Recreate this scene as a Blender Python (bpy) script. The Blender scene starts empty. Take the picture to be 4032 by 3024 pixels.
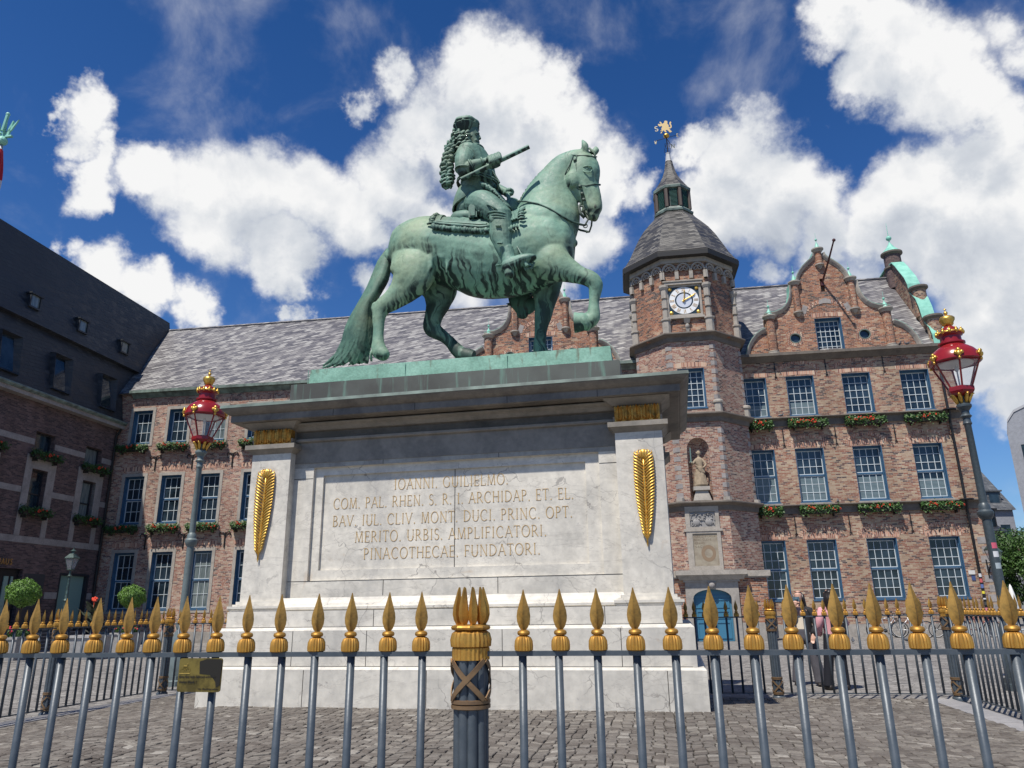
import bpy, bmesh, math, random
import numpy as np
from mathutils import Vector, Matrix
from mathutils.geometry import tessellate_polygon
random.seed(7); np.random.seed(7)
S = bpy.context.scene; COL = S.collection
R = math.radians
# ------------------------------------------------------------------ camera
CF = 2900.0; CP = R(16.95); CR = R(0.85); EYE = 1.45
_R0 = Vector((1,0,0)); _U0 = Vector((0,-math.sin(CP),math.cos(CP))); _F = Vector((0,math.cos(CP),math.sin(CP)))
_R = math.cos(CR)*_R0-math.sin(CR)*_U0; _U = math.sin(CR)*_R0+math.cos(CR)*_U0
cd = bpy.data.cameras.new('camera'); cam = bpy.data.objects.new('camera', cd); COL.objects.link(cam)
M3 = Matrix((_R,_U,-_F)).transposed()
cam.matrix_world = Matrix.Translation((0,0,EYE)) @ M3.to_4x4()
cd.sensor_width = 36; cd.lens = CF/4032*36; cd.clip_start = .05; cd.clip_end = 2000
S.camera = cam
S.render.resolution_x = 1024; S.render.resolution_y = 768
# ------------------------------------------------------------------ sun, exposure
SUN_AZ = 34.8; SUN_EL = 60.5
sd = bpy.data.lights.new('sun','SUN'); sd.energy = 5.0; sd.angle = R(.53); sd.color = (1,.95,.87)
so = bpy.data.objects.new('sun', sd); COL.objects.link(so)
_tr = Vector((math.sin(R(SUN_AZ))*math.cos(R(SUN_EL)), math.cos(R(SUN_AZ))*math.cos(R(SUN_EL)), -math.sin(R(SUN_EL))))
so.rotation_euler = _tr.to_track_quat('-Z','Y').to_euler(); so.location = (-20,-20,60)
vs = S.view_settings; vs.view_transform = 'Standard'; vs.look = 'None'; vs.exposure = 0.2; vs.gamma = 1
S.render.engine = 'CYCLES'
# ------------------------------------------------------------------ pixel -> point helpers (photo pixels, 4032 wide)
def ray(x, y): return (x-2016)/CF*_R-(y-1512)/CF*_U+_F
def frame(yaw):
    a = R(yaw); return Vector((math.cos(a),math.sin(a),0)), Vector((-math.sin(a),math.cos(a),0))
def atz(x, y, z): d = ray(x,y); return Vector((0,0,EYE))+d*((z-EYE)/d.z)
def uvz(x, y, yaw, v):                    # point of the pixel's ray on the plane v=const of a turned frame -> (u, v, z)
    e1, e2 = frame(yaw); d = ray(x,y); q = Vector((0,0,EYE))+d*(v/d.dot(e2)); return (q.dot(e1), v, q.z)
def vatu(x, y, yaw, u):
    e1, e2 = frame(yaw); d = ray(x,y); q = Vector((0,0,EYE))+d*(u/d.dot(e1)); return (u, q.dot(e2), q.z)
# ------------------------------------------------------------------ node helpers
class NT:
    def __init__(s, tree): s.t = tree; s.n = tree.nodes; s.l = tree.links
    def new(s, typ, **kw):
        nd = s.n.new(typ)
        for k, v in kw.items(): setattr(nd, k, v)
        return nd
    def put(s, sock, v):
        if v is None: return
        if hasattr(v, 'is_linked') or hasattr(v, 'links'): s.l.new(v, sock)
        elif isinstance(v, (tuple, list)) and len(v) == 3 and len(sock.default_value) == 4: sock.default_value = (*v, 1)
        else: sock.default_value = v
    def math(s, op, a, b=None, c=None, clamp=False):
        m = s.new('ShaderNodeMath', operation=op, use_clamp=clamp)
        for i, v in enumerate((a, b, c)): s.put(m.inputs[i], v)
        return m.outputs[0]
    def vec(s, op, a, b=None):
        m = s.new('ShaderNodeVectorMath', operation=op); s.put(m.inputs[0], a); s.put(m.inputs[1], b)
        return m.outputs['Value'] if op in ('DISTANCE','DOT_PRODUCT','LENGTH') else m.outputs[0]
    def scale(s, a, k):
        m = s.new('ShaderNodeVectorMath', operation='SCALE'); s.put(m.inputs[0], a); s.put(m.inputs[3], k); return m.outputs[0]
    def xyz(s, v): m = s.new('ShaderNodeSeparateXYZ'); s.put(m.inputs[0], v); return m.outputs
    def comb(s, x, y, z=0.0):
        m = s.new('ShaderNodeCombineXYZ')
        for i, v in enumerate((x, y, z)): s.put(m.inputs[i], v)
        return m.outputs[0]
    def noise(s, vec, scale, detail=4, rough=.55, dist=0, out=0):
        m = s.new('ShaderNodeTexNoise'); s.put(m.inputs['Vector'], vec); m.inputs['Scale'].default_value = scale
        m.inputs['Detail'].default_value = detail; m.inputs['Roughness'].default_value = rough; m.inputs['Distortion'].default_value = dist
        return m.outputs[out]
    def vor(s, vec, scale, feature='F1', out=0):
        m = s.new('ShaderNodeTexVoronoi', feature=feature); s.put(m.inputs['Vector'], vec); m.inputs['Scale'].default_value = scale
        return m.outputs[out]
    def white(s, vec, out=0): m = s.new('ShaderNodeTexWhiteNoise'); s.put(m.inputs['Vector'], vec); return m.outputs[out]
    def rng(s, v, a, b, c=0.0, d=1.0, smooth=False):
        m = s.new('ShaderNodeMapRange'); m.interpolation_type = 'SMOOTHSTEP' if smooth else 'LINEAR'
        for i, q in enumerate((v, a, b, c, d)): s.put(m.inputs[i], q)
        return m.outputs[0]
    def ramp(s, v, stops, interp='LINEAR'):
        m = s.new('ShaderNodeValToRGB'); s.put(m.inputs[0], v); e = m.color_ramp.elements; m.color_ramp.interpolation = interp
        while len(e) < len(stops): e.new(.5)
        for q, (p, c) in zip(e, stops): q.position = p; q.color = (*c, 1)
        return m.outputs[0]
    def mix(s, f, a, b, mode='MIX'):
        m = s.new('ShaderNodeMix', data_type='RGBA', blend_type=mode); s.put(m.inputs[0], f); s.put(m.inputs[6], a); s.put(m.inputs[7], b)
        return m.outputs[2]
    def bump(s, h, strength=.3, dist=.02):
        m = s.new('ShaderNodeBump'); s.put(m.inputs['Height'], h); m.inputs['Strength'].default_value = strength; m.inputs['Distance'].default_value = dist
        return m.outputs[0]
def mat(name, rough=.7, metal=0.0, color=(.5,.5,.5), fn=None, spec=.5):
    m = bpy.data.materials.new(name); m.use_nodes = True; t = NT(m.node_tree); b = t.n['Principled BSDF']
    b.inputs['Roughness'].default_value = rough; b.inputs['Metallic'].default_value = metal
    b.inputs['Base Color'].default_value = (*color, 1); b.inputs['Specular IOR Level'].default_value = spec
    if fn:
        r = fn(t) or {}
        for k, v in r.items(): t.put(b.inputs[k], v)
    return m
def obco(t): return t.new('ShaderNodeTexCoord').outputs['Object']
def uvco(t): return t.new('ShaderNodeTexCoord').outputs['UV']
def mul(t, c, k): return t.mix(1.0, c, k, 'MULTIPLY')
# ------------------------------------------------------------------ world: blue sky with cumulus clouds
def make_world():
    w = bpy.data.worlds.new('World'); S.world = w; w.use_nodes = True; t = NT(w.node_tree); t.n.clear()
    out = t.new('ShaderNodeOutputWorld'); bg = t.new('ShaderNodeBackground'); t.l.new(bg.outputs[0], out.inputs[0])
    sky = t.new('ShaderNodeTexSky', sky_type='NISHITA'); sky.sun_disc = False; sky.sun_elevation = R(SUN_EL); sky.sun_rotation = R(180+SUN_AZ)
    sky.air_density = 1.0; sky.dust_density = .3; sky.ozone_density = 3.0; sky.altitude = 50
    d = t.new('ShaderNodeTexCoord').outputs['Generated']
    wv = t.vec('SUBTRACT', t.noise(d, 5, 6, .62, out=1), (.5,.5,.5)); p = t.vec('ADD', d, t.scale(wv, .13))
    wv2 = t.vec('SUBTRACT', t.noise(d, 22, 5, .65, out=1), (.5,.5,.5)); p = t.vec('ADD', p, t.scale(wv2, .05))
    blobs = [(200,345,58,.95),(228,300,42,.9),(115,235,30,.7),(92,242,24,.6),(240,430,40,.8),(190,225,60,1),(165,290,45,.8),(215,400,60,.9),(215,330,40,.8),(330,360,75,1),(430,410,105,1),(560,430,115,1),(680,440,105,1),(480,500,105,1),(610,560,90,1),(760,470,100,1),
      (640,610,50,.8),(230,590,75,1),(320,640,70,1),(410,690,60,.9),(150,545,35,.7),(620,685,42,1),(850,180,60,.85),(775,235,45,.7),(1010,190,105,1),(1090,175,95,1),(1160,200,85,1),(910,290,100,1),
      (1050,320,160,1),(1210,290,105,1),(1290,380,105,1),(1330,440,75,1),(850,400,110,1),(1300,530,85,.9),(1230,600,80,.8),(1100,480,140,1),(930,520,110,1),(800,600,50,.7),(1000,620,90,.6),
      (1490,330,65,.95),(1590,340,105,1),(1690,380,110,1),(1790,410,95,1),(1560,450,110,1),(1660,460,115,1),(1640,255,50,.55),(1800,500,95,.9),(1400,430,50,.7),
      (1800,50,80,.95),(1900,100,100,1),(2000,160,105,1),(1860,175,85,1),(2070,220,85,1),(2150,280,70,.85),(1820,-30,70,1),(2150,70,60,.62),(2210,130,50,.6),
      (1950,420,95,.9),(2060,400,95,1),(2150,400,110,1),(2210,500,120,1),(2050,520,120,1),(2150,620,120,1),(2230,740,110,1),(1910,510,90,.95),(1760,590,75,.75),(2130,760,90,.9),(2200,860,80,.9),(1650,590,50,.7),(1840,600,80,.6)]
    def field(p, rmin=0):
      acc = None
      for x, y, r, k in blobs:
        if r < rmin: continue
        c = ray(x*1.8228, y*1.8228).normalized(); rr = r*1.8228/CF*.95
        q = t.math('MULTIPLY', t.rng(t.vec('DISTANCE', p, tuple(c)), rr*1.35, rr*.15, 0, 1, True), k)
        acc = q if acc is None else t.math('SMOOTH_MAX', acc, q, .18)
      return acc
    acc = field(p); upm = field(t.vec('ADD', p, (0,-.02,.055)), 70)
    # scattered clouds for the part of the sky behind the camera
    sy = t.xyz(d)
    back = t.math('MULTIPLY', t.rng(t.noise(d, 2.6, 5, .6), .62, .8), t.rng(sy[1], .1, -.15))
    acc = t.math('MAXIMUM', acc, back)
    n1 = t.noise(d, 7, 9, .58, .3); n2 = t.noise(t.vec('ADD', d, tuple(_tr*-.03)), 7, 4, .5, .3)
    dens = t.math('ADD', acc, t.math('MULTIPLY', t.math('SUBTRACT', n1, .5), .9))
    al = t.rng(dens, .12, .72, 0, 1, True)
    nb = t.noise(d, 4.0, 2, .5)
    lit = t.math('ADD', t.math('MULTIPLY', t.math('SUBTRACT', n1, n2), 1.5), t.math('MULTIPLY', t.math('SUBTRACT', nb, .5), -.9))
    lit = t.math('ADD', lit, 1.02); lit = t.math('SUBTRACT', lit, t.math('MULTIPLY', t.rng(upm, .3, 1.25, 0, 1, True), .46), clamp=True)
    cc = t.ramp(lit, [(0,(.36,.41,.51)),(.35,(.52,.57,.66)),(.65,(.74,.78,.84)),(1,(1.06,1.06,1.06))])
    skyc = mul(t, sky.outputs[0], t.ramp(sy[2], [(.0,(.58,.72,.90)),(.25,(.40,.66,.98)),(.5,(.27,.56,.94)),(.8,(.16,.44,.78))]))
    col = t.mix(al, skyc, t.vec('MULTIPLY', cc, (CLM,CLM,CLM)))
    t.l.new(col, bg.inputs[0]); bg.inputs[1].default_value = .1
SKM = (.55,.78,1.0); CLM = 7.6
make_world()
# ------------------------------------------------------------------ mesh builder (u, v, z) coordinates of a frame
class MB:
    def __init__(s): s.v = []; s.f = []
    def add(s, vs, fs):
        o = len(s.v); s.v += [tuple(q) for q in vs]; s.f += [tuple(i+o for i in f) for f in fs]; return s
    def box(s, a, b, c, d, e, f):
        a, b = min(a,b), max(a,b); c, d = min(c,d), max(c,d); e, f = min(e,f), max(e,f)
        return s.add([(a,c,e),(b,c,e),(b,d,e),(a,d,e),(a,c,f),(b,c,f),(b,d,f),(a,d,f)], [(0,3,2,1),(4,5,6,7),(0,1,5,4),(1,2,6,5),(2,3,7,6),(3,0,4,7)])
    def frustum(s, b, t, z0, z1):  # b, t = (u0,u1,v0,v1) rectangles
        q = [(b[0],b[2],z0),(b[1],b[2],z0),(b[1],b[3],z0),(b[0],b[3],z0),(t[0],t[2],z1),(t[1],t[2],z1),(t[1],t[3],z1),(t[0],t[3],z1)]
        return s.add(q, [(0,3,2,1),(4,5,6,7),(0,1,5,4),(1,2,6,5),(2,3,7,6),(3,0,4,7)])
    def ring(s, rings, cap=True, close=True):
        n = len(rings[0]); o = len(s.v)
        for r_ in rings: s.v += [tuple(q) for q in r_]
        for i in range(len(rings)-1):
            for j in range(n if close else n-1):
                k = (j+1) % n; s.f.append((o+i*n+j, o+i*n+k, o+(i+1)*n+k, o+(i+1)*n+j))
        if cap: s.f.append(tuple(o+j for j in range(n))[::-1]); s.f.append(tuple(o+(len(rings)-1)*n+j for j in range(n)))
        return s
    def lathe(s, c, prof, n=16, ph=0.0, sx=1, sy=1, cap=True, lobes=0, amp=0):
        rs = []
        for r_, z in prof:
            r_ = max(r_, 1e-4); ring = []
            for j in range(n):
                a = ph+j*2*math.pi/n; k = r_*(1+(amp*math.cos(lobes*a) if lobes else 0))
                ring.append((c[0]+k*math.cos(a)*sx, c[1]+k*math.sin(a)*sy, c[2]+z))
            rs.append(ring)
        return s.ring(rs, cap)
    def tube(s, pts, r_, n=8, cap=True):
        pts = [Vector(q) for q in pts]; rs = []; rr = r_ if isinstance(r_, (list, tuple)) else [r_]*len(pts)
        up = None
        for i, q in enumerate(pts):
            T = (pts[min(i+1,len(pts)-1)]-pts[max(i-1,0)]).normalized()
            if up is None: up = Vector((0,0,1)) if abs(T.z) < .9 else Vector((1,0,0))
            A = T.cross(up); A = A.normalized() if A.length > 1e-6 else T.orthogonal().normalized(); B = A.cross(T).normalized(); up = B
            rs.append([q+(A*math.cos(t_)+B*math.sin(t_))*rr[i] for t_ in [k*2*math.pi/n for k in range(n)]])
        return s.ring(rs, cap)
    def sphere(s, c, r_, n=12, m=8, sc=(1,1,1)):
        return s.lathe_s(c, r_, n, m, sc)
    def lathe_s(s, c, r_, n, m, sc):
        rs = []
        for i in range(m+1):
            a = -math.pi/2+math.pi*i/m; q = max(math.cos(a), .02)
            rs.append([(c[0]+r_*sc[0]*q*math.cos(j*2*math.pi/n), c[1]+r_*sc[1]*q*math.sin(j*2*math.pi/n), c[2]+r_*sc[2]*math.sin(a)) for j in range(n)])
        return s.ring(rs)
    def poly(s, outer, holes, v, plane='v', flip=False, depth=None):
        """flat polygon with holes in the u-z plane at depth v (or v-z plane at u), optional extrusion depth"""
        loops = [outer]+list(holes); flat = [q for l in loops for q in l]
        tris = tessellate_polygon([[Vector((q[0],q[1],0)) for q in l] for l in loops])
        P = (lambda q, w: (q[0], w, q[1])) if plane == 'v' else (lambda q, w: (w, q[0], q[1]))
        s.add([P(q, v) for q in flat], [tuple(t_) for t_ in tris])
        if depth is not None:
            s.add([P(q, v+depth) for q in flat], [tuple(t_) for t_ in tris])
            for l in loops:
                n = len(l); s.add([P(q, v) for q in l]+[P(q, v+depth) for q in l], [(j,(j+1)%n,n+(j+1)%n,n+j) for j in range(n)])
        return s
    def sweep(s, path, prof, closed=False):
        """profile (offset outward, dz) swept along a path of (u,v) corners; outward = right-hand side"""
        n = len(path); rs = []
        for i, p in enumerate(path):
            a = Vector(path[(i-1)%n] if closed or i else p); b = Vector(p); c = Vector(path[(i+1)%n] if closed or i < n-1 else p)
            d1 = (b-a).normalized() if (b-a).length > 0 else (c-b).normalized(); d2 = (c-b).normalized() if (c-b).length > 0 else d1
            n1 = Vector((d1.y,-d1.x)); n2 = Vector((d2.y,-d2.x)); m = (n1+n2)
            m = m/max(m.dot(n1), .2)
            rs.append([(b.x+m.x*o, b.y+m.y*o, z) for o, z in prof])
        if closed: rs.append(rs[0])
        return s.ring(rs, cap=not closed)
def finish(me, smooth):
    me.validate(); bm = bmesh.new(); bm.from_mesh(me)
    bmesh.ops.recalc_face_normals(bm, faces=bm.faces); uvl = bm.loops.layers.uv.new('UVMap')
    for f in bm.faces:
        n = f.normal; f.smooth = smooth
        if abs(n.z) < .93 and n.length > 0:
            t = Vector((-n.y, n.x, 0)).normalized()
            if t.x < -1e-4 or (abs(t.x) <= 1e-4 and t.y < 0): t = -t
            w = n.cross(t)
            if w.z < 0: w = -w
        else: t = Vector((1,0,0)); w = Vector((0,1,0))
        for l in f.loops: c = l.vert.co; l[uvl].uv = (c.dot(t), c.dot(w))
    bm.to_mesh(me); bm.free()
def link(o, parent=None):
    COL.objects.link(o)
    if parent is not None: o.parent = parent
    return o
def obj(name, mb, m, parent=None, smooth=False, org=(0,0,0), autos=None):
    me = bpy.data.meshes.new(name); v = mb.v
    me.from_pydata([(q[0]-org[0], q[1]-org[1], q[2]-org[2]) for q in v], [], mb.f); finish(me, smooth)
    me.materials.append(m)
    if isinstance(autos, tuple):
        me.materials.append(autos[1]); zc = autos[2]; autos = autos[0]
        for p in me.polygons:
            if p.center.z > zc: p.material_index = 1; p.use_smooth = False
    if autos:
        try: me.set_sharp_from_angle(angle=R(autos))
        except Exception: pass
    return link(bpy.data.objects.new(name, me), parent)
def tag(o, label=None, cat=None, group=None, kind=None):
    if label: o['label'] = label
    if cat: o['category'] = cat
    if group: o['group'] = group
    if kind: o['kind'] = kind
    return o
class Thing:
    """an Empty at the thing's base; parts are given in the frame's own (u, v, z) coordinates"""
    def __init__(s, name, label, cat, yaw, org, group=None, rz=0.0):
        e1, e2 = frame(yaw); s.org = org; s.e = bpy.data.objects.new(name, None); COL.objects.link(s.e)
        s.e.empty_display_size = .2
        s.e.location = e1*org[0]+e2*org[1]+Vector((0,0,org[2])); s.e.rotation_euler = (0,0,R(yaw)); tag(s.e, label, cat, group)
    def part(s, name, mb, m, parent=None, smooth=False, autos=None, label=None):
        o = obj(name, mb, m, parent or s.e, smooth, s.org, autos)
        if label: o['label'] = label
        return o
def copy_tree(o, parent=None):
    c = o.copy(); COL.objects.link(c)
    if parent is not None: c.parent = parent
    for ch in list(o.children): copy_tree(ch, c)
    return c
def place(o, yaw, u, v, z, extra=0.0):
    e1, e2 = frame(yaw); o.location = e1*u+e2*v+Vector((0,0,z)); o.rotation_euler = (0,0,R(yaw)+extra); return o
def to_mesh(o):  # evaluate modifiers without operators
    dg = bpy.context.evaluated_depsgraph_get(); dg.update(); me = bpy.data.meshes.new_from_object(o.evaluated_get(dg)); return me
# ------------------------------------------------------------------ materials
def brick_fn(stops, mortar=(.44,.37,.30), bw=.225, bh=.073, mw=.014, dirt=1.0):
    def fn(t):
        u, v, _ = t.xyz(uvco(t))
        wob = t.math('MULTIPLY', t.math('SUBTRACT', t.noise(uvco(t), 1.3, 2), .5), .03); v = t.math('ADD', v, wob)
        row = t.math('FLOOR', t.math('DIVIDE', v, bh)); sh = t.math('MULTIPLY', t.math('MODULO', row, 2), .5)
        rx = t.math('MULTIPLY', t.white(t.comb(row, 3.3)), .35)
        x = t.math('ADD', t.math('ADD', t.math('DIVIDE', u, bw), sh), rx); col = t.math('FLOOR', x)
        fx = t.math('FRACT', x); fy = t.math('FRACT', t.math('DIVIDE', v, bh))
        w = t.white(t.comb(col, row)); big = t.noise(uvco(t), .35, 4, .6); mid = t.noise(uvco(t), 2.2, 3)
        k = t.math('ADD', t.math('ADD', t.math('MULTIPLY', w, .9), .05), t.math('MULTIPLY', t.math('SUBTRACT', big, .5), .7), clamp=True)
        c = t.ramp(k, stops)
        mx = t.math('MAXIMUM', t.math('LESS_THAN', fx, mw/bw), t.math('LESS_THAN', fy, mw/bh*1.1))
        mm = t.math('MULTIPLY', mx, t.rng(t.noise(uvco(t), 9, 2), .3, .5)); c = t.mix(mm, c, mortar)
        st = t.noise(t.vec('MULTIPLY', uvco(t), (1,.25,1)), .8, 5, .65); c = mul(t, c, t.ramp(st, [(.3,(.62,.60,.58)),(.6,(1,1,1))]))
        h = t.math('SUBTRACT', t.math('MULTIPLY', w, .5), t.math('MULTIPLY', mx, .8))
        return {'Base Color': c, 'Normal': t.bump(h, .35, .012)}
    return fn
M = {}
M['brick_tan'] = mat('brick_tan', .9, fn=brick_fn([(0,(.05,.04,.042)),(.12,(.13,.08,.07)),(.28,(.27,.105,.065)),(.5,(.31,.165,.105)),(.68,(.37,.25,.165)),(1,(.46,.35,.24))]))
M['brick_red'] = mat('brick_red', .9, fn=brick_fn([(0,(.05,.04,.04)),(.15,(.13,.065,.05)),(.35,(.25,.095,.055)),(.68,(.36,.14,.07)),(.86,(.42,.23,.13)),(1,(.48,.36,.25))]))
M['brick_pink'] = mat('brick_pink', .9, fn=brick_fn([(0,(.06,.045,.045)),(.13,(.16,.09,.075)),(.32,(.29,.125,.085)),(.58,(.35,.175,.12)),(.78,(.41,.28,.2)),(1,(.48,.37,.27))], mortar=(.55,.48,.42)))
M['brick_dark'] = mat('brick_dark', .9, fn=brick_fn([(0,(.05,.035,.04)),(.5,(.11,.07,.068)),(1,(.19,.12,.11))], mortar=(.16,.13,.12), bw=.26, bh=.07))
def arch_fn(t):   # soldier courses
    u, v, _ = t.xyz(uvco(t)); x = t.math('DIVIDE', u, .085); w = t.white(t.comb(t.math('FLOOR', x), t.math('FLOOR', t.math('DIVIDE', v, .3))))
    c = t.ramp(w, [(0,(.15,.07,.06)),(.4,(.36,.17,.11)),(.75,(.5,.27,.18)),(1,(.56,.42,.3))])
    return {'Base Color': t.mix(t.math('LESS_THAN', t.math('FRACT', x), .17), c, (.5,.43,.35))}
M['soldier'] = mat('soldier_brick', .9, fn=arch_fn)
def slate_fn(stops, sx=.42, sy=.17, skew=-.35, spec_r=(.35,.7)):
    def fn(t):
        u, v, _ = t.xyz(uvco(t)); wob = t.math('MULTIPLY', t.math('SUBTRACT', t.noise(uvco(t), .5, 2), .5), .10)
        vv = t.math('ADD', t.math('ADD', v, t.math('MULTIPLY', u, skew)), wob)
        row = t.math('FLOOR', t.math('DIVIDE', vv, sy)); x = t.math('ADD', t.math('DIVIDE', u, sx), t.math('ADD', t.math('MULTIPLY', row, .5), t.math('MULTIPLY', t.math('DIVIDE', vv, sy), .45)))
        fx = t.math('FRACT', x); fy = t.math('FRACT', t.math('DIVIDE', vv, sy)); w = t.white(t.comb(t.math('FLOOR', x), row))
        k = t.math('ADD', t.math('MULTIPLY', w, .8), .1); k = t.math('ADD', k, t.math('MULTIPLY', t.math('SUBTRACT', t.noise(uvco(t), .4, 3, .6), .5), .35), clamp=True)
        c = t.ramp(k, stops); e = t.math('MAXIMUM', t.math('LESS_THAN', fx, .07), t.math('LESS_THAN', fy, .13)); c = t.mix(t.math('MULTIPLY', e, .85), c, (.02,.02,.025))
        h = t.math('ADD', t.math('SUBTRACT', 1, fy), t.math('MULTIPLY', w, .8))
        return {'Base Color': c, 'Normal': t.bump(h, .6, .02), 'Roughness': t.rng(w, 0, 1, spec_r[0], spec_r[1])}
    return fn
M['slate'] = mat('slate_roof', .5, fn=slate_fn([(0,(.075,.07,.075)),(.3,(.13,.122,.128)),(.6,(.19,.18,.18)),(.85,(.28,.27,.26)),(1,(.42,.41,.39))]))
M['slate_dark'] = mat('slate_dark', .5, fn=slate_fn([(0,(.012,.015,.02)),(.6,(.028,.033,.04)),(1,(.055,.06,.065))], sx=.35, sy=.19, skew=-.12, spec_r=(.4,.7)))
M['slate_tower'] = mat('slate_tower', .5, fn=slate_fn([(0,(.03,.028,.026)),(.5,(.07,.065,.058)),(.85,(.12,.112,.10)),(1,(.21,.2,.18))], sx=.34, sy=.15, skew=-.2))
def stone_fn(base, dark, amt=.5, scale=1.2, crack=True, stains=False):
    def fn(t):
        p = obco(t); n = t.noise(p, scale, 7, .65, .4); f = t.noise(p, scale*8, 5, .6)
        c = t.mix(t.rng(n, .42, .72), base, dark); c = mul(t, c, t.ramp(f, [(.3,(.82,.82,.82)),(.7,(1.06,1.06,1.06))]))
        if crack:
            e = t.vor(t.vec('ADD', p, t.scale(t.noise(p, 2.5, 4, out=1), .5)), 1.5, 'DISTANCE_TO_EDGE'); e2 = t.math('MULTIPLY', t.rng(e, .011, .003), t.rng(t.noise(p, 1.1, 2), .5, .6))
            c = t.mix(t.math('MULTIPLY', e2, .75), c, (.22,.2,.18))
            sp = t.math('MULTIPLY', t.rng(t.noise(p, 14, 5, .7), .63, .7), t.rng(t.noise(p, 1.3, 3), .5, .62)); c = t.mix(t.math('MULTIPLY', sp, .7), c, (.22,.21,.2))
            if stains:
                vn = t.math('ABSOLUTE', t.math('SUBTRACT', t.noise(t.vec('MULTIPLY', p, (.7,.7,2.6)), 1.1, 6, .6, 1.2), .5)); c = t.mix(t.math('MULTIPLY', t.rng(vn, .010, .002), .38), c, (.30,.27,.24))
                x_ = t.xyz(p); rs = t.noise(t.vec('MULTIPLY', p, (2.2,2.2,.35)), 1.3, 6, .62); c = t.mix(t.math('MULTIPLY', t.rng(rs, .54, .72), .55), c, (.36,.345,.32))
                pk = t.math('MULTIPLY', t.rng(t.noise(p, 3.2, 6, .7, .6), .62, .645), t.rng(t.noise(t.vec('ADD', p, (3,1,4)), .55, 2), .52, .6)); c = t.mix(t.math('MULTIPLY', pk, .75), c, (.27,.25,.225))
                ru = t.math('MULTIPLY', t.rng(t.noise(t.vec('ADD', p, (9,2,5)), 1.4, 4, .6, .8), .66, .72), .35); c = t.mix(ru, c, (.45,.30,.17))
        return {'Base Color': c, 'Normal': t.bump(t.math('ADD', f, t.math('MULTIPLY', n, .5)), .25, .01)}
    return fn
M['marble'] = mat('weathered_marble', .62, fn=stone_fn((.68,.635,.55), (.47,.445,.395), stains=True))
M['marble_grey'] = mat('weathered_marble_grey', .65, fn=stone_fn((.27,.24,.20), (.14,.125,.105), scale=1.6))  # base darkened for weather stains and for the cornice's shade
M['marble_mid'] = mat('weathered_marble_mid', .65, fn=stone_fn((.40,.375,.325), (.17,.16,.145), scale=1.7))  # mid tone: weathering with some cornice shade mixed into the colour
M['marble_low'] = mat('weathered_marble_low', .62, fn=stone_fn((.64,.60,.52), (.47,.445,.395), scale=1.0, stains=True))
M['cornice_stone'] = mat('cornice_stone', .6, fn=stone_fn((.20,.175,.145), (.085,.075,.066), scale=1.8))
M['sandstone'] = mat('grey_sandstone', .85, fn=stone_fn((.36,.33,.29), (.22,.20,.18), crack=False))
M['trim_stone'] = mat('grey_trim_stone', .85, fn=stone_fn((.40,.36,.31), (.27,.245,.21), crack=False, scale=2.5))
M['band_stone'] = mat('dark_band_stone', .85, fn=stone_fn((.17,.145,.12), (.10,.085,.075), crack=False, scale=1.5))
M['shade_stone'] = mat('limestone_band', .85, fn=stone_fn((.34,.31,.29), (.22,.2,.19), crack=False, scale=1.5))  # limestone's own tone, for bands, quoins and surrounds
M['statue_stone'] = mat('sandstone_figure', .85, fn=stone_fn((.36,.28,.19), (.2,.15,.10), crack=False, scale=5))
def bronze_fn(light, mid, dark, tan, lo=.35, lee=False):
    def fn(t):
        p = obco(t); x = t.xyz(p); wp = t.math('MULTIPLY', t.math('SUBTRACT', t.noise(p, 1.8, 3), .5), .55); st = t.noise(t.comb(t.math('MULTIPLY', t.math('ADD', x[0], wp), 15), t.math('MULTIPLY', x[1], 3.0), t.math('MULTIPLY', x[2], 1.1)), 1.0, 2, .4, 0); n = t.noise(p, 1.6, 6, .6); f = t.noise(p, 16, 5, .65)
        c = t.mix(t.rng(n, .35, .65), light, mid); c = t.mix(t.rng(t.noise(t.vec('ADD', p, (7,3,1)), .9, 4), .48, .7), c, tan)
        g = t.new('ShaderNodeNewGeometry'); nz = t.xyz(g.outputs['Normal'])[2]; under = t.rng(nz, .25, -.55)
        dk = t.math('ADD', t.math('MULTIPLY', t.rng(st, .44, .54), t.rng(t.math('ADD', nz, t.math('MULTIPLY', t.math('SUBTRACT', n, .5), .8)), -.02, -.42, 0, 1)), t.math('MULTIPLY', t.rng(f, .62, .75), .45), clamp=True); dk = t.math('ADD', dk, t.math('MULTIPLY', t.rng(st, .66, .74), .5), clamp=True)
        if lee:   # black patina plus painted shade on the far legs and inner thighs
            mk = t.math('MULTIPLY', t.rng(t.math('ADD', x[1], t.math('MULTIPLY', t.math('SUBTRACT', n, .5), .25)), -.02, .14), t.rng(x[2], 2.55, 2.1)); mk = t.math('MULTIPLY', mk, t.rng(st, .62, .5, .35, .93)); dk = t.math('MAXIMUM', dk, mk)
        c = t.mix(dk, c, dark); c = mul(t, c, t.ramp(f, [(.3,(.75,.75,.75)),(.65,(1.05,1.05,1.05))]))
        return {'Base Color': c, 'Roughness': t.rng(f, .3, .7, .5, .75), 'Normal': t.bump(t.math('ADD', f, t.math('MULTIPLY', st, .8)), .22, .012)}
    return fn
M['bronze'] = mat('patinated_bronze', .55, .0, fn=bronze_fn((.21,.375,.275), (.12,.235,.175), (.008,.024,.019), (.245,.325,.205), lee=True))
M['bronze_rider'] = mat('patinated_bronze_rider', .55, .0, fn=bronze_fn((.165,.305,.235), (.08,.155,.12), (.008,.022,.018), (.17,.22,.145)))
M['bronze_dark'] = mat('dark_bronze', .55, .0, fn=bronze_fn((.045,.12,.09), (.03,.075,.06), (.008,.02,.018), (.07,.08,.055)))
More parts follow.
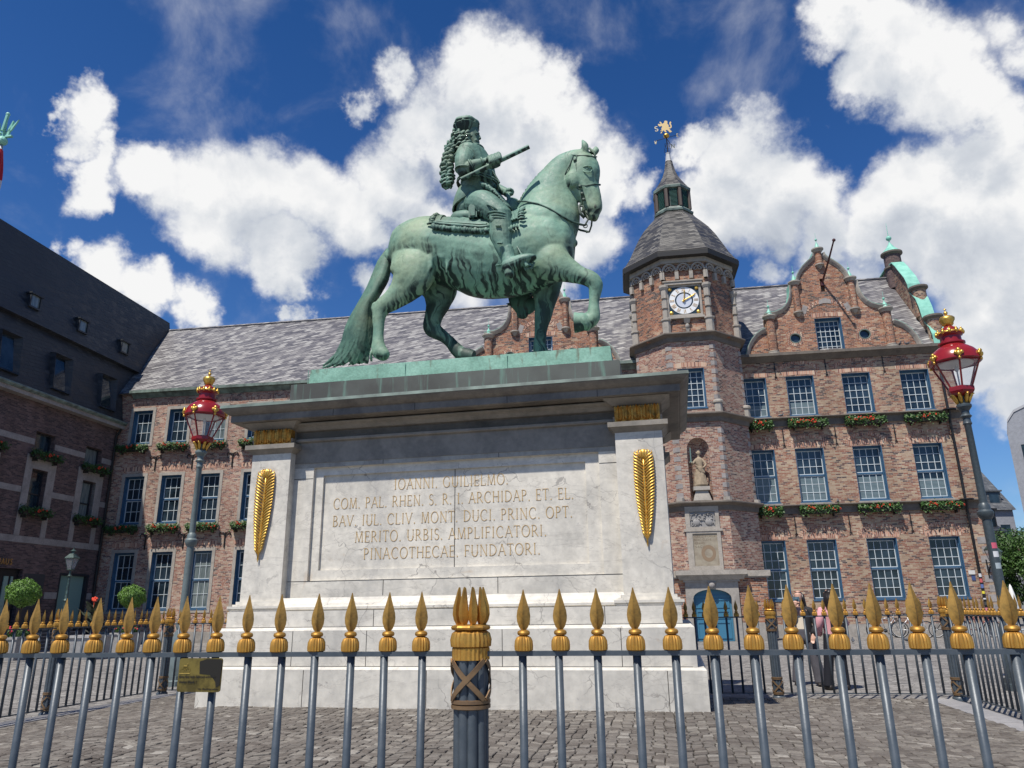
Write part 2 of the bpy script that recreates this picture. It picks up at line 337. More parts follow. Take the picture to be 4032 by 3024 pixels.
M['bronze_tail'] = mat('bronze_hair', .55, .0, fn=bronze_fn((.13,.25,.175), (.05,.115,.085), (.010,.025,.02), (.12,.15,.09)))
def plinth_fn(t):
    p = obco(t); n = t.noise(p, 2.2, 7, .65, .5); f = t.noise(p, 30, 4, .6); s_ = t.noise(t.vec('MULTIPLY', p, (3,3,.8)), 2.2, 5)
    c = t.ramp(n, [(.3,(.11,.25,.185)),(.5,(.19,.38,.29)),(.7,(.25,.46,.36))]); c = t.mix(t.rng(s_, .58, .68), c, (.12,.15,.10)); c = mul(t, c, t.ramp(f, [(.35,(.8,.8,.8)),(.6,(1,1,1))]))
    return {'Base Color': c, 'Normal': t.bump(f, .4, .01)}
M['copper_plinth'] = mat('verdigris_plinth', .6, fn=plinth_fn)
def dplinth_fn(t):
    p = obco(t); s_ = t.noise(t.vec('MULTIPLY', p, (6,6,.5)), 1.6, 6, .6); f = t.noise(p, 1.2, 5)
    c = t.mix(t.rng(f, .4, .6), (.062,.06,.05), (.095,.10,.085)); c = t.mix(t.math('MULTIPLY', t.rng(s_, .54, .66), .75), c, (.13,.22,.17)); return {'Base Color': c}
M['dark_plinth'] = mat('dark_bronze_plinth', .5, .1, fn=dplinth_fn)
M['lead_cap'] = mat('copper_flashing', .5, fn=lambda t: {'Base Color': t.ramp(t.noise(obco(t), 3, 6), [(.35,(.085,.105,.09)),(.65,(.2,.26,.22))])})
M['verdigris'] = mat('verdigris_copper', .55, fn=lambda t: {'Base Color': t.ramp(t.noise(obco(t), 3, 5), [(.3,(.16,.42,.33)),(.7,(.28,.60,.48))])})
def gold_fn(t):
    p = obco(t); n = t.noise(p, 30, 5, .65); n2 = t.noise(p, 8, 4)
    c = t.mix(t.rng(n, .35, .7), (.66,.36,.075), (.42,.22,.05)); c = t.mix(t.math('MULTIPLY', t.rng(n2, .52, .7), .75), c, (.17,.11,.035))
    return {'Base Color': c, 'Roughness': t.rng(n, .3, .7, .34, .6), 'Normal': t.bump(n, .25, .002)}
M['gold'] = mat('old_gold_paint', .42, .75, fn=gold_fn)
M['gold_dull'] = mat('dull_gold_paint', .5, .55, fn=lambda t: {'Base Color': t.mix(t.math('MULTIPLY', t.rng(t.noise(obco(t), 14, 5, .65), .48, .66), .8), t.ramp(t.noise(obco(t), 30, 4), [(.35,(.34,.19,.045)),(.7,(.50,.29,.07))]), (.12,.085,.03)), 'Normal': t.bump(t.noise(obco(t), 45, 4), .25, .002)})
M['gold_bright'] = mat('gilding', .38, .8, fn=lambda t: {'Base Color': t.ramp(t.noise(obco(t), 14, 4), [(.3,(.50,.28,.05)),(.7,(.80,.52,.13))])})
M['gold_line'] = mat('gilt_lettering', .4, .3, color=(.60,.40,.17))
def iron_fn(c1, c2):
    return lambda t: {'Base Color': t.mix(t.rng(t.noise(obco(t), 18, 5, .65), .4, .7), c1, c2), 'Normal': t.bump(t.noise(obco(t), 60, 4), .25, .002)}
M['iron'] = mat('blue_grey_iron', .42, .1, fn=iron_fn((.055,.070,.085), (.078,.093,.108)))
M['iron_far'] = M['iron']
M['black_iron'] = mat('black_iron', .45, .3, fn=iron_fn((.012,.012,.014), (.03,.028,.028)))
M['ribbon'] = mat('brown_gold_ribbon', .45, .4, fn=iron_fn((.24,.15,.075), (.16,.10,.06)))
M['lamp_red'] = mat('red_enamel', .22, 0, fn=lambda t: {'Base Color': t.ramp(t.noise(obco(t), 5, 3), [(.3,(.20,.012,.014)),(.7,(.27,.016,.02))])})
M['lamp_glass'] = mat('lamp_glass', .05, 0, fn=lambda t: {'Base Color': (.75,.8,.85), 'Alpha': .13})
M['lamp_white'] = mat('lamp_reflector', .4, color=(.6,.6,.58))
M['post_left'] = mat('lamp_post_paint', .5, .1, fn=lambda t: {'Base Color': t.ramp(t.noise(obco(t), 4, 6, .7), [(.3,(.10,.125,.125)),(.62,(.15,.185,.185)),(.75,(.09,.09,.09))])})
M['post_right'] = mat('lamp_post_dark', .42, .1, fn=iron_fn((.045,.06,.068), (.065,.08,.09)))
M['blue'] = mat('blue_window_paint', .45, fn=lambda t: {'Base Color': t.ramp(t.noise(obco(t), 3, 3), [(.3,(.03,.085,.16)),(.7,(.045,.12,.21))])})
M['door_blue'] = mat('blue_door_paint', .5, color=(.045,.17,.27))
M['white_bar'] = mat('white_sash_paint', .5, color=(.55,.60,.61))
def glass_fn(t):
    p = obco(t); n = t.noise(p, 1.1, 3); w = t.white(t.comb(t.math('FLOOR', t.math('MULTIPLY', t.xyz(p)[0], .7)), 1))
    return {'Base Color': t.ramp(n, [(.35,(.006,.012,.018)),(.65,(.03,.05,.07))]), 'Normal': t.bump(t.noise(p, 1.6, 2), .06, .03)}
M['glass'] = mat('window_glass', .05, 0, fn=glass_fn, spec=.6)
M['glass_pale'] = mat('curtained_glass', .12, 0, fn=lambda t: {'Base Color': t.ramp(t.noise(t.vec('MULTIPLY', obco(t), (6,6,.6)), 2, 3), [(.35,(.10,.13,.135)),(.7,(.24,.27,.26))])}, spec=.9)
M['blind'] = mat('venetian_blind', .6, color=(.16,.22,.24))
M['frosted'] = mat('frosted_glass', .25, 0, color=(.22,.34,.30))
M['leaf'] = mat('leaf_green', .55, fn=lambda t: {'Base Color': t.ramp(t.white(t.new('ShaderNodeNewGeometry').outputs['Position'].node.outputs['Position']) if False else t.noise(obco(t), 9, 3), [(.3,(.02,.06,.01)),(.7,(.06,.13,.025))])})
M['leaf_top'] = mat('topiary_leaf', .5, fn=lambda t: {'Base Color': t.ramp(t.noise(obco(t), 14, 3), [(.3,(.04,.11,.012)),(.7,(.16,.30,.04))])})
M['leaf_tree'] = mat('tree_leaf', .55, fn=lambda t: {'Base Color': t.ramp(t.noise(obco(t), 3, 3), [(.3,(.02,.055,.008)),(.7,(.065,.14,.02))])})
M['flower_red'] = mat('geranium_red', .6, color=(.75,.07,.03))
M['flower_pink'] = mat('geranium_pink', .6, color=(.75,.05,.10))
M['bark'] = mat('bark', .9, color=(.06,.045,.03))
M['soil_box'] = mat('dark_planter_plastic', .7, color=(.03,.025,.022))
M['concrete'] = mat('planter_concrete', .8, fn=stone_fn((.36,.35,.34), (.25,.25,.25), crack=False))
def plaza_fn(t):
    p = obco(t); x, y, _ = t.xyz(p); a = R(20); pr = t.comb(t.math('ADD', t.math('MULTIPLY', x, .92), t.math('MULTIPLY', y, .39)), t.math('SUBTRACT', t.math('MULTIPLY', y, .92), t.math('MULTIPLY', x, .39)))
    w = t.white(t.vec('FLOOR', t.scale(pr, 7.5)) if False else t.vor(pr, 7.0, out=1)); e = t.vor(pr, 7.0, 'DISTANCE_TO_EDGE')
    c = t.ramp(w, [(0,(.17,.16,.15)),(.6,(.24,.225,.21)),(1,(.31,.295,.27))]); c = t.mix(t.rng(e, .06, .02), c, (.10,.092,.082))
    wy = t.math('ADD', y, t.math('MULTIPLY', t.noise(p, .45, 3), 2.0)); ln = t.math('LESS_THAN', t.math('FRACT', t.math('DIVIDE', wy, 1.05)), .10); ln = t.math('MULTIPLY', ln, t.math('GREATER_THAN', t.noise(t.vec('MULTIPLY', p, (1.6,.6,1)), 1.0, 1), .5))
    c = t.mix(t.math('MULTIPLY', ln, .75), c, (.055,.055,.06)); c = mul(t, c, t.ramp(t.noise(p, .35, 5), [(.3,(.82,.82,.82)),(.7,(1.1,1.1,1.1))]))
    return {'Base Color': c, 'Normal': t.bump(t.rng(e, 0, .08), .35, .01)}
M['plaza'] = mat('plaza_paving', .8, fn=plaza_fn)
def cob_fn(t):
    p = obco(t); g = t.new('ShaderNodeNewGeometry').outputs['Random Per Island']; n = t.noise(p, 25, 4, .6)
    c = t.ramp(g, [(0,(.095,.08,.068)),(.35,(.13,.113,.098)),(.7,(.165,.148,.130)),(.95,(.20,.18,.155)),(1,(.30,.28,.25))]); c = mul(t, c, t.ramp(n, [(.3,(.72,.72,.72)),(.7,(1.15,1.15,1.15))]))
    c = mul(t, c, t.ramp(t.noise(p, .8, 4), [(.3,(.8,.79,.77)),(.7,(1.08,1.07,1.05))])); return {'Base Color': c, 'Normal': t.bump(n, .5, .006)}
M['cobble'] = mat('cobblestones', .75, fn=cob_fn)
M['joint'] = mat('cobble_joint_sand', .95, fn=lambda t: {'Base Color': t.ramp(t.noise(obco(t), 5, 5), [(.35,(.028,.025,.02)),(.62,(.07,.06,.046)),(.75,(.045,.06,.02))])})
M['kerb'] = mat('kerb_stone', .8, fn=stone_fn((.30,.29,.29), (.20,.20,.21), crack=False, scale=1.5))
# ================================================================== GROUND
FY = -10.5; FU0, FU1, FV0, FV1 = -9.15, 4.45, 3.40, 13.27      # fenced enclosure in its own frame
PY = -12.0                                                      # pedestal frame
f1, f2 = frame(FY)
def toF(w): return (w.dot(f1), w.dot(f2))
def mound(u, v):
    d = min(u-FU0, FU1-u, v-FV0, FV1-v); t = max(0, min(1, (d-.35)/3.3)); return .012+.195*(t*t*(3-2*t))
g = MB(); n = 24; xs = [-400,-120,-60]+[-40+80*i/n for i in range(n+1)]+[60,120,400]; ys = [-60,-20]+[-5+65*i/n for i in range(n+1)]+[90,150,500]
g.add([(x,y,0) for y in ys for x in xs], [(j*len(xs)+i, j*len(xs)+i+1, (j+1)*len(xs)+i+1, (j+1)*len(xs)+i) for j in range(len(ys)-1) for i in range(len(xs)-1)])
tag(obj('plaza_ground', g, M['plaza']), kind='structure')
mb = MB(); nu, nv = 68, 50
for j in range(nv+1):
    for i in range(nu+1):
        u = FU0+.1+(FU1-FU0-.2)*i/nu; v = FV0+.1+(FV1-FV0-.2)*j/nv; w = f1*u+f2*v; mb.v.append((w.x, w.y, mound(u,v)))
mb.f = [(j*(nu+1)+i, j*(nu+1)+i+1, (j+1)*(nu+1)+i+1, (j+1)*(nu+1)+i) for j in range(nv) for i in range(nu)]
tag(obj('mound_ground', mb, M['joint'], smooth=True), kind='structure')
def cobbles():
    mb = MB(); rnd = random.Random(3); W = 1.25; h = .102; ns = 11
    p1, p2 = frame(PY)
    for c in range(-1, 13):
        uc = FU0+.5+W*(c+.5)
        for k in range(-4, 100):
            v0 = FV0+.35+k*h+(.03 if c % 2 else 0)
            js = [rnd.uniform(-.012,.012) for _ in range(ns+1)]; off = rnd.uniform(-.03,.03)
            for i in range(ns):
                xa = -W/2+W*(i/ns)+(js[i]+off*.6 if i else 0); xb = -W/2+W*((i+1)/ns)+(js[i+1]+off*.6 if i < ns-1 else 0); g_ = .0035+rnd.random()*.003
                sag = lambda x: .21*(1-(2*x/W)**2)
                q = []
                for x, s_ in ((xa+g_,0),(xb-g_,0),(xb-g_,1),(xa+g_,1)):
                    dx = 0
                    q.append((uc+x+dx+rnd.uniform(-.005,.005), v0+sag(x)+s_*(h-.007)+rnd.uniform(-.005,.005)))
                cu, cv = sum(a for a,_ in q)/4, sum(b for _,b in q)/4
                if not (FU0+.46 < cu < FU1-.52 and FV0+.46 < cv < FV1-.08): continue
                w = f1*cu+f2*cv; pu, pv = w.dot(p1), w.dot(p2)
                if -6.55 < pu < .18 and 9.95 < pv < 13.4: continue
                z = mound(cu, cv)+.012+rnd.uniform(-.004,.006); tl = (rnd.uniform(-.05,.05), rnd.uniform(-.05,.05))
                lo = []; mi = []; up = []
                for a, b in q:
                    dz = (a-cu)*tl[0]+(b-cv)*tl[1]
                    for L, s_, zz in ((lo,1,-.02),(mi,.985,.006),(up,.86,.0115)):
                        ww = f1*(cu+(a-cu)*s_)+f2*(cv+(b-cv)*s_); L.append((ww.x, ww.y, z+dz+zz))
                o = len(mb.v); mb.v += lo+mi+up
                for j in range(4):
                    k2 = (j+1) % 4; mb.f.append((o+j,o+k2,o+4+k2,o+4+j)); mb.f.append((o+4+j,o+4+k2,o+8+k2,o+8+j))
                mb.f.append((o+8,o+9,o+10,o+11))
    o = obj('cobblestone_ground', mb, M['cobble']); tag(o, kind='structure')
cobbles()
kb = MB(); rnd = random.Random(5)
def kerb_run(a, b, wdt, inward):
    L = math.hypot(b[0]-a[0], b[1]-a[1]); n = int(L/1.1); d = ((b[0]-a[0])/L, (b[1]-a[1])/L)
    for i in range(n):
        s0 = L*i/n+.004; s1 = L*(i+1)/n-.004; z = .03+rnd.uniform(-.003,.003)
        q = [(a[0]+d[0]*s0,a[1]+d[1]*s0),(a[0]+d[0]*s1,a[1]+d[1]*s1)]; q += [(q[1][0]+inward[0]*wdt,q[1][1]+inward[1]*wdt),(q[0][0]+inward[0]*wdt,q[0][1]+inward[1]*wdt)]
        ws = [f1*x+f2*y for x, y in q]; kb.add([(w.x,w.y,-.02) for w in ws]+[(w.x,w.y,z) for w in ws], [(4,5,6,7),(0,1,5,4),(1,2,6,5),(2,3,7,6),(3,0,4,7)])
kerb_run((FU0+.04,FV0+.05),(FU0+.04,FV1-.05),.34,(1,0)); kerb_run((FU1-.12,FV0+.05),(FU1-.12,FV1-.05),.36,(-1,0))
kerb_run((FU0+.4,FV0+.05),(FU1-.5,FV0+.05),.34,(0,1))
tag(obj('kerb', kb, M['kerb']), kind='structure')

# ================================================================== FENCE
RAIL = 1.26
def finial_mb():
    b = MB(); z = RAIL+.010
    b.lathe((0,0,z), [(.030,0),(.0385,.004),(.0395,.02),(.038,.042),(.031,.057),(.019,.064)], n=40, lobes=20, amp=.05)
    b.lathe((0,0,z+.064), [(.016,0),(.026,.004),(.029,.012),(.026,.020),(.016,.025)], n=16)
    prof = [(.012,0),(.021,.012),(.0295,.035),(.0315,.058),(.0285,.080),(.021,.105),(.012,.134),(.0055,.158),(.002,.172)]
    rs = []
    for r_, zz in prof:
        q = []
        for k in range(8):
            a = k*math.pi/4; rr = r_*(1.0 if k % 2 == 0 else .52); q.append((rr*math.cos(a), rr*math.sin(a)*.62, z+.089+zz))
        rs.append(q)
    b.ring(rs); return b
def blade(b, x, y, z, s, lean):
    for_ = [(.010,0),(.019,.02),(.021,.045),(.018,.080),(.012,.118),(.006,.152),(.003,.163)]; rs = []
    L = math.hypot(x, y) or 1
    for r_, zz in for_:
        k = lean*(zz*s) if L > .001 else 0; cx, cy = x+x/L*(k if zz < .06 else lean*.06*s-(zz-.06)*s*.12), y+y/L*(k if zz < .06 else lean*.06*s-(zz-.06)*s*.12)
        rs.append([(cx+r_*s*(1 if j%2==0 else .62)*math.cos(j*math.pi/4), cy+r_*s*(1 if j%2==0 else .62)*math.sin(j*math.pi/4), z+zz*s) for j in range(8)])
    b.ring(rs)
def post_parts():
    sh = MB(); cr = MB(); rbs = []
    for k in range(9):
        a = k*2*math.pi/9+.2; sh.lathe((.054*math.cos(a),.054*math.sin(a),0), [(.0245,0),(.0245,1.27)], n=10)
    sh.lathe((0,0,0), [(.06,0),(.06,1.24)], n=12); sh.lathe((0,0,0), [(.10,0),(.10,.045),(.085,.06)], n=16)
    cr.lathe((0,0,1.235), [(.082,0),(.082,.05),(.078,.052),(.088,.056),(.091,.085),(.084,.112),(.07,.122)], n=54, lobes=27, amp=.025)
    cr.lathe((0,0,1.358), [(.068,0),(.082,.005),(.086,.013),(.082,.021),(.066,.026)], n=36, lobes=9, amp=.05)
    for k in range(9): a = k*2*math.pi/9+.2; blade(cr, .058*math.cos(a), .058*math.sin(a), 1.383, 1.0, .16)
    for zb, up in ((1.035,.17),(.30,-.20)):
        rb = MB(); rbs.append(rb)
        for dz in ((0,) if up > 0 else (0,-.22)):
            for q in (0,.020): rb.lathe((0,0,zb+dz+q), [(.079,0),(.087,.003),(.087,.017),(.079,.019)], n=27)
        z0, z1 = (zb+.04, zb+.20) if up > 0 else (zb-.02, zb-.185)
        for k in range(3):
            for sg in (1,-1):
                rs = []
                for i in range(11):
                    t = i/10; a = k*2*math.pi/3-math.pi/2+sg*(t-.5)*1.9; z = z0+(z1-z0)*t; T = Vector((-math.sin(a)*sg*.16, math.cos(a)*sg*.16, (z1-z0))).normalized(); O = Vector((math.cos(a), math.sin(a), 0)); Wd = T.cross(O)
                    c = O*.0845+Vector((0,0,z)); rs.append([c+Wd*.011, c+Wd*.011+O*(.005+.001*sg), c-Wd*.011+O*(.005+.001*sg), c-Wd*.011])
                rb.ring(rs)
    return sh, cr, rbs
_bar = MB().lathe((0,0,0), [(.0178,.085),(.0178,1.252)], n=14); _foot = MB()
ME = {}
def mesh_of(name, mb, m, smooth=False, autos=None):
    o = obj(name, mb, m, None, smooth, autos=autos); me = o.data; bpy.data.objects.remove(o); ME[name] = me; return me
mesh_of('bar', _bar, M['iron'], True); mesh_of('spearhead', finial_mb(), M['gold'], True, (30, M['gold_dull'], RAIL+.0985))
a_, b_, c_ = post_parts(); mesh_of('fence_post', a_, M['iron'], True, 45); mesh_of('post_crown', b_, M['gold'], True, (30, M['gold'], 1.39)); mesh_of('ribbon_a', c_[0], M['ribbon'], True, 40); mesh_of('ribbon_b', c_[1], M['ribbon'], True, 40)
def fence(label, a, b, bars, posts, group='railing sides round the monument'):
    """a, b ends in the fence frame; bars / posts = distances from a"""
    L = math.hypot(b[0]-a[0], b[1]-a[1]); d = ((b[0]-a[0])/L, (b[1]-a[1])/L); ang = math.atan2(d[1], d[0])
    th = Thing('iron_fence', label, 'fence', FY, (a[0],a[1],0), group); th.e.rotation_euler = (0,0,R(FY)+ang)
    r_ = MB(); r_.box(0,L,-.021,.021,RAIL-.010,RAIL+.010); obj('top_rail', r_, M['iron'], th.e)
    r_ = MB(); r_.box(0,L,-.016,.016,.088,.104); obj('bottom_rail', r_, M['iron'], th.e)
    rnd = random.Random(int(L*100))
    for s in bars:
        o = link(bpy.data.objects.new('bar', ME['bar']), th.e); o.location = (s,0,0); o.rotation_euler = (rnd.uniform(-.004,.004), rnd.uniform(-.006,.006), 0)
        q = link(bpy.data.objects.new('spearhead', ME['spearhead']), o); q.rotation_euler = (rnd.uniform(-.01,.01), rnd.uniform(-.012,.012), rnd.uniform(-.12,.12))
    for s in posts:
        o = link(bpy.data.objects.new('post', ME['fence_post']), th.e); o.location = (s,0,0)
        link(bpy.data.objects.new('crown', ME['post_crown']), o); [link(bpy.data.objects.new('cross_ribbon', ME[q_]), o) for q_ in ('ribbon_a','ribbon_b')]
    return th
SP = .1615; pu = -.835-FU0
fb = [pu-.229-.1695*k for k in range(60)]+[pu+.233+.1640*k for k in range(60)]; LF = FU1-FU0
fence('near side of the grey iron railing with big gold spearheads across the foreground', (FU0,FV0), (FU1,FV0), [s for s in fb if 5.0 < s < LF-.15][:90], [pu])
LS = FV1-FV0
def runs(L, ps, lo=.2): 
    out = []; e = [0]+ps+[L]
    for p, q in zip(e, e[1:]):
        n = max(1, round((q-p-.41)/SP)); st = (q-p-.41)/n
        out += [p+.205+st*i for i in range(n+1)]
    return out
fence('left side of the iron railing, running back towards the left lamp post', (FU0,FV0), (FU0,FV1), [s for s in runs(LS,[7.12]) if s > .3], [7.12])
fence('right side of the iron railing, running away at the right edge', (FU1,FV0), (FU1,FV1), [s for s in runs(LS,[4.9]) if s > .3], [4.9])
fence('far side of the iron railing, in front of the two women', (FU0,FV1), (FU1,FV1), runs(LF,[2.4,5.6,8.2,10.95]), [0,2.4,5.6,8.2,10.95,LF])
# brass notice plate on the near railing
e1, e2 = frame(FY)
pl = Thing('notice_plate', 'small brass notice plate about bicycles hanging on the near railing, its upper right blackened', 'sign', FY, (-2.135,FV0-.035,1.172))
b = MB(); L_, H_ = .222, .148; nn = 6; pts = []
for cx, cz, a0 in ((L_/2-.012,H_/2-.012,0),(-L_/2+.012,H_/2-.012,90),(-L_/2+.012,-H_/2+.012,180),(L_/2-.012,-H_/2+.012,270)):
    pts += [(cx+.012*math.cos(R(a0+i*90/nn)), cz+.012*math.sin(R(a0+i*90/nn))) for i in range(nn+1)]
b.poly(pts, [], 0, depth=.006); P0 = pl.org
for i, q in enumerate(b.v): b.v[i] = (q[0]+P0[0], q[1]+P0[1], q[2]+P0[2])
M['brass'] = mat('tarnished_brass', .38, .75, fn=lambda t: {'Base Color': t.mix(t.rng(t.noise(obco(t), 9, 5, .6), .45, .6), (.30,.22,.06), (.14,.105,.035))})
M['brass_dark'] = mat('blackened_brass', .5, .5, color=(.03,.026,.02)); M['ink'] = mat('engraved_black', .6, color=(.015,.013,.01))
plate = pl.part('plate', b, M['brass']); b = MB()
b.poly([(P0[0]+x,P0[2]+z) for x, z in ((-.005,.06),(.0,.005),(.055,.0),(.07,-.012),(.085,-.03),(.09,-.055),(.108,-.045),(.111,.065),(.1,.07),(.03,.07))], [], P0[1]-.0022); pl.part('stain', b, M['brass_dark'], plate)
def text_obj(s, size, m, parent, loc, rot, ext=.0006, align='LEFT', name='lettering'):
    cu = bpy.data.curves.new('t','FONT'); cu.body = s; cu.size = size; cu.extrude = ext; cu.align_x = align; cu.offset = size*.012
    o = bpy.data.objects.new('t', cu); COL.objects.link(o); me = to_mesh(o); bpy.data.objects.remove(o); me.materials.clear(); me.materials.append(m)
    o = link(bpy.data.objects.new(name, me), parent); o.location = loc; o.rotation_euler = rot; return o
for s, x, z, sz in (('Bitte hier kein Fahrrad anlehnen', -.104, -.012, .0145),('Vielen Dank !', -.104, -.036, .017),('Der Oberbürgermeister', -.0, -.064, .0105)):
    text_obj(s, sz, M['ink'], plate, (x,-.003,z), (R(90),0,0))
b = MB()
for x in (-.092,-.062): b.ring([[(P0[0]+x+.011*math.cos(a)*k, P0[1]-.003, P0[2]+.022+.011*math.sin(a)*k) for a in [j*math.pi/8 for j in range(16)]] for k in (1,.8)], cap=False)
for p, q in (((-.092,.022),(-.084,.04)),((-.084,.04),(-.068,.04)),((-.068,.04),(-.076,.022)),((-.076,.022),(-.084,.04)),((-.068,.04),(-.062,.022)),((-.07,.048),(-.06,.05)),((-.104,.007),(-.05,.007))):
    b.tube([(P0[0]+p[0],P0[1]-.003,P0[2]+p[1]),(P0[0]+q[0],P0[1]-.003,P0[2]+q[1])], .0012, 5)
pl.part('bicycle_emblem', b, M['brass'], plate)

# ================================================================== PEDESTAL
ped = Thing('monument_pedestal', 'long weathered marble pedestal with gilt Latin inscription under the horse statue', 'pedestal', PY, (-3.19,11.65,.1))
UC = -3.19; VB = 13.30
def slab(name, hw, vf, z0, z1, m, ch=.0, **k):
    """full block symmetric about the pedestal's middle; its back mirrors its front"""
    vb = 2*11.58-vf; b = MB(); a = (UC-hw,UC+hw,vf,vb)
    if ch: b.frustum(a, a, z0, z1-ch); b.frustum(a, (a[0]+ch,a[1]-ch,a[2]+ch,a[3]-ch), z1-ch, z1)
    else: b.frustum(a, a, z0, z1)
    return ped.part(name, b, m, **k)
slab('base_block', 3.465, 9.858, .1, .725, M['marble_low'], .03)
slab('step_block', 3.36, 9.96, .727, 1.235, M['marble_low'], .04)
slab('plinth_course', 3.22, 10.06, 1.237, 1.46, M['marble'])
def joints(vf, z0, z1, us, w=.008):
    b = MB()
    for u in us: b.box(u-w/2, u+w/2, vf-.002, vf+.004, z0, z1)
    ped.part('joint_line', b, M['ink'])
joints(9.858,.1,.69,(-5.05,-3.3,-2.86,-1.5,-.2)); joints(9.96,.73,1.19,(-5.3,-4.2,-2.3,-.75)); joints(10.06,1.24,1.46,(-5.6,-4.15,-1.95,-.95))
b = MB()
for z in (.726,1.236): b.box(UC-3.3, UC+3.3, 9.955 if z < 1 else 10.052, 9.97 if z < 1 else 10.07, z-.006, z+.006)
ped.part('joint_line', b, M['ink'])
vb = 2*11.58
def rect_path(hw, vf): return [(UC-hw,vf),(UC+hw,vf),(UC+hw,vb-vf),(UC-hw,vb-vf)]
def mould(name, hw, vf, prof, m): b = MB(); b.sweep(rect_path(hw, vf), prof, closed=True); return ped.part(name, b, m)
mould('torus_moulding', 3.10, 10.24, [(0,1.46),(.12,1.462),(.145,1.48),(.145,1.51),(.12,1.53),(.07,1.535),(.06,1.56),(.02,1.60),(0,1.64)], M['marble'])
# die with recessed panel frame
b = MB(); dz0, dz1 = 1.46, 4.0; vw = 10.36
pi = (-5.205,-1.16,2.03,3.45)
b.poly([(UC-2.9,dz0),(UC+2.9,dz0),(UC+2.9,3.57),(UC-2.9,3.57)], [[(-5.345,1.88),(-.96,1.88),(-.96,3.5699),(-5.345,3.5699)]], vw, depth=.08)
ped.part('die', b, M['marble'])
b = MB(); b.poly([(UC-2.9,3.571),(UC+2.9,3.571),(UC+2.9,dz1),(UC-2.9,dz1)], [], vw-.002, depth=.08); ped.part('upper_course', b, M['marble_mid'])  # from the cornice's shadow edge up: painted shade plus weathering
b = MB(); b.poly([(-5.345,1.88),(-.96,1.88),(-.96,3.57),(-5.345,3.57)], [[(pi[0],pi[2]),(pi[1],pi[2]),(pi[1],pi[3]),(pi[0],pi[3])]], vw+.055, depth=.06); ped.part('panel_frame', b, M['marble'])
b = MB(); b.box(pi[0]-.1, pi[1]+.1, vw+.10, vw+.2, pi[2]-.1, pi[3]+.1); panel = ped.part('inscription_panel', b, M['marble'])
b = MB(); b.box(UC-2.9, UC+2.9, vw+.16, vb-vw, dz0, dz1); ped.part('core', b, M['marble'])
b = MB(); b.box(-3.115,-3.105,vw+.097,vw+.102,pi[2],pi[3]); b.box(-2.45,-2.442,vw-.003,vw+.004,1.66,1.88); b.box(-4.15,-4.142,vw-.003,vw+.004,1.66,1.88)
for u in (-4.22,-2.42): b.box(u,u+.008,vw-.003,vw+.004,3.57,3.98)
b.box(UC-2.55,-5.35,vw-.003,vw+.004,3.40,3.408); b.box(-.955,UC+2.55,vw-.003,vw+.004,3.40,3.408); b.box(UC-2.55,UC+2.55,vw-.003,vw+.004,1.872,1.88); ped.part('joint_line', b, M['ink'])
M['stain'] = M['marble_grey']  # grey marble mixes weather stains with painted cornice shade
# upper courses darkened by weather and painted cornice shade: frieze band of its own stone
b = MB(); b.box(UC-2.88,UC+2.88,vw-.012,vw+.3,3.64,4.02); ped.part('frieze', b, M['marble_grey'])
b = MB(); b.box(UC-2.885,UC+2.885,vw-.05,vw+.3,3.985,4.0); b.sweep(rect_path(2.86,vw), [(0,3.97),(.05,3.975),(.06,3.99),(.06,4.02),(0,4.02)], closed=True); ped.part('fillet', b, M['marble_grey'])
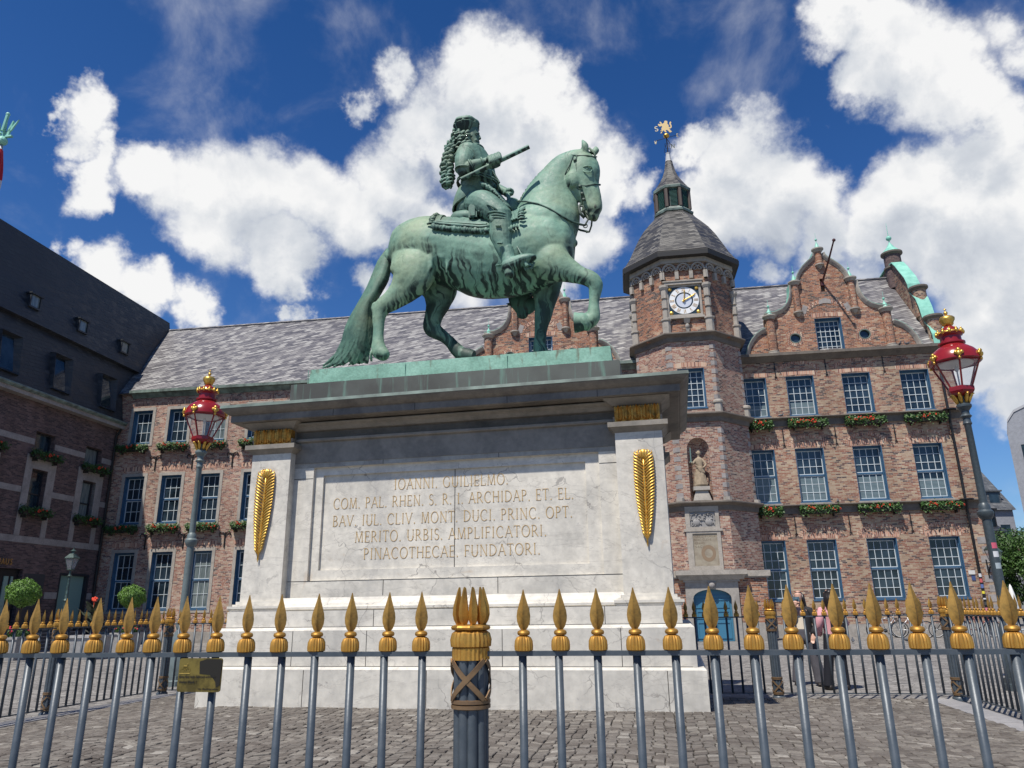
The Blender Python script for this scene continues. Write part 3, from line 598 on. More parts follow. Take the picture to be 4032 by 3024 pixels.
# corner pilasters (front and back)
def pilaster(uc, w, tag_):
    for vf in (10.2, vb-10.2):
        s = 1 if vf < 11 else -1; b = MB()
        b.box(uc-w/2, uc+w/2, vf, vf+s*.6, 1.46, 3.79); q = ped.part('pilaster', b, M['marble'])
        c = MB()
        for o_, z0, z1 in ((.10,1.462,1.50),(.125,1.50,1.535),(.075,1.535,1.56),(.04,1.56,1.60)): c.box(uc-w/2-o_, uc+w/2+o_, vf-s*o_, vf+s*.5, z0, z1)
        ped.part('pilaster_base', c, M['marble'], q)
        c = MB(); c.frustum((uc-w/2,uc+w/2,min(vf,vf+s*.55),max(vf,vf+s*.55)), (uc-w/2-.07,uc+w/2+.07,min(vf-s*.07,vf+s*.55),max(vf-s*.07,vf+s*.55)), 3.79, 3.86)
        c.box(uc-w/2-.09, uc+w/2+.09, vf-s*.09, vf+s*.5, 3.86, 3.93); ped.part('pilaster_capital', c, M['marble_grey'], q)
        c = MB(); c.frustum((uc-w/2,uc+w/2,min(vf,vf+s*.55),max(vf,vf+s*.55)), (uc-w/2-.02,uc+w/2+.02,min(vf-s*.02,vf+s*.55),max(vf-s*.02,vf+s*.55)), 3.93, 4.02)
        c.box(uc-w/2+.012, uc+w/2-.012, vf+s*.012, vf+s*.5, 4.02, 4.18); c.frustum((uc-w/2-.02,uc+w/2+.02,min(vf-s*.02,vf+s*.55),max(vf-s*.02,vf+s*.55)), (uc-w/2-.14,uc+w/2+.14,min(vf-s*.14,vf+s*.55),max(vf-s*.14,vf+s*.55)), 4.18, 4.27)
        ped.part('frieze_block', c, M['marble_grey'], q)
        if s > 0:   # gilt leaf band and palm branch
            c = MB(); n_ = 5 if tag_ == 'r' else 5; W = w-.02
            for i in range(n_):
                cx = uc-W/2+W*(i+.5)/n_; hw = W/n_/2*1.02
                for side in (1,-1):
                    rs = []
                    for j in range(9):
                        t = j/8; z = 3.955+.215*t; ww = hw*math.sin(math.pi*min(1,.18+.82*t)**.8) if t < 1 else .004; ww = hw*(1-(abs(t-.45)/.6)**2.2) if t < .99 else .006; ww = max(ww,.006)
                        rs.append([(cx, vf-.035-.02*t, z), (cx+side*ww*.5, vf-.060-.02*t, z), (cx+side*ww, vf-.03-.01*t, z), (cx+side*ww, vf+.03, z), (cx, vf+.03, z)])
                    c.ring(rs)
                for j in range(5):
                    for side in (1,-1):
                        z = 3.98+.033*j; c.tube([(cx+side*.008, vf-.055, z),(cx+side*hw*.75, vf-.062, z+.05)], .008, 5)
                if i: c.lathe((cx-hw, vf-.04, 3.97), [(.012,0),(.02,.06),(.022,.14),(.01,.175)], n=8)
            c.box(uc-W/2, uc+W/2, vf-.02, vf+.1, 3.935, 4.16); ped.part('gilt_leaf_band', c, M['gold'], q)
pilaster(-5.99, .65, 'l'); pilaster(-.375, .65, 'r')
def palm(uc, z0, z1, vf, wmax, lean):
    c = MB(); n_ = 26
    cu_ = lambda t: uc+lean*(t-.5)
    c.tube([(cu_(t/10), vf-.03, z0+(z1-z0)*t/10) for t in range(10)], [.012+.004*math.sin(t/10*3) for t in range(10)], 6)
    for i in range(n_):
        t = .06+.86*i/n_; z = z0+(z1-z0)*t; w = wmax*(math.sin(math.pi*min(1,t*.62+.08))**.9)*(1 if t < .85 else 1-(t-.85)*1.0)
        for s in (1,-1):
            L = w; pts = [(cu_(t)+s*L*q, vf-.020-.030*math.sin(q*2.6), z+.13*q-.03*q*q-.01) for q in (0,.25,.5,.75,1)]; pts.append((cu_(t)+s*L*.93, vf-.02, z+.125))
            c.tube(pts, [.007,.013,.016,.015,.012,.004], 6)
    for s in (-1,-.5,0,.5,1):
        zt = z1-.10; c.tube([(cu_(.93),vf-.03,zt-.06),(cu_(.95)+s*.06,vf-.045,zt),(cu_(1)+s*.085,vf-.045,zt+.06),(cu_(1)+s*.05,vf-.03,z1-.005)], [.008,.016,.016,.006], 6)
    c.sphere((cu_(1),vf-.03,z1-.05), .05, 8, 6, (1,.5,1)); c.lathe((cu_(0),vf-.03,z0-.03), [(.003,0),(.012,.04)], n=6)
    return c
ped.part('gilt_palm', palm(-6.05, 2.19, 3.56, 10.2, .15, .03), M['gold_bright'], smooth=True); ped.part('gilt_palm', palm(-.335, 2.24, 3.535, 10.2, .135, .02), M['gold_bright'], smooth=True)
# entablature
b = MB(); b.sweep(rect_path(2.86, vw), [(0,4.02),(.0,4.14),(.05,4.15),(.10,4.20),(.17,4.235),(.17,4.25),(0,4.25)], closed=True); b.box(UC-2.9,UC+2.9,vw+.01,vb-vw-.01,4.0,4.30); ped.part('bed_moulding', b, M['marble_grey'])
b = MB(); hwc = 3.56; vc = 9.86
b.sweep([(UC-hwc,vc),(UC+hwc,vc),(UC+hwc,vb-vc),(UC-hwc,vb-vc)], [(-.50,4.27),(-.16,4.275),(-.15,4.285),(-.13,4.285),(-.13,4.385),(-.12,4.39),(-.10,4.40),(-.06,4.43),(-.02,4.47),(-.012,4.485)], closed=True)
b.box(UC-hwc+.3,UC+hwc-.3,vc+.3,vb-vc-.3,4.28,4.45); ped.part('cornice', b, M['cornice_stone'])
b = MB(); b.frustum((UC-hwc,UC+hwc,vc,vb-vc),(UC-hwc+.006,UC+hwc-.006,vc+.006,vb-vc-.006),4.487,4.535); b.frustum((UC-hwc+.006,UC+hwc-.006,vc+.006,vb-vc-.006),(UC-2.9,UC+2.9,vc+.6,vb-vc-.6),4.535,4.60); ped.part('copper_cover', b, M['lead_cap'])
joints(9.99,4.28,4.39,(-4.9,-3.6,-2.2,-.9))
# ---- gilt inscription in narrow serifed capitals
LET = {'Z':(.7,[((.08,1),(.62,1),0),((.62,1),(.08,0),1),((.08,0),(.64,0),0)]),'W':(1.05,[((.05,1),(.27,0),1),((.27,0),(.5,.95),0),((.5,.95),(.72,0),1),((.72,0),(.95,1),0)]),'I':(.34,[((.17,0),(.17,1),1)]),'L':(.6,[((.12,0),(.12,1),1),((.12,0),(.55,0),0),((.55,0),(.56,.18),0)]),'E':(.62,[((.12,0),(.12,1),1),((.12,0),(.55,0),0),((.12,1),(.53,1),0),((.12,.52),(.44,.52),0),((.55,0),(.57,.17),0),((.53,1),(.54,.85),0),((.44,.6),(.44,.44),0)]),
 'F':(.58,[((.12,0),(.12,1),1),((.12,1),(.52,1),0),((.12,.52),(.43,.52),0),((.52,1),(.53,.84),0),((.43,.6),(.43,.44),0)]),'H':(.82,[((.13,0),(.13,1),1),((.69,0),(.69,1),1),((.13,.52),(.69,.52),0)]),
 'N':(.86,[((.14,0),(.14,1),0),((.72,0),(.72,1),0),((.14,1),(.72,0),1)]),'M':(.98,[((.12,0),(.18,1),0),((.18,1),(.49,.05),1),((.49,.05),(.80,1),0),((.80,1),(.87,0),1)]),'A':(.8,[((.06,0),(.40,1),0),((.40,1),(.75,0),1),((.19,.36),(.62,.36),0)]),
 'V':(.8,[((.05,1),(.40,0),1),((.40,0),(.74,1),0)]),'T':(.7,[((.35,0),(.35,1),1),((.04,1),(.66,1),0),((.04,1),(.03,.84),0),((.66,1),(.67,.84),0)])}
def arc(cx, cy, rx, ry, a0, a1, n=12): return [(cx+rx*math.cos(R(a0+(a1-a0)*i/n)), cy+ry*math.sin(R(a0+(a1-a0)*i/n))) for i in range(n+1)]
ARC = {'O':(.9,[arc(.45,.5,.39,.51,0,360,24)],[]),'Q':(.9,[arc(.45,.5,.39,.51,0,360,24)],[((.5,.1),(.85,-.15),1)]),'C':(.82,[arc(.46,.5,.39,.51,48,312,18)],[((.72,.9),(.73,.72),0)]),'G':(.88,[arc(.46,.5,.39,.51,48,318,18)],[((.75,.14),(.75,.44),1),((.72,.9),(.73,.72),0)]),
 'D':(.84,[arc(.22,.5,.54,.5,-90,90,14)],[((.13,0),(.13,1),1),((.13,0),(.22,0),0),((.13,1),(.22,1),0)]),'P':(.62,[arc(.26,.74,.27,.26,-90,90,10)],[((.13,0),(.13,1),1),((.13,1),(.26,1),0),((.13,.48),(.26,.48),0)]),
 'R':(.74,[arc(.26,.74,.27,.26,-90,90,10)],[((.13,0),(.13,1),1),((.13,1),(.26,1),0),((.13,.48),(.26,.48),0),((.32,.48),(.70,0),1)]),'B':(.66,[arc(.26,.76,.24,.24,-90,90,10),arc(.26,.26,.31,.26,-90,90,10)],[((.13,0),(.13,1),1),((.13,1),(.26,1),0),((.13,.52),(.26,.52),0),((.13,0),(.26,0),0)]),
 'S':(.56,[arc(.28,.75,.2,.25,40,240,10)+arc(.28,.25,.22,.25,70,-150,10)],[]),'U':(.8,[arc(.41,.33,.28,.35,180,360,12)],[((.13,.33),(.13,1),1),((.69,.33),(.69,1),0)])}
def letter(b, ch, x, z, h, v, wx=1.0, serif=True, k=.052, dep=.004):
    def seg(p, q, w):
        P_ = Vector((x+p[0]*h*wx, z+p[1]*h)); Q_ = Vector((x+q[0]*h*wx, z+q[1]*h)); d = (Q_-P_).normalized(); n_ = Vector((-d.y, d.x))*w*h/2
        c = [P_+n_, P_-n_, Q_-n_, Q_+n_]; b.add([(q_.x, v, q_.y) for q_ in c]+[(q_.x, v-dep, q_.y) for q_ in c], [(4,5,6,7),(0,1,5,4),(1,2,6,5),(2,3,7,6),(3,0,4,7)])
    if ch == '.': seg((.08,.03),(.19,.03),.11); return .34*h*wx
    if ch == ' ': return .30*h*wx
    adv, arcs, segs = (LET[ch][0], [], LET[ch][1]) if ch in LET else ARC[ch]
    for p, q, t_ in segs:
        seg(p, q, k*(1.25 if t_ else .7))
        if serif and abs(p[0]-q[0]) < .5 and abs(p[1]-q[1]) > .6:
            for e_ in (p, q): seg((e_[0]-.085, e_[1]+(.02 if e_[1] < .5 else -.02)), (e_[0]+.085, e_[1]+(.02 if e_[1] < .5 else -.02)), .04)
    for a in arcs:
        for p, q in zip(a, a[1:]):
            vert = abs(q[1]-p[1])/(math.hypot(q[0]-p[0], q[1]-p[1])+1e-9); seg((p[0]-(q[0]-p[0])*.1,p[1]-(q[1]-p[1])*.1), (q[0]+(q[0]-p[0])*.1,q[1]+(q[1]-p[1])*.1), k*(.7+.6*vert))
    return adv*h*wx
def width(s, h, sp, wx): 
    tot = 0
    for ch in s: tot += (.34 if ch == '.' else .30 if ch == ' ' else (LET[ch] if ch in LET else ARC[ch])[0])*h*wx+sp*h
    return tot
def inscribe(b, s, u0, u1, z, h, v, serif=True, k=.052, dep=.004):
    w1 = width(s, h, .12, 1.0); wx = (u1-u0)/w1; x = u0
    for ch in s: x += letter(b, ch, x, z, h, v, wx, serif, k, dep)+.12*h*wx
vp = vw+.0985; b = MB(); h = .158
for s, a_px, b_px in (('IOANNI. GUILIELMO.',(1551,1928),(2008,1905)),('COM. PAL. RHEN. S. R. I. ARCHIDAP. ET. EL.',(1312,2003),(2266,1965)),('BAV. IUL. CLIV. MONT. DUCI. PRINC. OPT.',(1309,2071),(2262,2038)),('MERITO. URBIS. AMPLIFICATORI.',(1396,2137),(2160,2108)),('PINACOTHECAE. FUNDATORI.',(1430,2203),(2135,2181))):
    ua, _, za = uvz(*a_px, PY, vp); ub, _, zb = uvz(*b_px, PY, vp); inscribe(b, s, ua, ub, (za+zb)/2, h, vp)
ped.part('inscription', b, M['gold_line'], panel)
# bronze plinths belong to the statue
# ================================================================== EQUESTRIAN STATUE
SY = -11.2; V0 = 11.62
def z1(x, y, off=0.0): return uvz(1200+x/1.4815, 380+y/1.4815, SY, V0+off)      # traced points -> real places on planes through the body
def z2(x, y, off=0.0): return uvz(1650+x/2.764, 400+y/2.764, SY, V0+off)
K1 = (Vector(z1(1000,900))-Vector(z1(900,900))).length/100; K2 = (Vector(z2(700,700))-Vector(z2(600,700))).length/100
def loft(b, st, n=20, sub=5, conv=None, k=1.0, cap=True, flat=False):
    """stations (x, y, off, r_in_plane, r_lateral) -> smooth elliptical tube"""
    P = [Vector(conv(s[0], s[1], s[2])) for s in st]; A = [(s[3]*k, s[4]*k) for s in st]
    def cr(a, b_, c, d, t): return .5*((2*b_)+(-a+c)*t+(2*a-5*b_+4*c-d)*t*t+(-a+3*b_-3*c+d)*t*t*t)
    Q = []; B = []; m = len(P)
    for i in range(m-1):
        i0, i3 = max(i-1,0), min(i+2,m-1)
        for j in range(sub):
            t = j/sub; Q.append(cr(P[i0],P[i],P[i+1],P[i3],t)); B.append((max(cr(A[i0][0],A[i][0],A[i+1][0],A[i3][0],t),.004), max(cr(A[i0][1],A[i][1],A[i+1][1],A[i3][1],t),.004)))
    Q.append(P[-1]); B.append(A[-1]); rs = []; Y = Vector((0,1,0))
    for i, q in enumerate(Q):
        T = (Q[min(i+1,len(Q)-1)]-Q[max(i-1,0)]).normalized(); N = T.cross(Y); N = N.normalized() if N.length > .05 else Vector((1,0,0)); L = N.cross(T).normalized()
        rs.append([q+N*math.cos(a)*B[i][0]+L*math.sin(a)*B[i][1] for a in [j*2*math.pi/n for j in range(n)]])
    # rounded ends
    def end(ring, q, T, r_):
        out = []
        for f_, s_ in ((.35,.9),(.62,.7),(.8,.4),(.87,.12)): out.append([q+(p-q)*s_+T*r_*f_ for p in ring])
        return out
    T0 = (Q[0]-Q[1]).normalized(); T1 = (Q[-1]-Q[-2]).normalized()
    if cap: rs = end(rs[0], Q[0], T0, min(B[0]))[::-1]+rs+([] if flat else end(rs[-1], Q[-1], T1, min(B[-1])))
    b.ring(rs)
def sculpt(name, mb, m, parent, org, voxel=.02, smooth=8, disp=None):
    me = bpy.data.meshes.new('tmp'); me.from_pydata([(q[0]-org[0], q[1]-org[1], q[2]-org[2]) for q in mb.v], [], mb.f)
    bm = bmesh.new(); bm.from_mesh(me); bmesh.ops.recalc_face_normals(bm, faces=bm.faces); bm.to_mesh(me); bm.free()
    o = link(bpy.data.objects.new('tmp', me)); r_ = o.modifiers.new('r','REMESH'); r_.mode = 'VOXEL'; r_.voxel_size = voxel
    s_ = o.modifiers.new('s','SMOOTH'); s_.factor = .5; s_.iterations = smooth
    if disp:
        for sc, st in disp:
            tx = bpy.data.textures.new('t','CLOUDS'); tx.noise_scale = sc; tx.noise_depth = 2; d_ = o.modifiers.new('d','DISPLACE'); d_.texture = tx; d_.strength = st; d_.mid_level = .5; d_.texture_coords = 'LOCAL'
    me2 = to_mesh(o); bpy.data.objects.remove(o); me2.materials.clear(); me2.materials.append(m)
    for p in me2.polygons: p.use_smooth = True
    return link(bpy.data.objects.new(name, me2), parent)
bz = z1(480, 1562, -.35)[2]
st = Thing('equestrian_statue', 'green bronze statue of a crowned rider with a baton on a striding horse', 'statue', SY, (-3.15,V0,4.60))
ZS = 5.335
# the two bronze plinths
b = MB(); b.box(-5.83,-.45,10.68,12.56,4.53,5.03); st.part('dark_plinth', b, M['dark_plinth'])
b = MB()
uL, uR = -5.62, -.57; q = 26
b.frustum((uL,uR,10.86,12.38),(uL+.02,uR-.02,10.88,12.36),5.032,ZS)
for i in range(3):
    b.box(-5.63+i*1.7, -5.622+i*1.7, 10.855, 10.865, 5.03, ZS-.01)
st.part('green_plinth', b, M['copper_plinth'])
def zadj(fn):   # nothing below the plinth's top
    def g_(x, y, off=0.0): p = fn(x, y, off); return (p[0], p[1], max(p[2], ZS+.005))
    return g_
hb = MB(); L1 = lambda stn, **kw: loft(hb, stn, conv=z1, k=K1, **kw)
L1([(505,940,0,60,45),(545,925,0,125,95),(600,905,0,170,128),(680,890,0,190,150),(760,890,0,190,158),(850,905,0,190,158),(950,925,0,212,165),(1060,945,0,232,170),(1180,940,0,232,168),(1290,905,0,232,160),(1400,880,0,222,148),(1480,872,0,190,138),(1525,862,0,160,120),(1554,858,0,122,92),(1570,856,0,74,54),(1576,856,0,22,18)], n=28)
# neck and head
L1([(1330,830,0,200,120),(1400,742,0,196,122),(1418,655,0,176,100),(1432,570,0,146,80),(1462,492,0,108,64),(1505,418,0,84,54),(1560,378,0,66,50),(1620,362,0,58,46)], n=26)
L1([(1610,345,0,52,40),(1618,385,0,84,56),(1620,430,0,98,66),(1620,480,0,98,66),(1634,535,0,84,56),(1662,585,0,64,48),(1677,632,0,56,46),(1684,668,0,48,45),(1690,694,0,28,33)], n=24)
hb.sphere(z1(1565,480,-.16), .14, 12, 8, (1,.55,1.25)); hb.sphere(z1(1565,480,.16), .14, 12, 8, (1,.55,1.25))
for s in (-1,1):
    hb.sphere(z1(1646,400,s*.155), .055, 10, 8, (1.5,.6,.6)); hb.sphere(z1(1650,425,s*.165), .035, 10, 8)
    hb.sphere(z1(1690,635,s*.09), .05, 10, 8, (1,.8,1.3))
    loft(hb, [(1600,470,s*.17,16,10),(1640,540,s*.15,10,8),(1660,600,s*.10,8,8)], conv=z1, k=K1, n=8)
loft(hb, [(1676,694,0,30,34),(1690,706,0,24,30)], conv=z1, k=K1, n=12); loft(hb, [(1640,660,0,26,30),(1658,700,0,20,26),(1672,712,0,12,18)], conv=z1, k=K1, n=12)
for x, y, x2, y2, o1 in ((1640,318,1619,252,-.10),(1690,330,1697,292,.11)):
    loft(hb, [(x,y,o1,19,16),((x+x2)/2+4,(y+y2)/2,o1*1.15,21,16),(x2,y2,o1*1.15,5,5)], conv=z1, k=K1, n=10)
# legs
nh = -.30; 
L1([(620,900,nh*.6,120,60),(640,980,nh*.8,142,84),(625,1060,nh,122,74),(575,1130,nh,88,56),(515,1185,nh,64,42),(452,1232,nh,52,34),(432,1290,nh,38,27),(430,1350,nh,32,24),(428,1410,nh,32,24),(428,1455,nh,38,28),(440,1495,nh,44,32)], n=22)
L1([(445,1495,nh,42,33),(464,1510,nh,36,30)], n=18)
L1([(412,1215,nh,18,20),(404,1240,nh,16,18),(420,1290,nh,18,16)], n=12)
hoof = MB(); 
def hoof_at(u, v, z, r_, tilt=0.0, h=.11, b=None):
    b = b or hb; rs = []
    for k_, zz in ((1.0,0),(1.02,.02),(.86,h),(.78,h+.012)): rs.append([(u+r_*1.12*k_*math.cos(a)+zz*-.35, v+r_*k_*math.sin(a), z+zz) for a in [j*math.pi/10 for j in range(20)]])
    b.ring(rs)
hp = z1(482,1558,nh)
fh = .27
L1([(700,960,fh*.7,120,60),(760,1060,fh,125,70),(785,1140,fh,105,64),(775,1215,fh,74,48),(752,1285,fh,54,38),(742,1345,fh,52,32),(775,1378,fh,42,26),(815,1405,fh,33,24),(850,1435,fh,32,24),(880,1470,fh,38,28),(905,1495,fh,38,30),(935,1512,fh,42,34),(950,1516,fh,30,30)], n=20)
nf = -.27
L1([(1360,900,nf*.75,130,60),(1420,950,nf*.9,125,72),(1480,990,nf,92,62),(1545,1018,nf,66,48),(1612,1045,nf,48,38),(1670,1068,nf,44,38),(1696,1100,nf,40,34),(1693,1150,nf,32,26),(1686,1205,nf,28,23),(1684,1255,nf,33,26),(1680,1292,nf,38,30),(1658,1318,nf,36,30)], n=20)
L1([(1662,1308,nf,38,31),(1640,1312,nf,44,36),(1632,1316,nf,52,43)], n=18); pass
ff = .27
L1([(1400,980,ff*.7,120,60),(1405,1070,ff,100,66),(1405,1150,ff,76,54),(1398,1225,ff,56,42),(1388,1290,ff,47,36),(1378,1350,ff,36,29),(1374,1410,ff,33,26),(1372,1460,ff,38,30),(1378,1500,ff,42,34)], n=20)
p_ = z1(1382,1500,ff); loft(hb, [(1376,1470,ff,38,32),(1380,1505,ff,42,38)], conv=z1, k=K1)
# muscles and creases
for x, y, o_, r_, sc in ((690,960,-.40,.16,(1.3,.35,1.1)),(560,1010,-.36,.17,(.8,.45,1.5)),(1430,930,-.40,.15,(1.3,.4,.7)),(1370,800,-.40,.17,(1,.35,1.2)),(800,900,-.44,.12,(.9,.25,1.4))):
    hb.sphere(z1(x,y,o_), r_, 14, 10, sc)
for pts, o_, r_ in ((((1300,700),(1370,760),(1420,850),(1440,930)),-.40,.035),(((1455,880),(1500,905),(1545,950)),-.33,.03),(((1440,915),(1490,945),(1535,985)),-.34,.028),(((700,820),(740,900),(735,1000),(700,1060)),-.44,.045),(((820,860),(835,950),(825,1030)),-.45,.035),(((520,1010),(590,1060),(660,1070)),-.34,.03),(((1420,1000),(1500,1035),(1600,1065)),-.35,.02),(((470,1160),(520,1120),(560,1060)),-.34,.03)):
    hb.tube([z1(x,y,o_*.93) for x, y in pts], [r_*.5]+[r_]*(len(pts)-2)+[r_*.5], 8)
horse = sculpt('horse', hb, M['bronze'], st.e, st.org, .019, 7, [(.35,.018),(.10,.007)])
b = MB(); hoof_at(hp[0], hp[1], ZS, .158, h=.085, b=b); hoof_at(p_[0]+.03, p_[1], ZS, .15, h=.10, b=b); st.part('hoof', b, M['bronze'], horse, True, 40)
b = MB(); loft(b, [(1652,1308,nf,38,32),(1634,1312,nf,46,38),(1606,1317,nf,50,42),(1574,1319,nf,55,47)], conv=z1, k=K1, n=20, flat=True); q = len(b.v)
loft(b, [(925,1508,fh,40,34),(955,1514,fh,42,38),(985,1520,fh,36,40)], conv=z1, k=K1, n=18, flat=True); st.part('hoof', b, M['bronze'], horse, True, 40)
# eyes, nostrils
b = MB(); 
for s in (-1,1): b.sphere(z1(1647,424,s*.178), .036, 12, 8)
st.part('eye', b, M['bronze'], horse, True)
b = MB(); b.sphere(z1(1694,640,-.145), .03, 10, 8, (.7,.5,1.3)); st.part('nostril', b, M['bronze_dark'], horse, True)
b = MB()
for dy, r_ in ((-20,.014),(20,.010)): b.tube([z1(1618,424+dy*.2,-.19), z1(1630,424+dy*.75,-.215), z1(1650,424+dy,-.22), z1(1668,424+dy*.8,-.205), z1(1676,424+dy*.2,-.18)], r_, 6)
st.part('eyelid', b, M['bronze'], horse, True)
# coronet rope and fetlock hair
b = MB(); rnd = random.Random(11)
for j in range(28):
    a = j*2*math.pi/28; b.tube([(hp[0]-.025+.145*math.cos(a)*1.1, hp[1]+.13*math.sin(a), ZS+.085),(hp[0]-.025+.15*math.cos(a+.15)*1.1, hp[1]+.135*math.sin(a+.15), ZS+.12)], .012, 5)
for j in range(10): o_ = nh+.03*(j-5)/5; b.tube([z1(398,1470,o_), z1(386,1500,o_), z1(388+rnd.uniform(-6,6),1545,o_)], [.02,.026,.006], 6)
for j in range(10): o_ = nf+.03*(j-5)/5; b.tube([z1(1650,1260,o_), z1(1630,1275,o_), z1(1612+rnd.uniform(-6,6),1262,o_)], [.02,.024,.006], 6)
st.part('fetlock_hair', b, M['bronze'], horse, True)
# tail
b = MB(); rnd = random.Random(4)
TL = [(482,885),(430,955),(398,1030),(368,1110),(325,1190),(275,1275),(240,1350),(218,1430),(185,1500),(120,1560),(62,1592)]
TR = [(498,960),(500,1010),(482,1080),(440,1150),(398,1215),(392,1270),(398,1340),(388,1420),(372,1490),(368,1545),(366,1560)]
def tail_pt(s, t, off):
    x = s*(len(TL)-1); i = min(int(x), len(TL)-2); f_ = x-i
    l = [TL[i][k]*(1-f_)+TL[i+1][k]*f_ for k in (0,1)]; r_ = [TR[i][k]*(1-f_)+TR[i+1][k]*f_ for k in (0,1)]
    p = z1(l[0]*(1-t)+r_[0]*t, l[1]*(1-t)+r_[1]*t, off); return (p[0], p[1], max(p[2], ZS+.012) if p[0] > uL+.02 else max(p[2], ZS-.03))
for k in range(120):
    t = rnd.random(); lay = rnd.choice((-1,-1,1)); ph = rnd.random()*6; amp = rnd.uniform(.02,.05); fr = rnd.uniform(1.5,2.6); s1 = rnd.uniform(.82,1.0)
    pts = []; rr = []
    for j in range(26):
        s = s1*j/25; d_ = (.05+.17*math.sin(math.pi*min(1,s*.9+.08)))*(1-(2*t-1)**2*.75); tt = min(1,max(0,t+amp*math.sin(ph+fr*2*math.pi*s)*(.4+s)))
        pts.append(tail_pt(s, tt, lay*d_+.02)); rr.append((.018+.022*s)*(1-.65*max(0,(j/25-.72)/.28)))
    b.tube(pts, rr, 6)
tailo = sculpt('tail', b, M['bronze_tail'], horse, st.org, .0125, 1)
# mane along the far side of the crest and forelock
b = MB(); rnd = random.Random(8)
cr_ = [(1240,602),(1290,515),(1355,436),(1435,364),(1535,318),(1615,300),(1665,302)]
for k in range(70):
    s = rnd.random()*(len(cr_)-1); i = min(int(s), len(cr_)-2); f_ = s-i; x = cr_[i][0]*(1-f_)+cr_[i+1][0]*f_; y = cr_[i][1]*(1-f_)+cr_[i+1][1]*f_
    b.tube([z1(x+4,y+20,.07), z1(x+6,y+34,.13), z1(x-6+rnd.uniform(-10,10),y+80,.20), z1(x-20+rnd.uniform(-14,14),y+150,.27)], [.016,.026,.028,.008], 6)
for k in range(14): b.tube([z1(1660,302,rnd.uniform(-.05,.05)), z1(1690,330,rnd.uniform(-.07,.03)), z1(1700+rnd.uniform(-8,8),400+rnd.uniform(-20,20),-.02)], [.02,.02,.006], 6)
st.part('mane', b, M['bronze_tail'], horse, True)
# bridle
b = MB()
def strap(pts, w=.022, t_=.008, off=None, bb=None):
    (bb or b).tube([z1(*p) for p in pts], [w*.55]*len(pts), 6)
strap([(1555,342,-.15),(1600,345,-.17),(1650,345,-.17),(1690,352,-.10),(1703,352,.0),(1690,352,.12)])
strap([(1585,345,-.175),(1583,400,-.20),(1588,450,-.20),(1602,510,-.165)]); strap([(1565,345,-.16),(1545,400,-.18),(1520,450,-.17),(1512,500,-.10),(1535,548,-.02)])
strap([(1600,520,-.155),(1640,522,-.17),(1690,512,-.13),(1722,515,.0),(1690,512,.14)], .034); strap([(1612,520,-.15),(1622,560,-.14),(1636,600,-.12)], .03)
for x, y in ((1582,370),(1612,522),(1624,565),(1634,600)): b.box(z1(x,y)[0]-.028, z1(x,y)[0]+.028, V0-.215, V0-.17, z1(x,y,-.2)[2]-.022, z1(x,y,-.2)[2]+.022)
st.part('bridle', b, M['bronze_dark'], horse, True)
b = MB(); bt = lambda pts, r_, o_=-.15: b.tube([z1(x, y, o_) for x, y in pts], r_, 8)
bt([(1612,622),(1600,645),(1606,680),(1628,705),(1650,690),(1640,668)], [.02,.026,.03,.03,.024,.014]); bt([(1606,640),(1625,640),(1632,660),(1618,675)], .018)
bt([(1645,690),(1655,715),(1640,740),(1638,752)], .017); 
for c_, r_ in (((1637,755),.035),): b.tube([tuple(Vector(z1(*c_,-.15))+Vector((r_*math.cos(a),0,r_*math.sin(a)))) for a in [j*math.pi/6 for j in range(13)]], .009, 6)
bt([(1660,708),(1675,725),(1672,755),(1660,790),(1640,792)], .016, .12); bt([(1580,768),(1610,780),(1655,790)], .02, .14)
st.part('bit', b, M['bronze_dark'], horse, True)
b = MB(); b.tube([z1(1238,612,-.24), z1(1290,612,-.30), z1(1360,625,-.35), z1(1430,655,-.37), z1(1500,698,-.33), z1(1560,730,-.24), z1(1605,745,-.18), z1(1636,752,-.15)], [.014,.016,.016,.016,.018,.02,.022,.018], 7)
b.tube([z1(1238,612,.24), z1(1430,680,.37), z1(1560,765,.24)], .016, 6); st.part('rein', b, M['bronze_dark'], horse, True)
b = MB(); b.tube([z1(1030,842,-.45), z1(1075,900,-.455), z1(1140,975,-.44), z1(1185,1060,-.40), z1(1215,1160,-.20)], .011, 6); b.tube([z1(1225,860,-.43), z1(1235,960,-.43), z1(1270,1090,-.36), z1(1270,1150,-.12)], .011, 6)
st.part('girth', b, M['bronze'], horse, True)
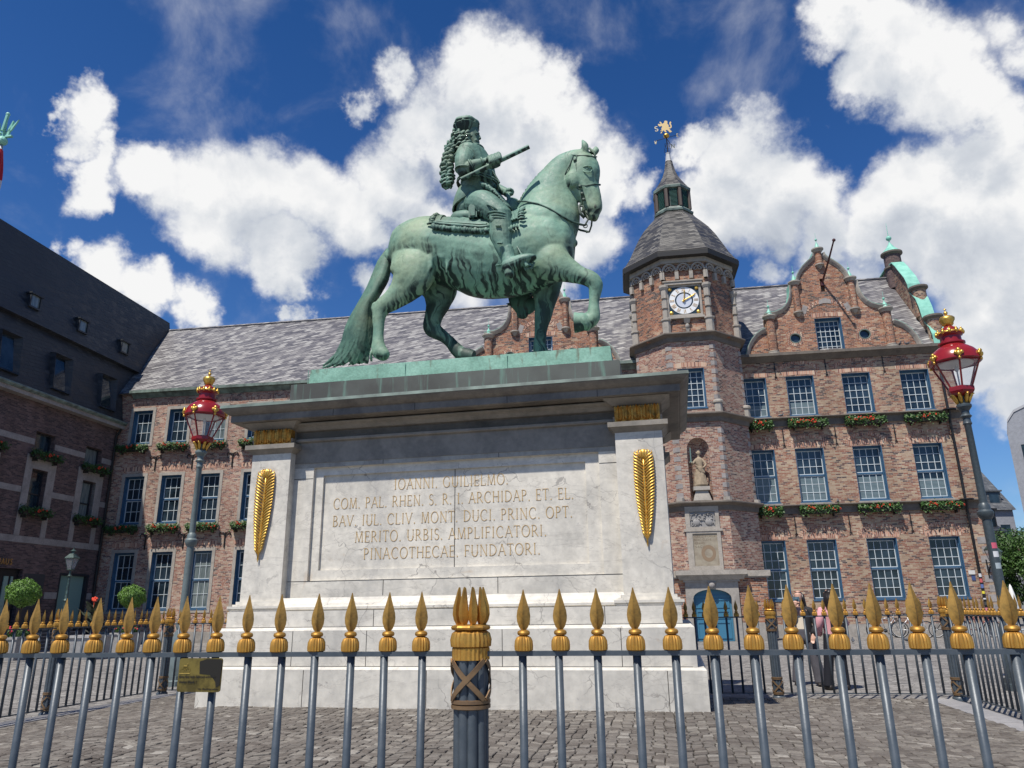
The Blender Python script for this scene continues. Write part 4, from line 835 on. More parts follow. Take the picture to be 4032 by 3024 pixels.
# ---- saddle cloth: shell over the barrel, with fringe
TRK = [(760,890,190,158),(850,905,190,158),(950,925,212,165),(1060,945,232,170),(1180,940,232,168),(1290,905,232,160),(1330,892,230,156)]
def body_pt(x, ang, extra):   # ang 0 = top, 90 = widest towards the viewer
    for i in range(len(TRK)-1):
        if TRK[i][0] <= x <= TRK[i+1][0]: break
    f_ = (x-TRK[i][0])/(TRK[i+1][0]-TRK[i][0]); y, a, l = [TRK[i][k]*(1-f_)+TRK[i+1][k]*f_ for k in (1,2,3)]
    c = Vector(z1(x, y)); return c+Vector((0, -math.sin(R(ang))*(l*K1+extra), math.cos(R(ang))*(a*K1*.98+extra)))
def cloth(b, x0, x1, lo, hi, extra, th=.022, waves=.006, nx=30, na=26):
    P = []
    for i in range(nx+1):
        x = x0+(x1-x0)*i/nx; row = []
        for j in range(na+1):
            a = lo+(hi-lo)*j/na; e = extra+waves*math.sin(i*1.3+j*.4)+.012*max(0,(abs(a)-55)/40); row.append((body_pt(x,a,e), body_pt(x,a,e+th)))
        P.append(row)
    o = len(b.v); N_ = na+1
    for k in (0,1):
        for row in P: b.v += [tuple(q[k]) for q in row]
    T_ = (nx+1)*N_; id_ = lambda k, i, j: o+k*T_+i*N_+j
    for i in range(nx):
        for j in range(na): b.f.append((id_(0,i,j),id_(0,i,j+1),id_(0,i+1,j+1),id_(0,i+1,j))); b.f.append((id_(1,i,j),id_(1,i+1,j),id_(1,i+1,j+1),id_(1,i,j+1)))
    for i in range(nx): 
        for j in (0,na): b.f.append((id_(0,i,j),id_(0,i+1,j),id_(1,i+1,j),id_(1,i,j)))
    for j in range(na):
        for i in (0,nx): b.f.append((id_(0,i,j),id_(0,i,j+1),id_(1,i,j+1),id_(1,i,j)))
b = MB(); cloth(b, 800, 1120, -66, 66, .02); sc_ = st.part('saddle_cloth', b, M['bronze_rider'], None, True, 40)
b = MB(); cloth(b, 1190, 1275, -60, 60, .05); cloth(b, 812, 1100, -60, -52, .045, waves=0); cloth(b, 812, 1100, 56, 60, .045, waves=0)
cloth(b, 818, 832, -60, 60, .045, waves=0, nx=3); st.part('cloth_border', b, M['bronze_rider'], sc_, True, 40)
b = MB(); rnd = random.Random(2)
def tassels(pts, step, up):
    for i in range(len(pts)-1):
        a, c = Vector(pts[i]), Vector(pts[i+1]); L = (c-a).length; n_ = max(1,int(L/step))
        for k in range(n_):
            q = a.lerp(c, (k+.5)/n_); dr = up.normalized(); e = q+dr*rnd.uniform(.09,.13)+Vector((rnd.uniform(-.01,.01),rnd.uniform(-.01,.01),0))
            b.tube([q, q.lerp(e,.5)+Vector((0,-.02,0)), e], [.020,.028,.016], 6)
edge = [body_pt(x, 66, .05) for x in range(800,1121,20)]; tassels(edge, .022, Vector((0,-.1,-1))); b.tube([e+Vector((0,-.015,.01)) for e in edge], .035, 8)
for e_ in edge[::3]: b.sphere(e_+Vector((0,-.02,-.06)), .05, 10, 8, (1,.7,1.2))
tassels([body_pt(798, a, .04) for a in range(-60,67,6)], .05, Vector((-1,0,-.1))); tassels([body_pt(1278, a, .07) for a in range(-60,72,6)], .05, Vector((1,-.1,.1)))
tassels([body_pt(x, 70, .06) for x in range(1190,1281,15)], .04, Vector((.1,-.1,-1)))
for a in range(-60,66,14): b.sphere(body_pt(788,a,.05), .042, 8, 6); b.sphere(body_pt(1290,a,.07), .042, 8, 6)
st.part('fringe', b, M['bronze_rider'], sc_, True)
b = MB()   # saddle with high cantle and pistol holster
loft(b, [(905,742,0,60,100),(960,740,0,62,110),(1080,735,0,60,105),(1180,690,0,66,80),(1215,640,0,50,60)], conv=z1, k=K1)
q = z2(600,1290,-.36); b2 = []
for a in range(0,181,15): b2.append((q[0]+.075*math.cos(R(a)), q[2]+.20+.075*math.sin(R(a))))
b.poly([(q[0]+.075,q[2])]+b2+[(q[0]-.075,q[2])], [], q[1]-.11, depth=.13); b.poly([(q[0]+.045,q[2]+.02)]+[(q[0]+.045*math.cos(R(a)), q[2]+.19+.045*math.sin(R(a))) for a in range(0,181,20)]+[(q[0]-.045,q[2]+.02)], [], q[1]-.135, depth=.03)
st.part('saddle', b, M['bronze_rider'], None, True, 35)

# ---- rider
rb = MB(); L2 = lambda stn, **kw: loft(rb, stn, conv=z2, k=K2, **kw)
L2([(530,1215,0,118,165),(555,1120,0,140,170),(590,1010,0,150,165),(625,900,0,170,165),(640,800,0,185,190),(605,700,0,182,225),(575,610,0,165,240),(575,555,0,118,190),(592,515,0,60,80)], n=26)
L2([(600,520,0,52,52),(600,455,0,56,56)])
L2([(598,545,-.01,40,50),(606,530,-.01,43,50),(614,488,-.01,44,50),(603,450,-.01,51,58),(592,405,-.01,58,66),(588,360,-.01,62,68),(583,320,-.01,62,68),(580,290,-.01,48,54)], n=22)     # head
loft(rb, [(640,352,-.01,12,11),(652,380,-.01,15,13),(660,402,-.01,17,17)], conv=z2, k=K2, n=10); loft(rb, [(566,350,-.095,10,8),(600,343,-.10,12,10),(642,346,-.05,12,12),(648,346,0,12,12)], conv=z2, k=K2, n=8)
for x, y, o_, r_, sc in ((652,438,-.01,.016,(.9,2.0,.6)),(650,452,-.01,.017,(.9,1.8,.6)),(645,486,-.01,.036,(.9,1.1,.8)),(612,425,-.075,.045,(1.1,.8,1)),(618,510,-.02,.05,(1,1.2,.8))): rb.sphere(z2(x,y,o_), r_, 10, 8, sc)
na = -.33   # near arm: shoulder, elbow, forearm towards the front
L2([(505,570,na*.85,100,90),(492,640,na*1.15,98,92),(480,715,na*1.3,82,80),(490,770,na*1.35,66,66)], n=20)
L2([(485,765,na*1.35,60,62),(550,722,na*1.35,70,66),(620,690,na*1.3,60,58),(690,668,na*1.25,46,46),(730,660,na*1.2,42,42)], n=18)
L2([(505,570,.28,100,90),(560,690,.42,78,76),(680,830,.46,64,62),(820,930,.40,56,54),(950,985,.28,42,42)], n=16)
# palm + five gloved fingers closed round the baton
L2([(728,655,-.40,44,42),(770,645,-.43,56,34),(820,632,-.45,52,32)], n=14)
for k, (bx, by) in enumerate(((758,608),(792,594),(828,582),(862,570))):
    L2([(bx-10,by+34,-.47,20,19),(bx,by-2,-.55,23,22),(bx+16,by+26,-.61,22,21),(bx+22,by+68,-.60,20,19),(bx+10,by+104,-.50,16,15)], n=10, sub=3)
L2([(745,690,-.44,20,20),(790,712,-.50,20,20),(840,705,-.53,17,17),(875,690,-.52,14,14)], n=10, sub=3)
for k in range(4): L2([(945+k*14,960+k*4,.25,15,15),(975+k*10,985+k*6,.20,16,16),(968+k*8,1015,.24,12,12)], n=8, sub=3)
L2([(950,1000,.24,40,40),(985,985,.24,46,44)], n=12)
# near leg
L2([(600,1100,-.20,130,110),(690,1110,-.34,140,110),(790,1170,-.42,128,104),(875,1235,-.46,116,98)], n=20)
L2([(880,1230,-.46,118,100),(888,1310,-.47,112,96),(888,1400,-.48,120,96),(896,1480,-.49,112,88),(912,1560,-.50,90,72),(930,1630,-.51,68,60)], n=20)
L1r = lambda stn, **kw: loft(rb, stn, conv=z1, k=K1, **kw)
L1r([(1178,890,-.51,36,32),(1190,945,-.51,38,34),(1198,985,-.52,42,38)], n=16); L1r([(1185,990,-.52,40,38),(1225,976,-.53,40,40),(1270,958,-.54,34,40),(1310,945,-.55,26,36),(1338,936,-.55,15,24)], n=16)
L1r([(1190,1000,-.52,26,30),(1194,1038,-.52,26,30)], n=12)
L2([(600,1100,.20,130,110),(790,1170,.42,118,100),(880,1240,.46,104,90),(890,1400,.48,100,80),(930,1640,.5,60,52)], n=16); L1r([(1190,985,.52,34,34),(1330,940,.55,14,22)], n=12)
# loose end of cloak / far stirrup leg seen below the belly
rider = sculpt('rider', rb, M['bronze_rider'], st.e, st.org, .0095, 3, [(.08,.006)])
b = MB(); loft(b, [(1230,1130,.5,50,30),(1260,1180,.5,70,36),(1300,1215,.5,62,30),(1340,1200,.48,30,22)], conv=z1, k=K1); loft(b, [(1255,1190,.5,58,30),(1270,1250,.5,40,26),(1268,1280,.5,30,20)], conv=z1, k=K1)
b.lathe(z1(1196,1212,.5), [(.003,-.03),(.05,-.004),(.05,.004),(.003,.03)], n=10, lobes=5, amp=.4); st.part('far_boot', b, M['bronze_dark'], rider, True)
b = MB()   # armour: pauldron lames, elbow and cuff rims, cuirass edge, tassets, knee
def hoop(c, r_, tilt, w=.014, lat=1.0, a0=0, a1=360):
    pts = []
    for j in range(25):
        a = R(a0+(a1-a0)*j/24); x = r_*math.cos(a)*K2; y = r_*lat*math.sin(a)*K2; T = R(tilt); pts.append((c[0]+x*math.cos(T), c[1]+y, c[2]+x*math.sin(T)))
    b.tube(pts, w, 6)
for i, r_ in enumerate((114,99,84,69,54)):
    pts = []
    for j in range(15):
        a = R(18+j*10.3); x_, y_ = 486+r_*math.cos(a), 648-r_*math.sin(a)*1.05+i*7; dd = math.hypot(x_-500, y_-600)/125; pts.append(z2(x_, y_, -(.28+.155*math.sqrt(max(.02,1-dd*dd)))))
    b.tube(pts, .019, 6)
hoop(z2(488,745,na*1.33), 84, -5, .02, 1.0); hoop(z2(575,712,na*1.36), 76, -68, .02); hoop(z2(592,706,na*1.35), 72, -68, .012); hoop(z2(700,668,na*1.24), 54, -70, .02)
b.sphere(z2(470,770,na*1.42), .06, 12, 8, (1,.8,1.2))
for dy, r_ in ((0,212),(26,216)): hoop(z2(640,888+dy,0), r_, -8, .022, .93)
hoop(z2(600,540,0), 96, 12, .028, 1.1)
for dx, dy in ((0,0),(6,30),(12,58)): hoop(z2(868+dx,1258+dy,-.46), 116-dy*.1, -12, .014, .95)
kc = z2(820,1262,-.60); b.lathe_s((kc[0],kc[1],kc[2]), .095, 16, 8, (1,.35,1.05)); hoop(z2(820,1195,-.5), 92, -40, .02)
for x, y in ((862,1352),(880,1540)):
    for d_ in (-18,0,18): q = z2(x+d_,y,-.665 if y<1400 else -.66); b.sphere(q, .022, 8, 6)
rnd = random.Random(6)
for i in range(26):   # rivets
    a = -60+i*10; q = z2(505+96*math.cos(R(a)), 572+88*math.sin(R(a)), na*1.35); b.sphere(q, .009, 6, 4)
st.part('armour_lames', b, M['bronze_rider'], rider, True)
b = MB()   # flaring skirt of the cuirass
rs = []
for i in range(11):
    t = i/10; L_ = Vector(z2(425-58*t, 985+225*t, 0)); R_ = Vector(z2(705+12*t, 935+80*t, 0)); c = (L_+R_)/2; ax = (R_-L_)/2; lat = (.235+.10*t+.05*math.sin(t*3.1))
    rs.append([c+ax*math.cos(a)*(1+.05*math.sin(t*3.1))+Vector((0,-lat*math.sin(a),0))+Vector((0,0,-.05*t*abs(math.sin(a)))) for a in [j*2*math.pi/40 for j in range(40)]])
b.ring(rs, cap=False); inner = [[(p[0]*.93+z2(550,1050)[0]*.07, p[1]*.93+V0*.07, p[2]-.012) for p in r_] for r_ in rs]; b.ring(inner[::-1], cap=False)
b.ring([rs[-1], inner[-1]], cap=False); st.part('armour_skirt', b, M['bronze_rider'], rider, True, 40)
b = MB(); rnd = random.Random(9)   # sash and lambrequins
for k in range(16):
    t = k/15; x = 690+250*t; y = 900+140*t*t+90*t; b.tube([z2(x-30,y-20,-.33+.05*t), z2(x,y+rnd.uniform(-10,10),-.40+.08*t), z2(x+45,y+30,-.36+.1*t), z2(x+80,y+75,-.22+.1*t)], [.022,.04,.036,.012], 7)
for k in range(22):
    x = 650+(k%8)*24; y = 1085+(k//8)*38+(k%8)*10; b.tube([z2(x,y,-.46-.004*(k%8)), z2(x+4,y+36,-.50-.004*(k%8)), z2(x+14,y+66,-.47)], [.018,.026,.006], 6)
for k in range(9): a = k*.7; b.sphere(z2(985+26*math.cos(a), 985+22*math.sin(a), .05*math.cos(a*2)), .045, 8, 6)
b.tube([z2(965,1010,-.1), z2(985,1080,-.12), z2(1000,1130,-.1)], [.04,.035,.02], 8)
for k in range(13): t = k/12; b.sphere(z2(560+230*t, 478+190*t+ -30*math.sin(t*3.1), -.30+.16*t), .024, 8, 6)
for k in range(10): t = k/9; b.sphere(z2(800+70*t, 760+120*t, -.10+.05*t), .024, 8, 6)
st.part('sash', b, M['bronze_rider'], rider, True)
# long curled wig
b = MB(); rnd = random.Random(21)
def curl(x, y, off, r_, L, n_=14):
    pts = []; c = Vector(z2(x,y,off)); 
    for j in range(n_): a = j*.95; pts.append(c+Vector((math.cos(a)*r_*.55, math.sin(a)*r_*.5, -L*j/n_)))
    b.tube(pts, [r_*.5*(1-.4*j/n_) for j in range(n_)], 7)
def lock(x, y, off, r_):
    c = Vector(z2(x, y, off)); ax = Vector((rnd.gauss(0,.4), rnd.gauss(0,.4), -1)).normalized(); A = ax.orthogonal().normalized(); B = ax.cross(A); pts = []
    for j in range(12): a = j*.9; pts.append(c+(A*math.cos(a)+B*math.sin(a))*r_*.62+ax*(r_*.22*j-r_*1.2))
    b.tube(pts, [r_*.52*(1-.3*abs(j-5)/6) for j in range(12)], 7)
for y0 in range(352,505,33):
    w0, w1 = (508 if y0 < 345 else 392, 552-max(0,(y0-330))*.12); x = w0
    while x < w1: lock(x+rnd.uniform(-6,6), y0+rnd.uniform(-8,8), -.225*math.sqrt(max(.05,1-((x-470)/150)**2))+rnd.uniform(-.02,.02), .070); x += 45
for y0 in range(490,900,40):
    t_ = min(1,(y0-490)/200); cx = 352-46*t_; hw = 28+18*t_
    for dx in (-hw*.6,hw*.6):
        for o_ in (-.15,.0,.14): lock(cx+dx+rnd.uniform(-8,8), y0+rnd.uniform(-10,10), o_, .072)
for k in range(14): lock(545+rnd.uniform(-30,10), 365+rnd.uniform(0,110), .19, .056)
L_ = [(470,345,.03,60,95),(465,400,.03,75,105),(455,480,.03,75,105)]; loft(b, L_, conv=z2, k=K2); loft(b, [(365,500,.02,30,100),(325,600,.02,32,95),(306,740,.02,34,90),(306,850,.02,34,80),(312,890,.02,34,70)], conv=z2, k=K2)
st.part('wig', b, M['bronze_rider'], rider, True)
b = MB(); c0 = z2(514,352,0)
b.lathe(c0, [(.150,-.03),(.178,.0),(.205,.05),(.238,.10),(.252,.135),(.240,.150),(.20,.152)], n=48, lobes=12, amp=.025)
b.lathe(c0, [(.20,.14),(.236,.165),(.250,.195),(.240,.235),(.195,.272),(.12,.292),(.03,.296)], n=48, lobes=6, amp=.045)
for k in range(6):
    a = k*math.pi/3+math.pi/6
    for j in range(8): t = j/7; b.sphere((c0[0]+math.cos(a)*.228*math.cos(t*1.45), c0[1]+math.sin(a)*.228*math.cos(t*1.45), c0[2]+.165+.135*math.sin(t*1.5)), .024, 6, 5)
cr__ = b; b = MB(); b.tube([(c0[0],c0[1],c0[2]+.29),(c0[0],c0[1],c0[2]+.41)], .018, 6); b.sphere((c0[0],c0[1],c0[2]+.32), .032, 8, 6); b.box(c0[0]-.045,c0[0]+.045,c0[1]-.015,c0[1]+.015,c0[2]+.365,c0[2]+.40); orb_ = b; b = cr__
cwn = st.part('crown', b, M['bronze_rider'], rider, True, 40); st.part('crown_cross', orb_, M['bronze_dark'], rider)
b = MB(); A_ = Vector(z2(458,848,-.50)); B_ = Vector(z2(1198,490,-.50)); b.tube([A_,A_.lerp(B_,.5),B_], .041, 16); st.part('baton', b, M['bronze_rider'], rider, True, 40)
# face details, stirrup, spur
b = MB(); b.tube([z2(608,350,-.115), z2(622,346,-.105), z2(636,350,-.085)], .008, 5); b.sphere(z2(622,362,-.098), .014, 8, 6); b.tube([z2(628,432,-.09), z2(640,430,-.07), z2(652,432,-.03)], .009, 5); st.part('face_detail', b, M['bronze_dark'], rider, True)
b = MB(); b.tube([z1(1215,835,-.46), z1(1250,895,-.52), z1(1268,930,-.56)], .014, 6); b.tube([z1(1262,915,-.57), z1(1285,965,-.60), z1(1298,990,-.60)], [.02,.03,.034], 8)
b.tube([z1(1268,985,-.52),z1(1290,1010,-.52),z1(1325,1000,-.52),z1(1338,970,-.52),z1(1318,965,-.52)], .022, 7); b.lathe(z1(1300,985,-.50), [(.08,-.04),(.085,0),(.075,.02),(.0,.02)], n=18)
st.part('stirrup', b, M['bronze_rider'], rider, True, 40)
b = MB(); b.tube([z1(1195,960,-.58), z1(1160,975,-.56), z1(1132,985,-.53)], [.016,.014,.010], 6); b.lathe(z1(1128,986,-.53), [(.003,-.02),(.036,-.004),(.036,.004),(.003,.02)], n=20, lobes=8, amp=.35)
for k in range(6): b.tube([z1(1175+k*22,962-k*5,-.59), z1(1180+k*22,1000-k*7,-.60)], .009, 5)
st.part('spur', b, M['bronze_rider'], rider, True)
# ================================================================== BUILDINGS (frame BY: u along the facade, v away from the camera)
BY = -8.4; BV = 36.8
def rect(u0, u1, z0, z1): return [(u0,z0),(u1,z0),(u1,z1),(u0,z1)]
def window(th, uc, z0, z1, w, v, cols, rows, parent=None, glass='glass', surround=False, axis='v', blind=0):
    """rows = (upper, lower) pane rows; a single number means one sash. axis 'u': window in a plane u=const facing +u (uc is then its v)"""
    fw = .07; a, c = uc-w/2, uc+w/2; d = .27
    def T(b):
        if axis == 'u': b.v = [(v-(q[1]), q[0], q[2]) for q in b.v]
        else: b.v = [(q[0], v+q[1], q[2]) for q in b.v]
        return b
    fr = MB()
    fr.box(a,a+fw,d-.04,d+.06,z0,z1); fr.box(c-fw,c,d-.12,d+.06,z0,z1); fr.box(a+fw,c-fw,d-.08,d+.06,z1-fw*1.3,z1); fr.box(a+fw,c-fw,d-.06,d+.06,z0,z0+fw)
    fr.box(a+.003,a+.02,.02,d-.04,z0,z1); fr.box(c-.04,c-.003,.015,d-.12,z0,z1); fr.box(a+.02,c-.04,.02,d-.08,z1-.03,z1-.003); fr.box(a-.03,c+.03,-.03,d,z0-.07,z0-.004)
    two = isinstance(rows, tuple); zs = []
    if two:
        n1, n2 = rows; zm = z0+(z1-z0)*n2/(n1+n2)+ (.0); fr.box(a+fw,c-fw,d-.03,d+.055,zm-.035,zm+.035); zs = [(z0+fw,zm-.035,n2,.0),(zm+.035,z1-fw*1.3,n1,-.02)]
    else: zs = [(z0+fw,z1-fw*1.3,rows,0)]
    f = th.part('window', T(fr), M['blue'], parent)
    br = MB(); gl = MB()
    for za, zb, n_, dd in zs:
        A, B = a+fw, c-fw; e = .035; y0, y1 = d+dd, d+dd+.03
        br.box(A,A+e,y0,y1,za,zb); br.box(B-e,B,y0,y1,za,zb); br.box(A+e,B-e,y0,y1,za,za+e); br.box(A+e,B-e,y0,y1,zb-e,zb)
        for i in range(1, cols): x = A+(B-A)*i/cols; br.box(x-.013,x+.013,y0+.004,y1-.004,za+e,zb-e)
        for i in range(1, n_): z = za+(zb-za)*i/n_; br.box(A+e,B-e,y0+.002,y1-.002,z-.013,z+.013)
        gl.box(A,B,y1,y1+.01,za,zb)
    th.part('glazing_bars', T(br), M['white_bar'], f); th.part('pane', T(gl), M[glass], f)
    if blind:
        bl = MB(); zb_ = z0+fw+.04; zt_ = z0+(z1-z0)*blind; k = zb_
        while k < zt_: bl.box(a+fw+.04,c-fw-.04,d+.018,d+.0295,k,k+.045); k += .06
        th.part('blind', T(bl), M['blind'], f)
    if surround:
        s = MB(); q = .17; s.poly([(a-q,z0-.19),(c+q,z0-.19),(c+q,z1+q),(a-q,z1+q)], [rect(a,c,z0,z1)], -.025, depth=.19); th.part('surround', T(s), M['trim_stone'], f)
    return f
def anchor_t(th, u, z, v=BV):   # black iron wall anchor with two curled arms
    b = MB(); b.box(u-.03,u+.03,v-.05,v-.01,z-.42,z+.36)
    for s in (-1,1): b.tube([(u,v-.04,z+.18),(u+s*.10,v-.05,z+.36),(u+s*.25,v-.05,z+.40),(u+s*.33,v-.05,z+.28),(u+s*.28,v-.05,z+.16)], [.03,.032,.03,.026,.016], 6)
    th.part('wall_anchor', b, M['black_iron'])
def anchor_s(th, u, z, v=BV):
    b = MB(); b.box(u-.018,u+.018,v-.045,v-.008,z-.38,z+.42); b.box(u-.035,u+.035,v-.055,v-.01,z-.02,z+.03); b.tube([(u-.07,v-.04,z-.46),(u,v-.04,z-.36),(u+.07,v-.04,z-.46)], .016, 6); b.box(u-.045,u+.045,v-.05,v-.01,z-.42,z-.38); th.part('wall_anchor', b, M['black_iron'])
def arch_band(th, uc, w, z, v=BV, up=.24, fan=0, m='soldier', parent=None):
    b = MB()
    n_ = 12
    if not fan:
        b.ring([[(uc-w/2-.12+(w+.24)*i/n_, v-.006, z+.02+.05*math.sin(math.pi*i/n_)), (uc-w/2-.12+(w+.24)*i/n_+(i/n_-.5)*.12, v-.006, z+up+.06*math.sin(math.pi*i/n_)),(uc-w/2-.12+(w+.24)*i/n_+(i/n_-.5)*.12, v+.05, z+up+.06*math.sin(math.pi*i/n_)),(uc-w/2-.12+(w+.24)*i/n_, v+.05, z+.02+.05*math.sin(math.pi*i/n_))] for i in range(n_+1)])
    else:
        for k in range(17):
            a = R(22+136*k/16); r0, r1 = w*.5, w*.5+.2; da = R(3.1)
            if abs(k-8) < 1: continue
            q = [(uc+r_*math.cos(aa)*1.12, z+r_*.72*math.sin(aa)) for r_, aa in ((r0,a-da),(r1,a-da),(r1,a+da),(r0,a+da))]; b.add([(x,v-.008,y) for x, y in q]+[(x,v+.02,y) for x, y in q], [(0,1,2,3),(0,1,5,4),(1,2,6,5),(2,3,7,6),(3,0,4,7)])
    return th.part('brick_arch', b, M[m], parent)
# ---- geranium boxes (three leaf masses shared by all)
def gbox_meshes(k, wd, fl):
    rnd = random.Random(40+k); lf = MB(); fw = MB(); bx = MB()
    bx.frustum((-wd/2+.08,wd/2-.08,.03,.27),(-wd/2+.05,wd/2-.05,0,.30),-.02,.17)
    for s in (-.35,.35): bx.box(wd*s-.015,wd*s+.015,.05,.34,-.16,-.02)
    for i in range(1150):
        x = rnd.uniform(-wd/2,wd/2); w = .5+.5*math.sin(x*5+k)*.5; y = rnd.gauss(.12,.11); z = .20+rnd.gauss(0,.085)*(.8+.5*w)-.25*max(0,-y)*rnd.random()
        if rnd.random() < .10: z -= rnd.uniform(.05,.22); y = -.05+rnd.uniform(-.06,.05)
        c = Vector((x,y,z)); n_ = Vector((rnd.gauss(0,.6),-.6+rnd.gauss(0,.5),.7+rnd.gauss(0,.5))).normalized(); a = n_.orthogonal().normalized(); b_ = n_.cross(a); s = rnd.uniform(.028,.052)
        p = [c+(a*math.cos(t)+b_*math.sin(t))*s*(1 if j%2 else .8) for j, t in enumerate([q*math.pi/3 for q in range(6)])]; lf.add(p, [tuple(range(6))])
    for i in range(fl):
        c = Vector((rnd.choice((-1,1))*abs(rnd.gauss(.25,.3))*wd*.6 if k else rnd.uniform(-wd/2,wd*.2), -.06+rnd.uniform(-.1,.1), .24+rnd.uniform(-.12,.1)))
        c.x = max(-wd/2,min(wd/2,c.x))
        for j in range(9):
            q = c+Vector((rnd.gauss(0,.022),rnd.gauss(0,.018),rnd.gauss(0,.022))); fw.sphere(q, .017, 5, 3)
    out = []
    for nm, mb, m in (('box',bx,M['soil_box']),('leaves',lf,M['leaf']),('flowers',fw,M['flower_red'])):
        o = obj(nm, mb, m); out.append((nm, o.data)); bpy.data.objects.remove(o)
    return out
GB = {(k,w): gbox_meshes(k, w, fl) for k, w, fl in ((0,1.85,20),(1,1.85,9),(2,1.75,12),(3,1.2,9))}
def flower_box(u, z, label, kind=(1,1.85), yaw=BY, v=BV, group='geranium boxes on the town hall', rz=0.0):
    th = Thing('flower_box', label, 'flower box', yaw, (u,v-.36,z), group); th.e.rotation_euler = (0,0,R(yaw)+rz)
    for nm, me in GB[kind]: link(bpy.data.objects.new(nm, me), th.e)
    return th

# ---------------- gabled right wing
rw = Thing('gabled_wing', 'sunlit brick wing with a curved gable, copper finials and four columns of windows', 'building', BY, (10.8,BV,0))
RU = (6.77, 9.05, 11.70, 14.40); rows_R = ((1.64,4.32,(3,3)),(6.10,8.67,(3,3)),(10.34,12.34,5))
holes = [rect(u-.665,u+.665,z0,z1) for u in RU for z0, z1, _ in rows_R]
b = MB(); b.poly(rect(5.2,16.2,0,13.45), holes, BV, depth=.38); wall = rw.part('wall', b, M['brick_tan'])
b = MB(); b.box(16.17,16.2,BV+.38,46.2,0,13.45); b.box(5.2,16.16,46.0,46.2,0,13.4); rw.part('wall', b, M['brick_tan'])
for u in RU:
    for r_, (z0, z1, rows) in enumerate(rows_R):
        window(rw, u, z0, z1, 1.33, BV, 4, rows, wall, 'glass', blind={(6.77,1):.95,(9.05,1):.97,(11.70,1):.42,(14.40,1):.36,(6.77,2):.3,(9.05,2):.35}.get((u,r_),0))
        arch_band(rw, u, 1.33, z1, parent=wall)
        if r_ < 2 : arch_band(rw, u, 1.6, z1-.05, fan=1, parent=wall)
for u in (9.05,11.70): arch_band(rw, u, 1.6, 12.42, fan=1, parent=wall)
b = MB(); 
for u in RU: 
    for z in (6.0-.02,10.22): b.box(u-.75,u+.75,BV-.10,BV+.15,z-.01,z+.06)
rw.part('window_sill', b, M['sandstone'], wall)
for z, nm in ((5.94,'m'),(10.20,'t')):
    b = MB(); b.box(5.25,16.35,BV-.05,BV+.02,z-.40,z-.10); b.frustum((5.2,16.3,BV-.06,BV+.02),(5.1,16.42,BV-.26,BV+.02),z-.10,z-.03); b.box(5.1,16.42,BV-.27,BV+.02,z-.03,z+.01); rw.part('string_course', b, M['band_stone'])
b = MB(); b.box(5.2,16.24,BV-.04,BV+.02,0,.56); rw.part('stone_plinth', b, M['sandstone'])
b = MB(); b.frustum((5.3,16.3,BV-.05,BV+.3),(5.3,16.5,BV-.34,BV+.3),13.12,13.36); b.box(5.3,16.52,BV-.40,BV+.3,13.36,13.50); rw.part('eaves_gutter', b, M['band_stone'])
for u in (7.92,10.35,13.05): 
    for z in (12.75,9.25,5.02): anchor_s(rw, u+(.05 if z < 6 else 0), z)
# quoins bottom right
b = MB()
for i in range(9): b.box(16.2-.42+(i%2)*.12,16.212,BV-.012,BV+.2,.6+i*.42,.6+i*.42+.30)
rw.part('quoin', b, M['shade_stone'], wall)
# roof
RVT, RZT = 41.5, 19.25
def main_roof(th, u0, u1, flush=False):
    ev = BV+.03 if flush else BV-.30
    b = MB(); b.add([(u0,ev,13.46),(u1,ev,13.46),(u1,RVT,RZT),(u0,RVT,RZT),(u0,46.2,13.45),(u1,46.2,13.45)], [(0,1,2,3),(3,2,5,4),(0,3,4),(1,5,2),(0,4,5,1)])
    rf = th.part('roof', b, M['slate']); b = MB(); b.tube([(u0,RVT,RZT+.01),((u0+u1)/2,RVT,RZT+.015),(u1,RVT,RZT+.01)], .09, 6); th.part('ridge_tiles', b, M['slate'], rf); return rf
rf = main_roof(rw, 4.6, 15.7, True)
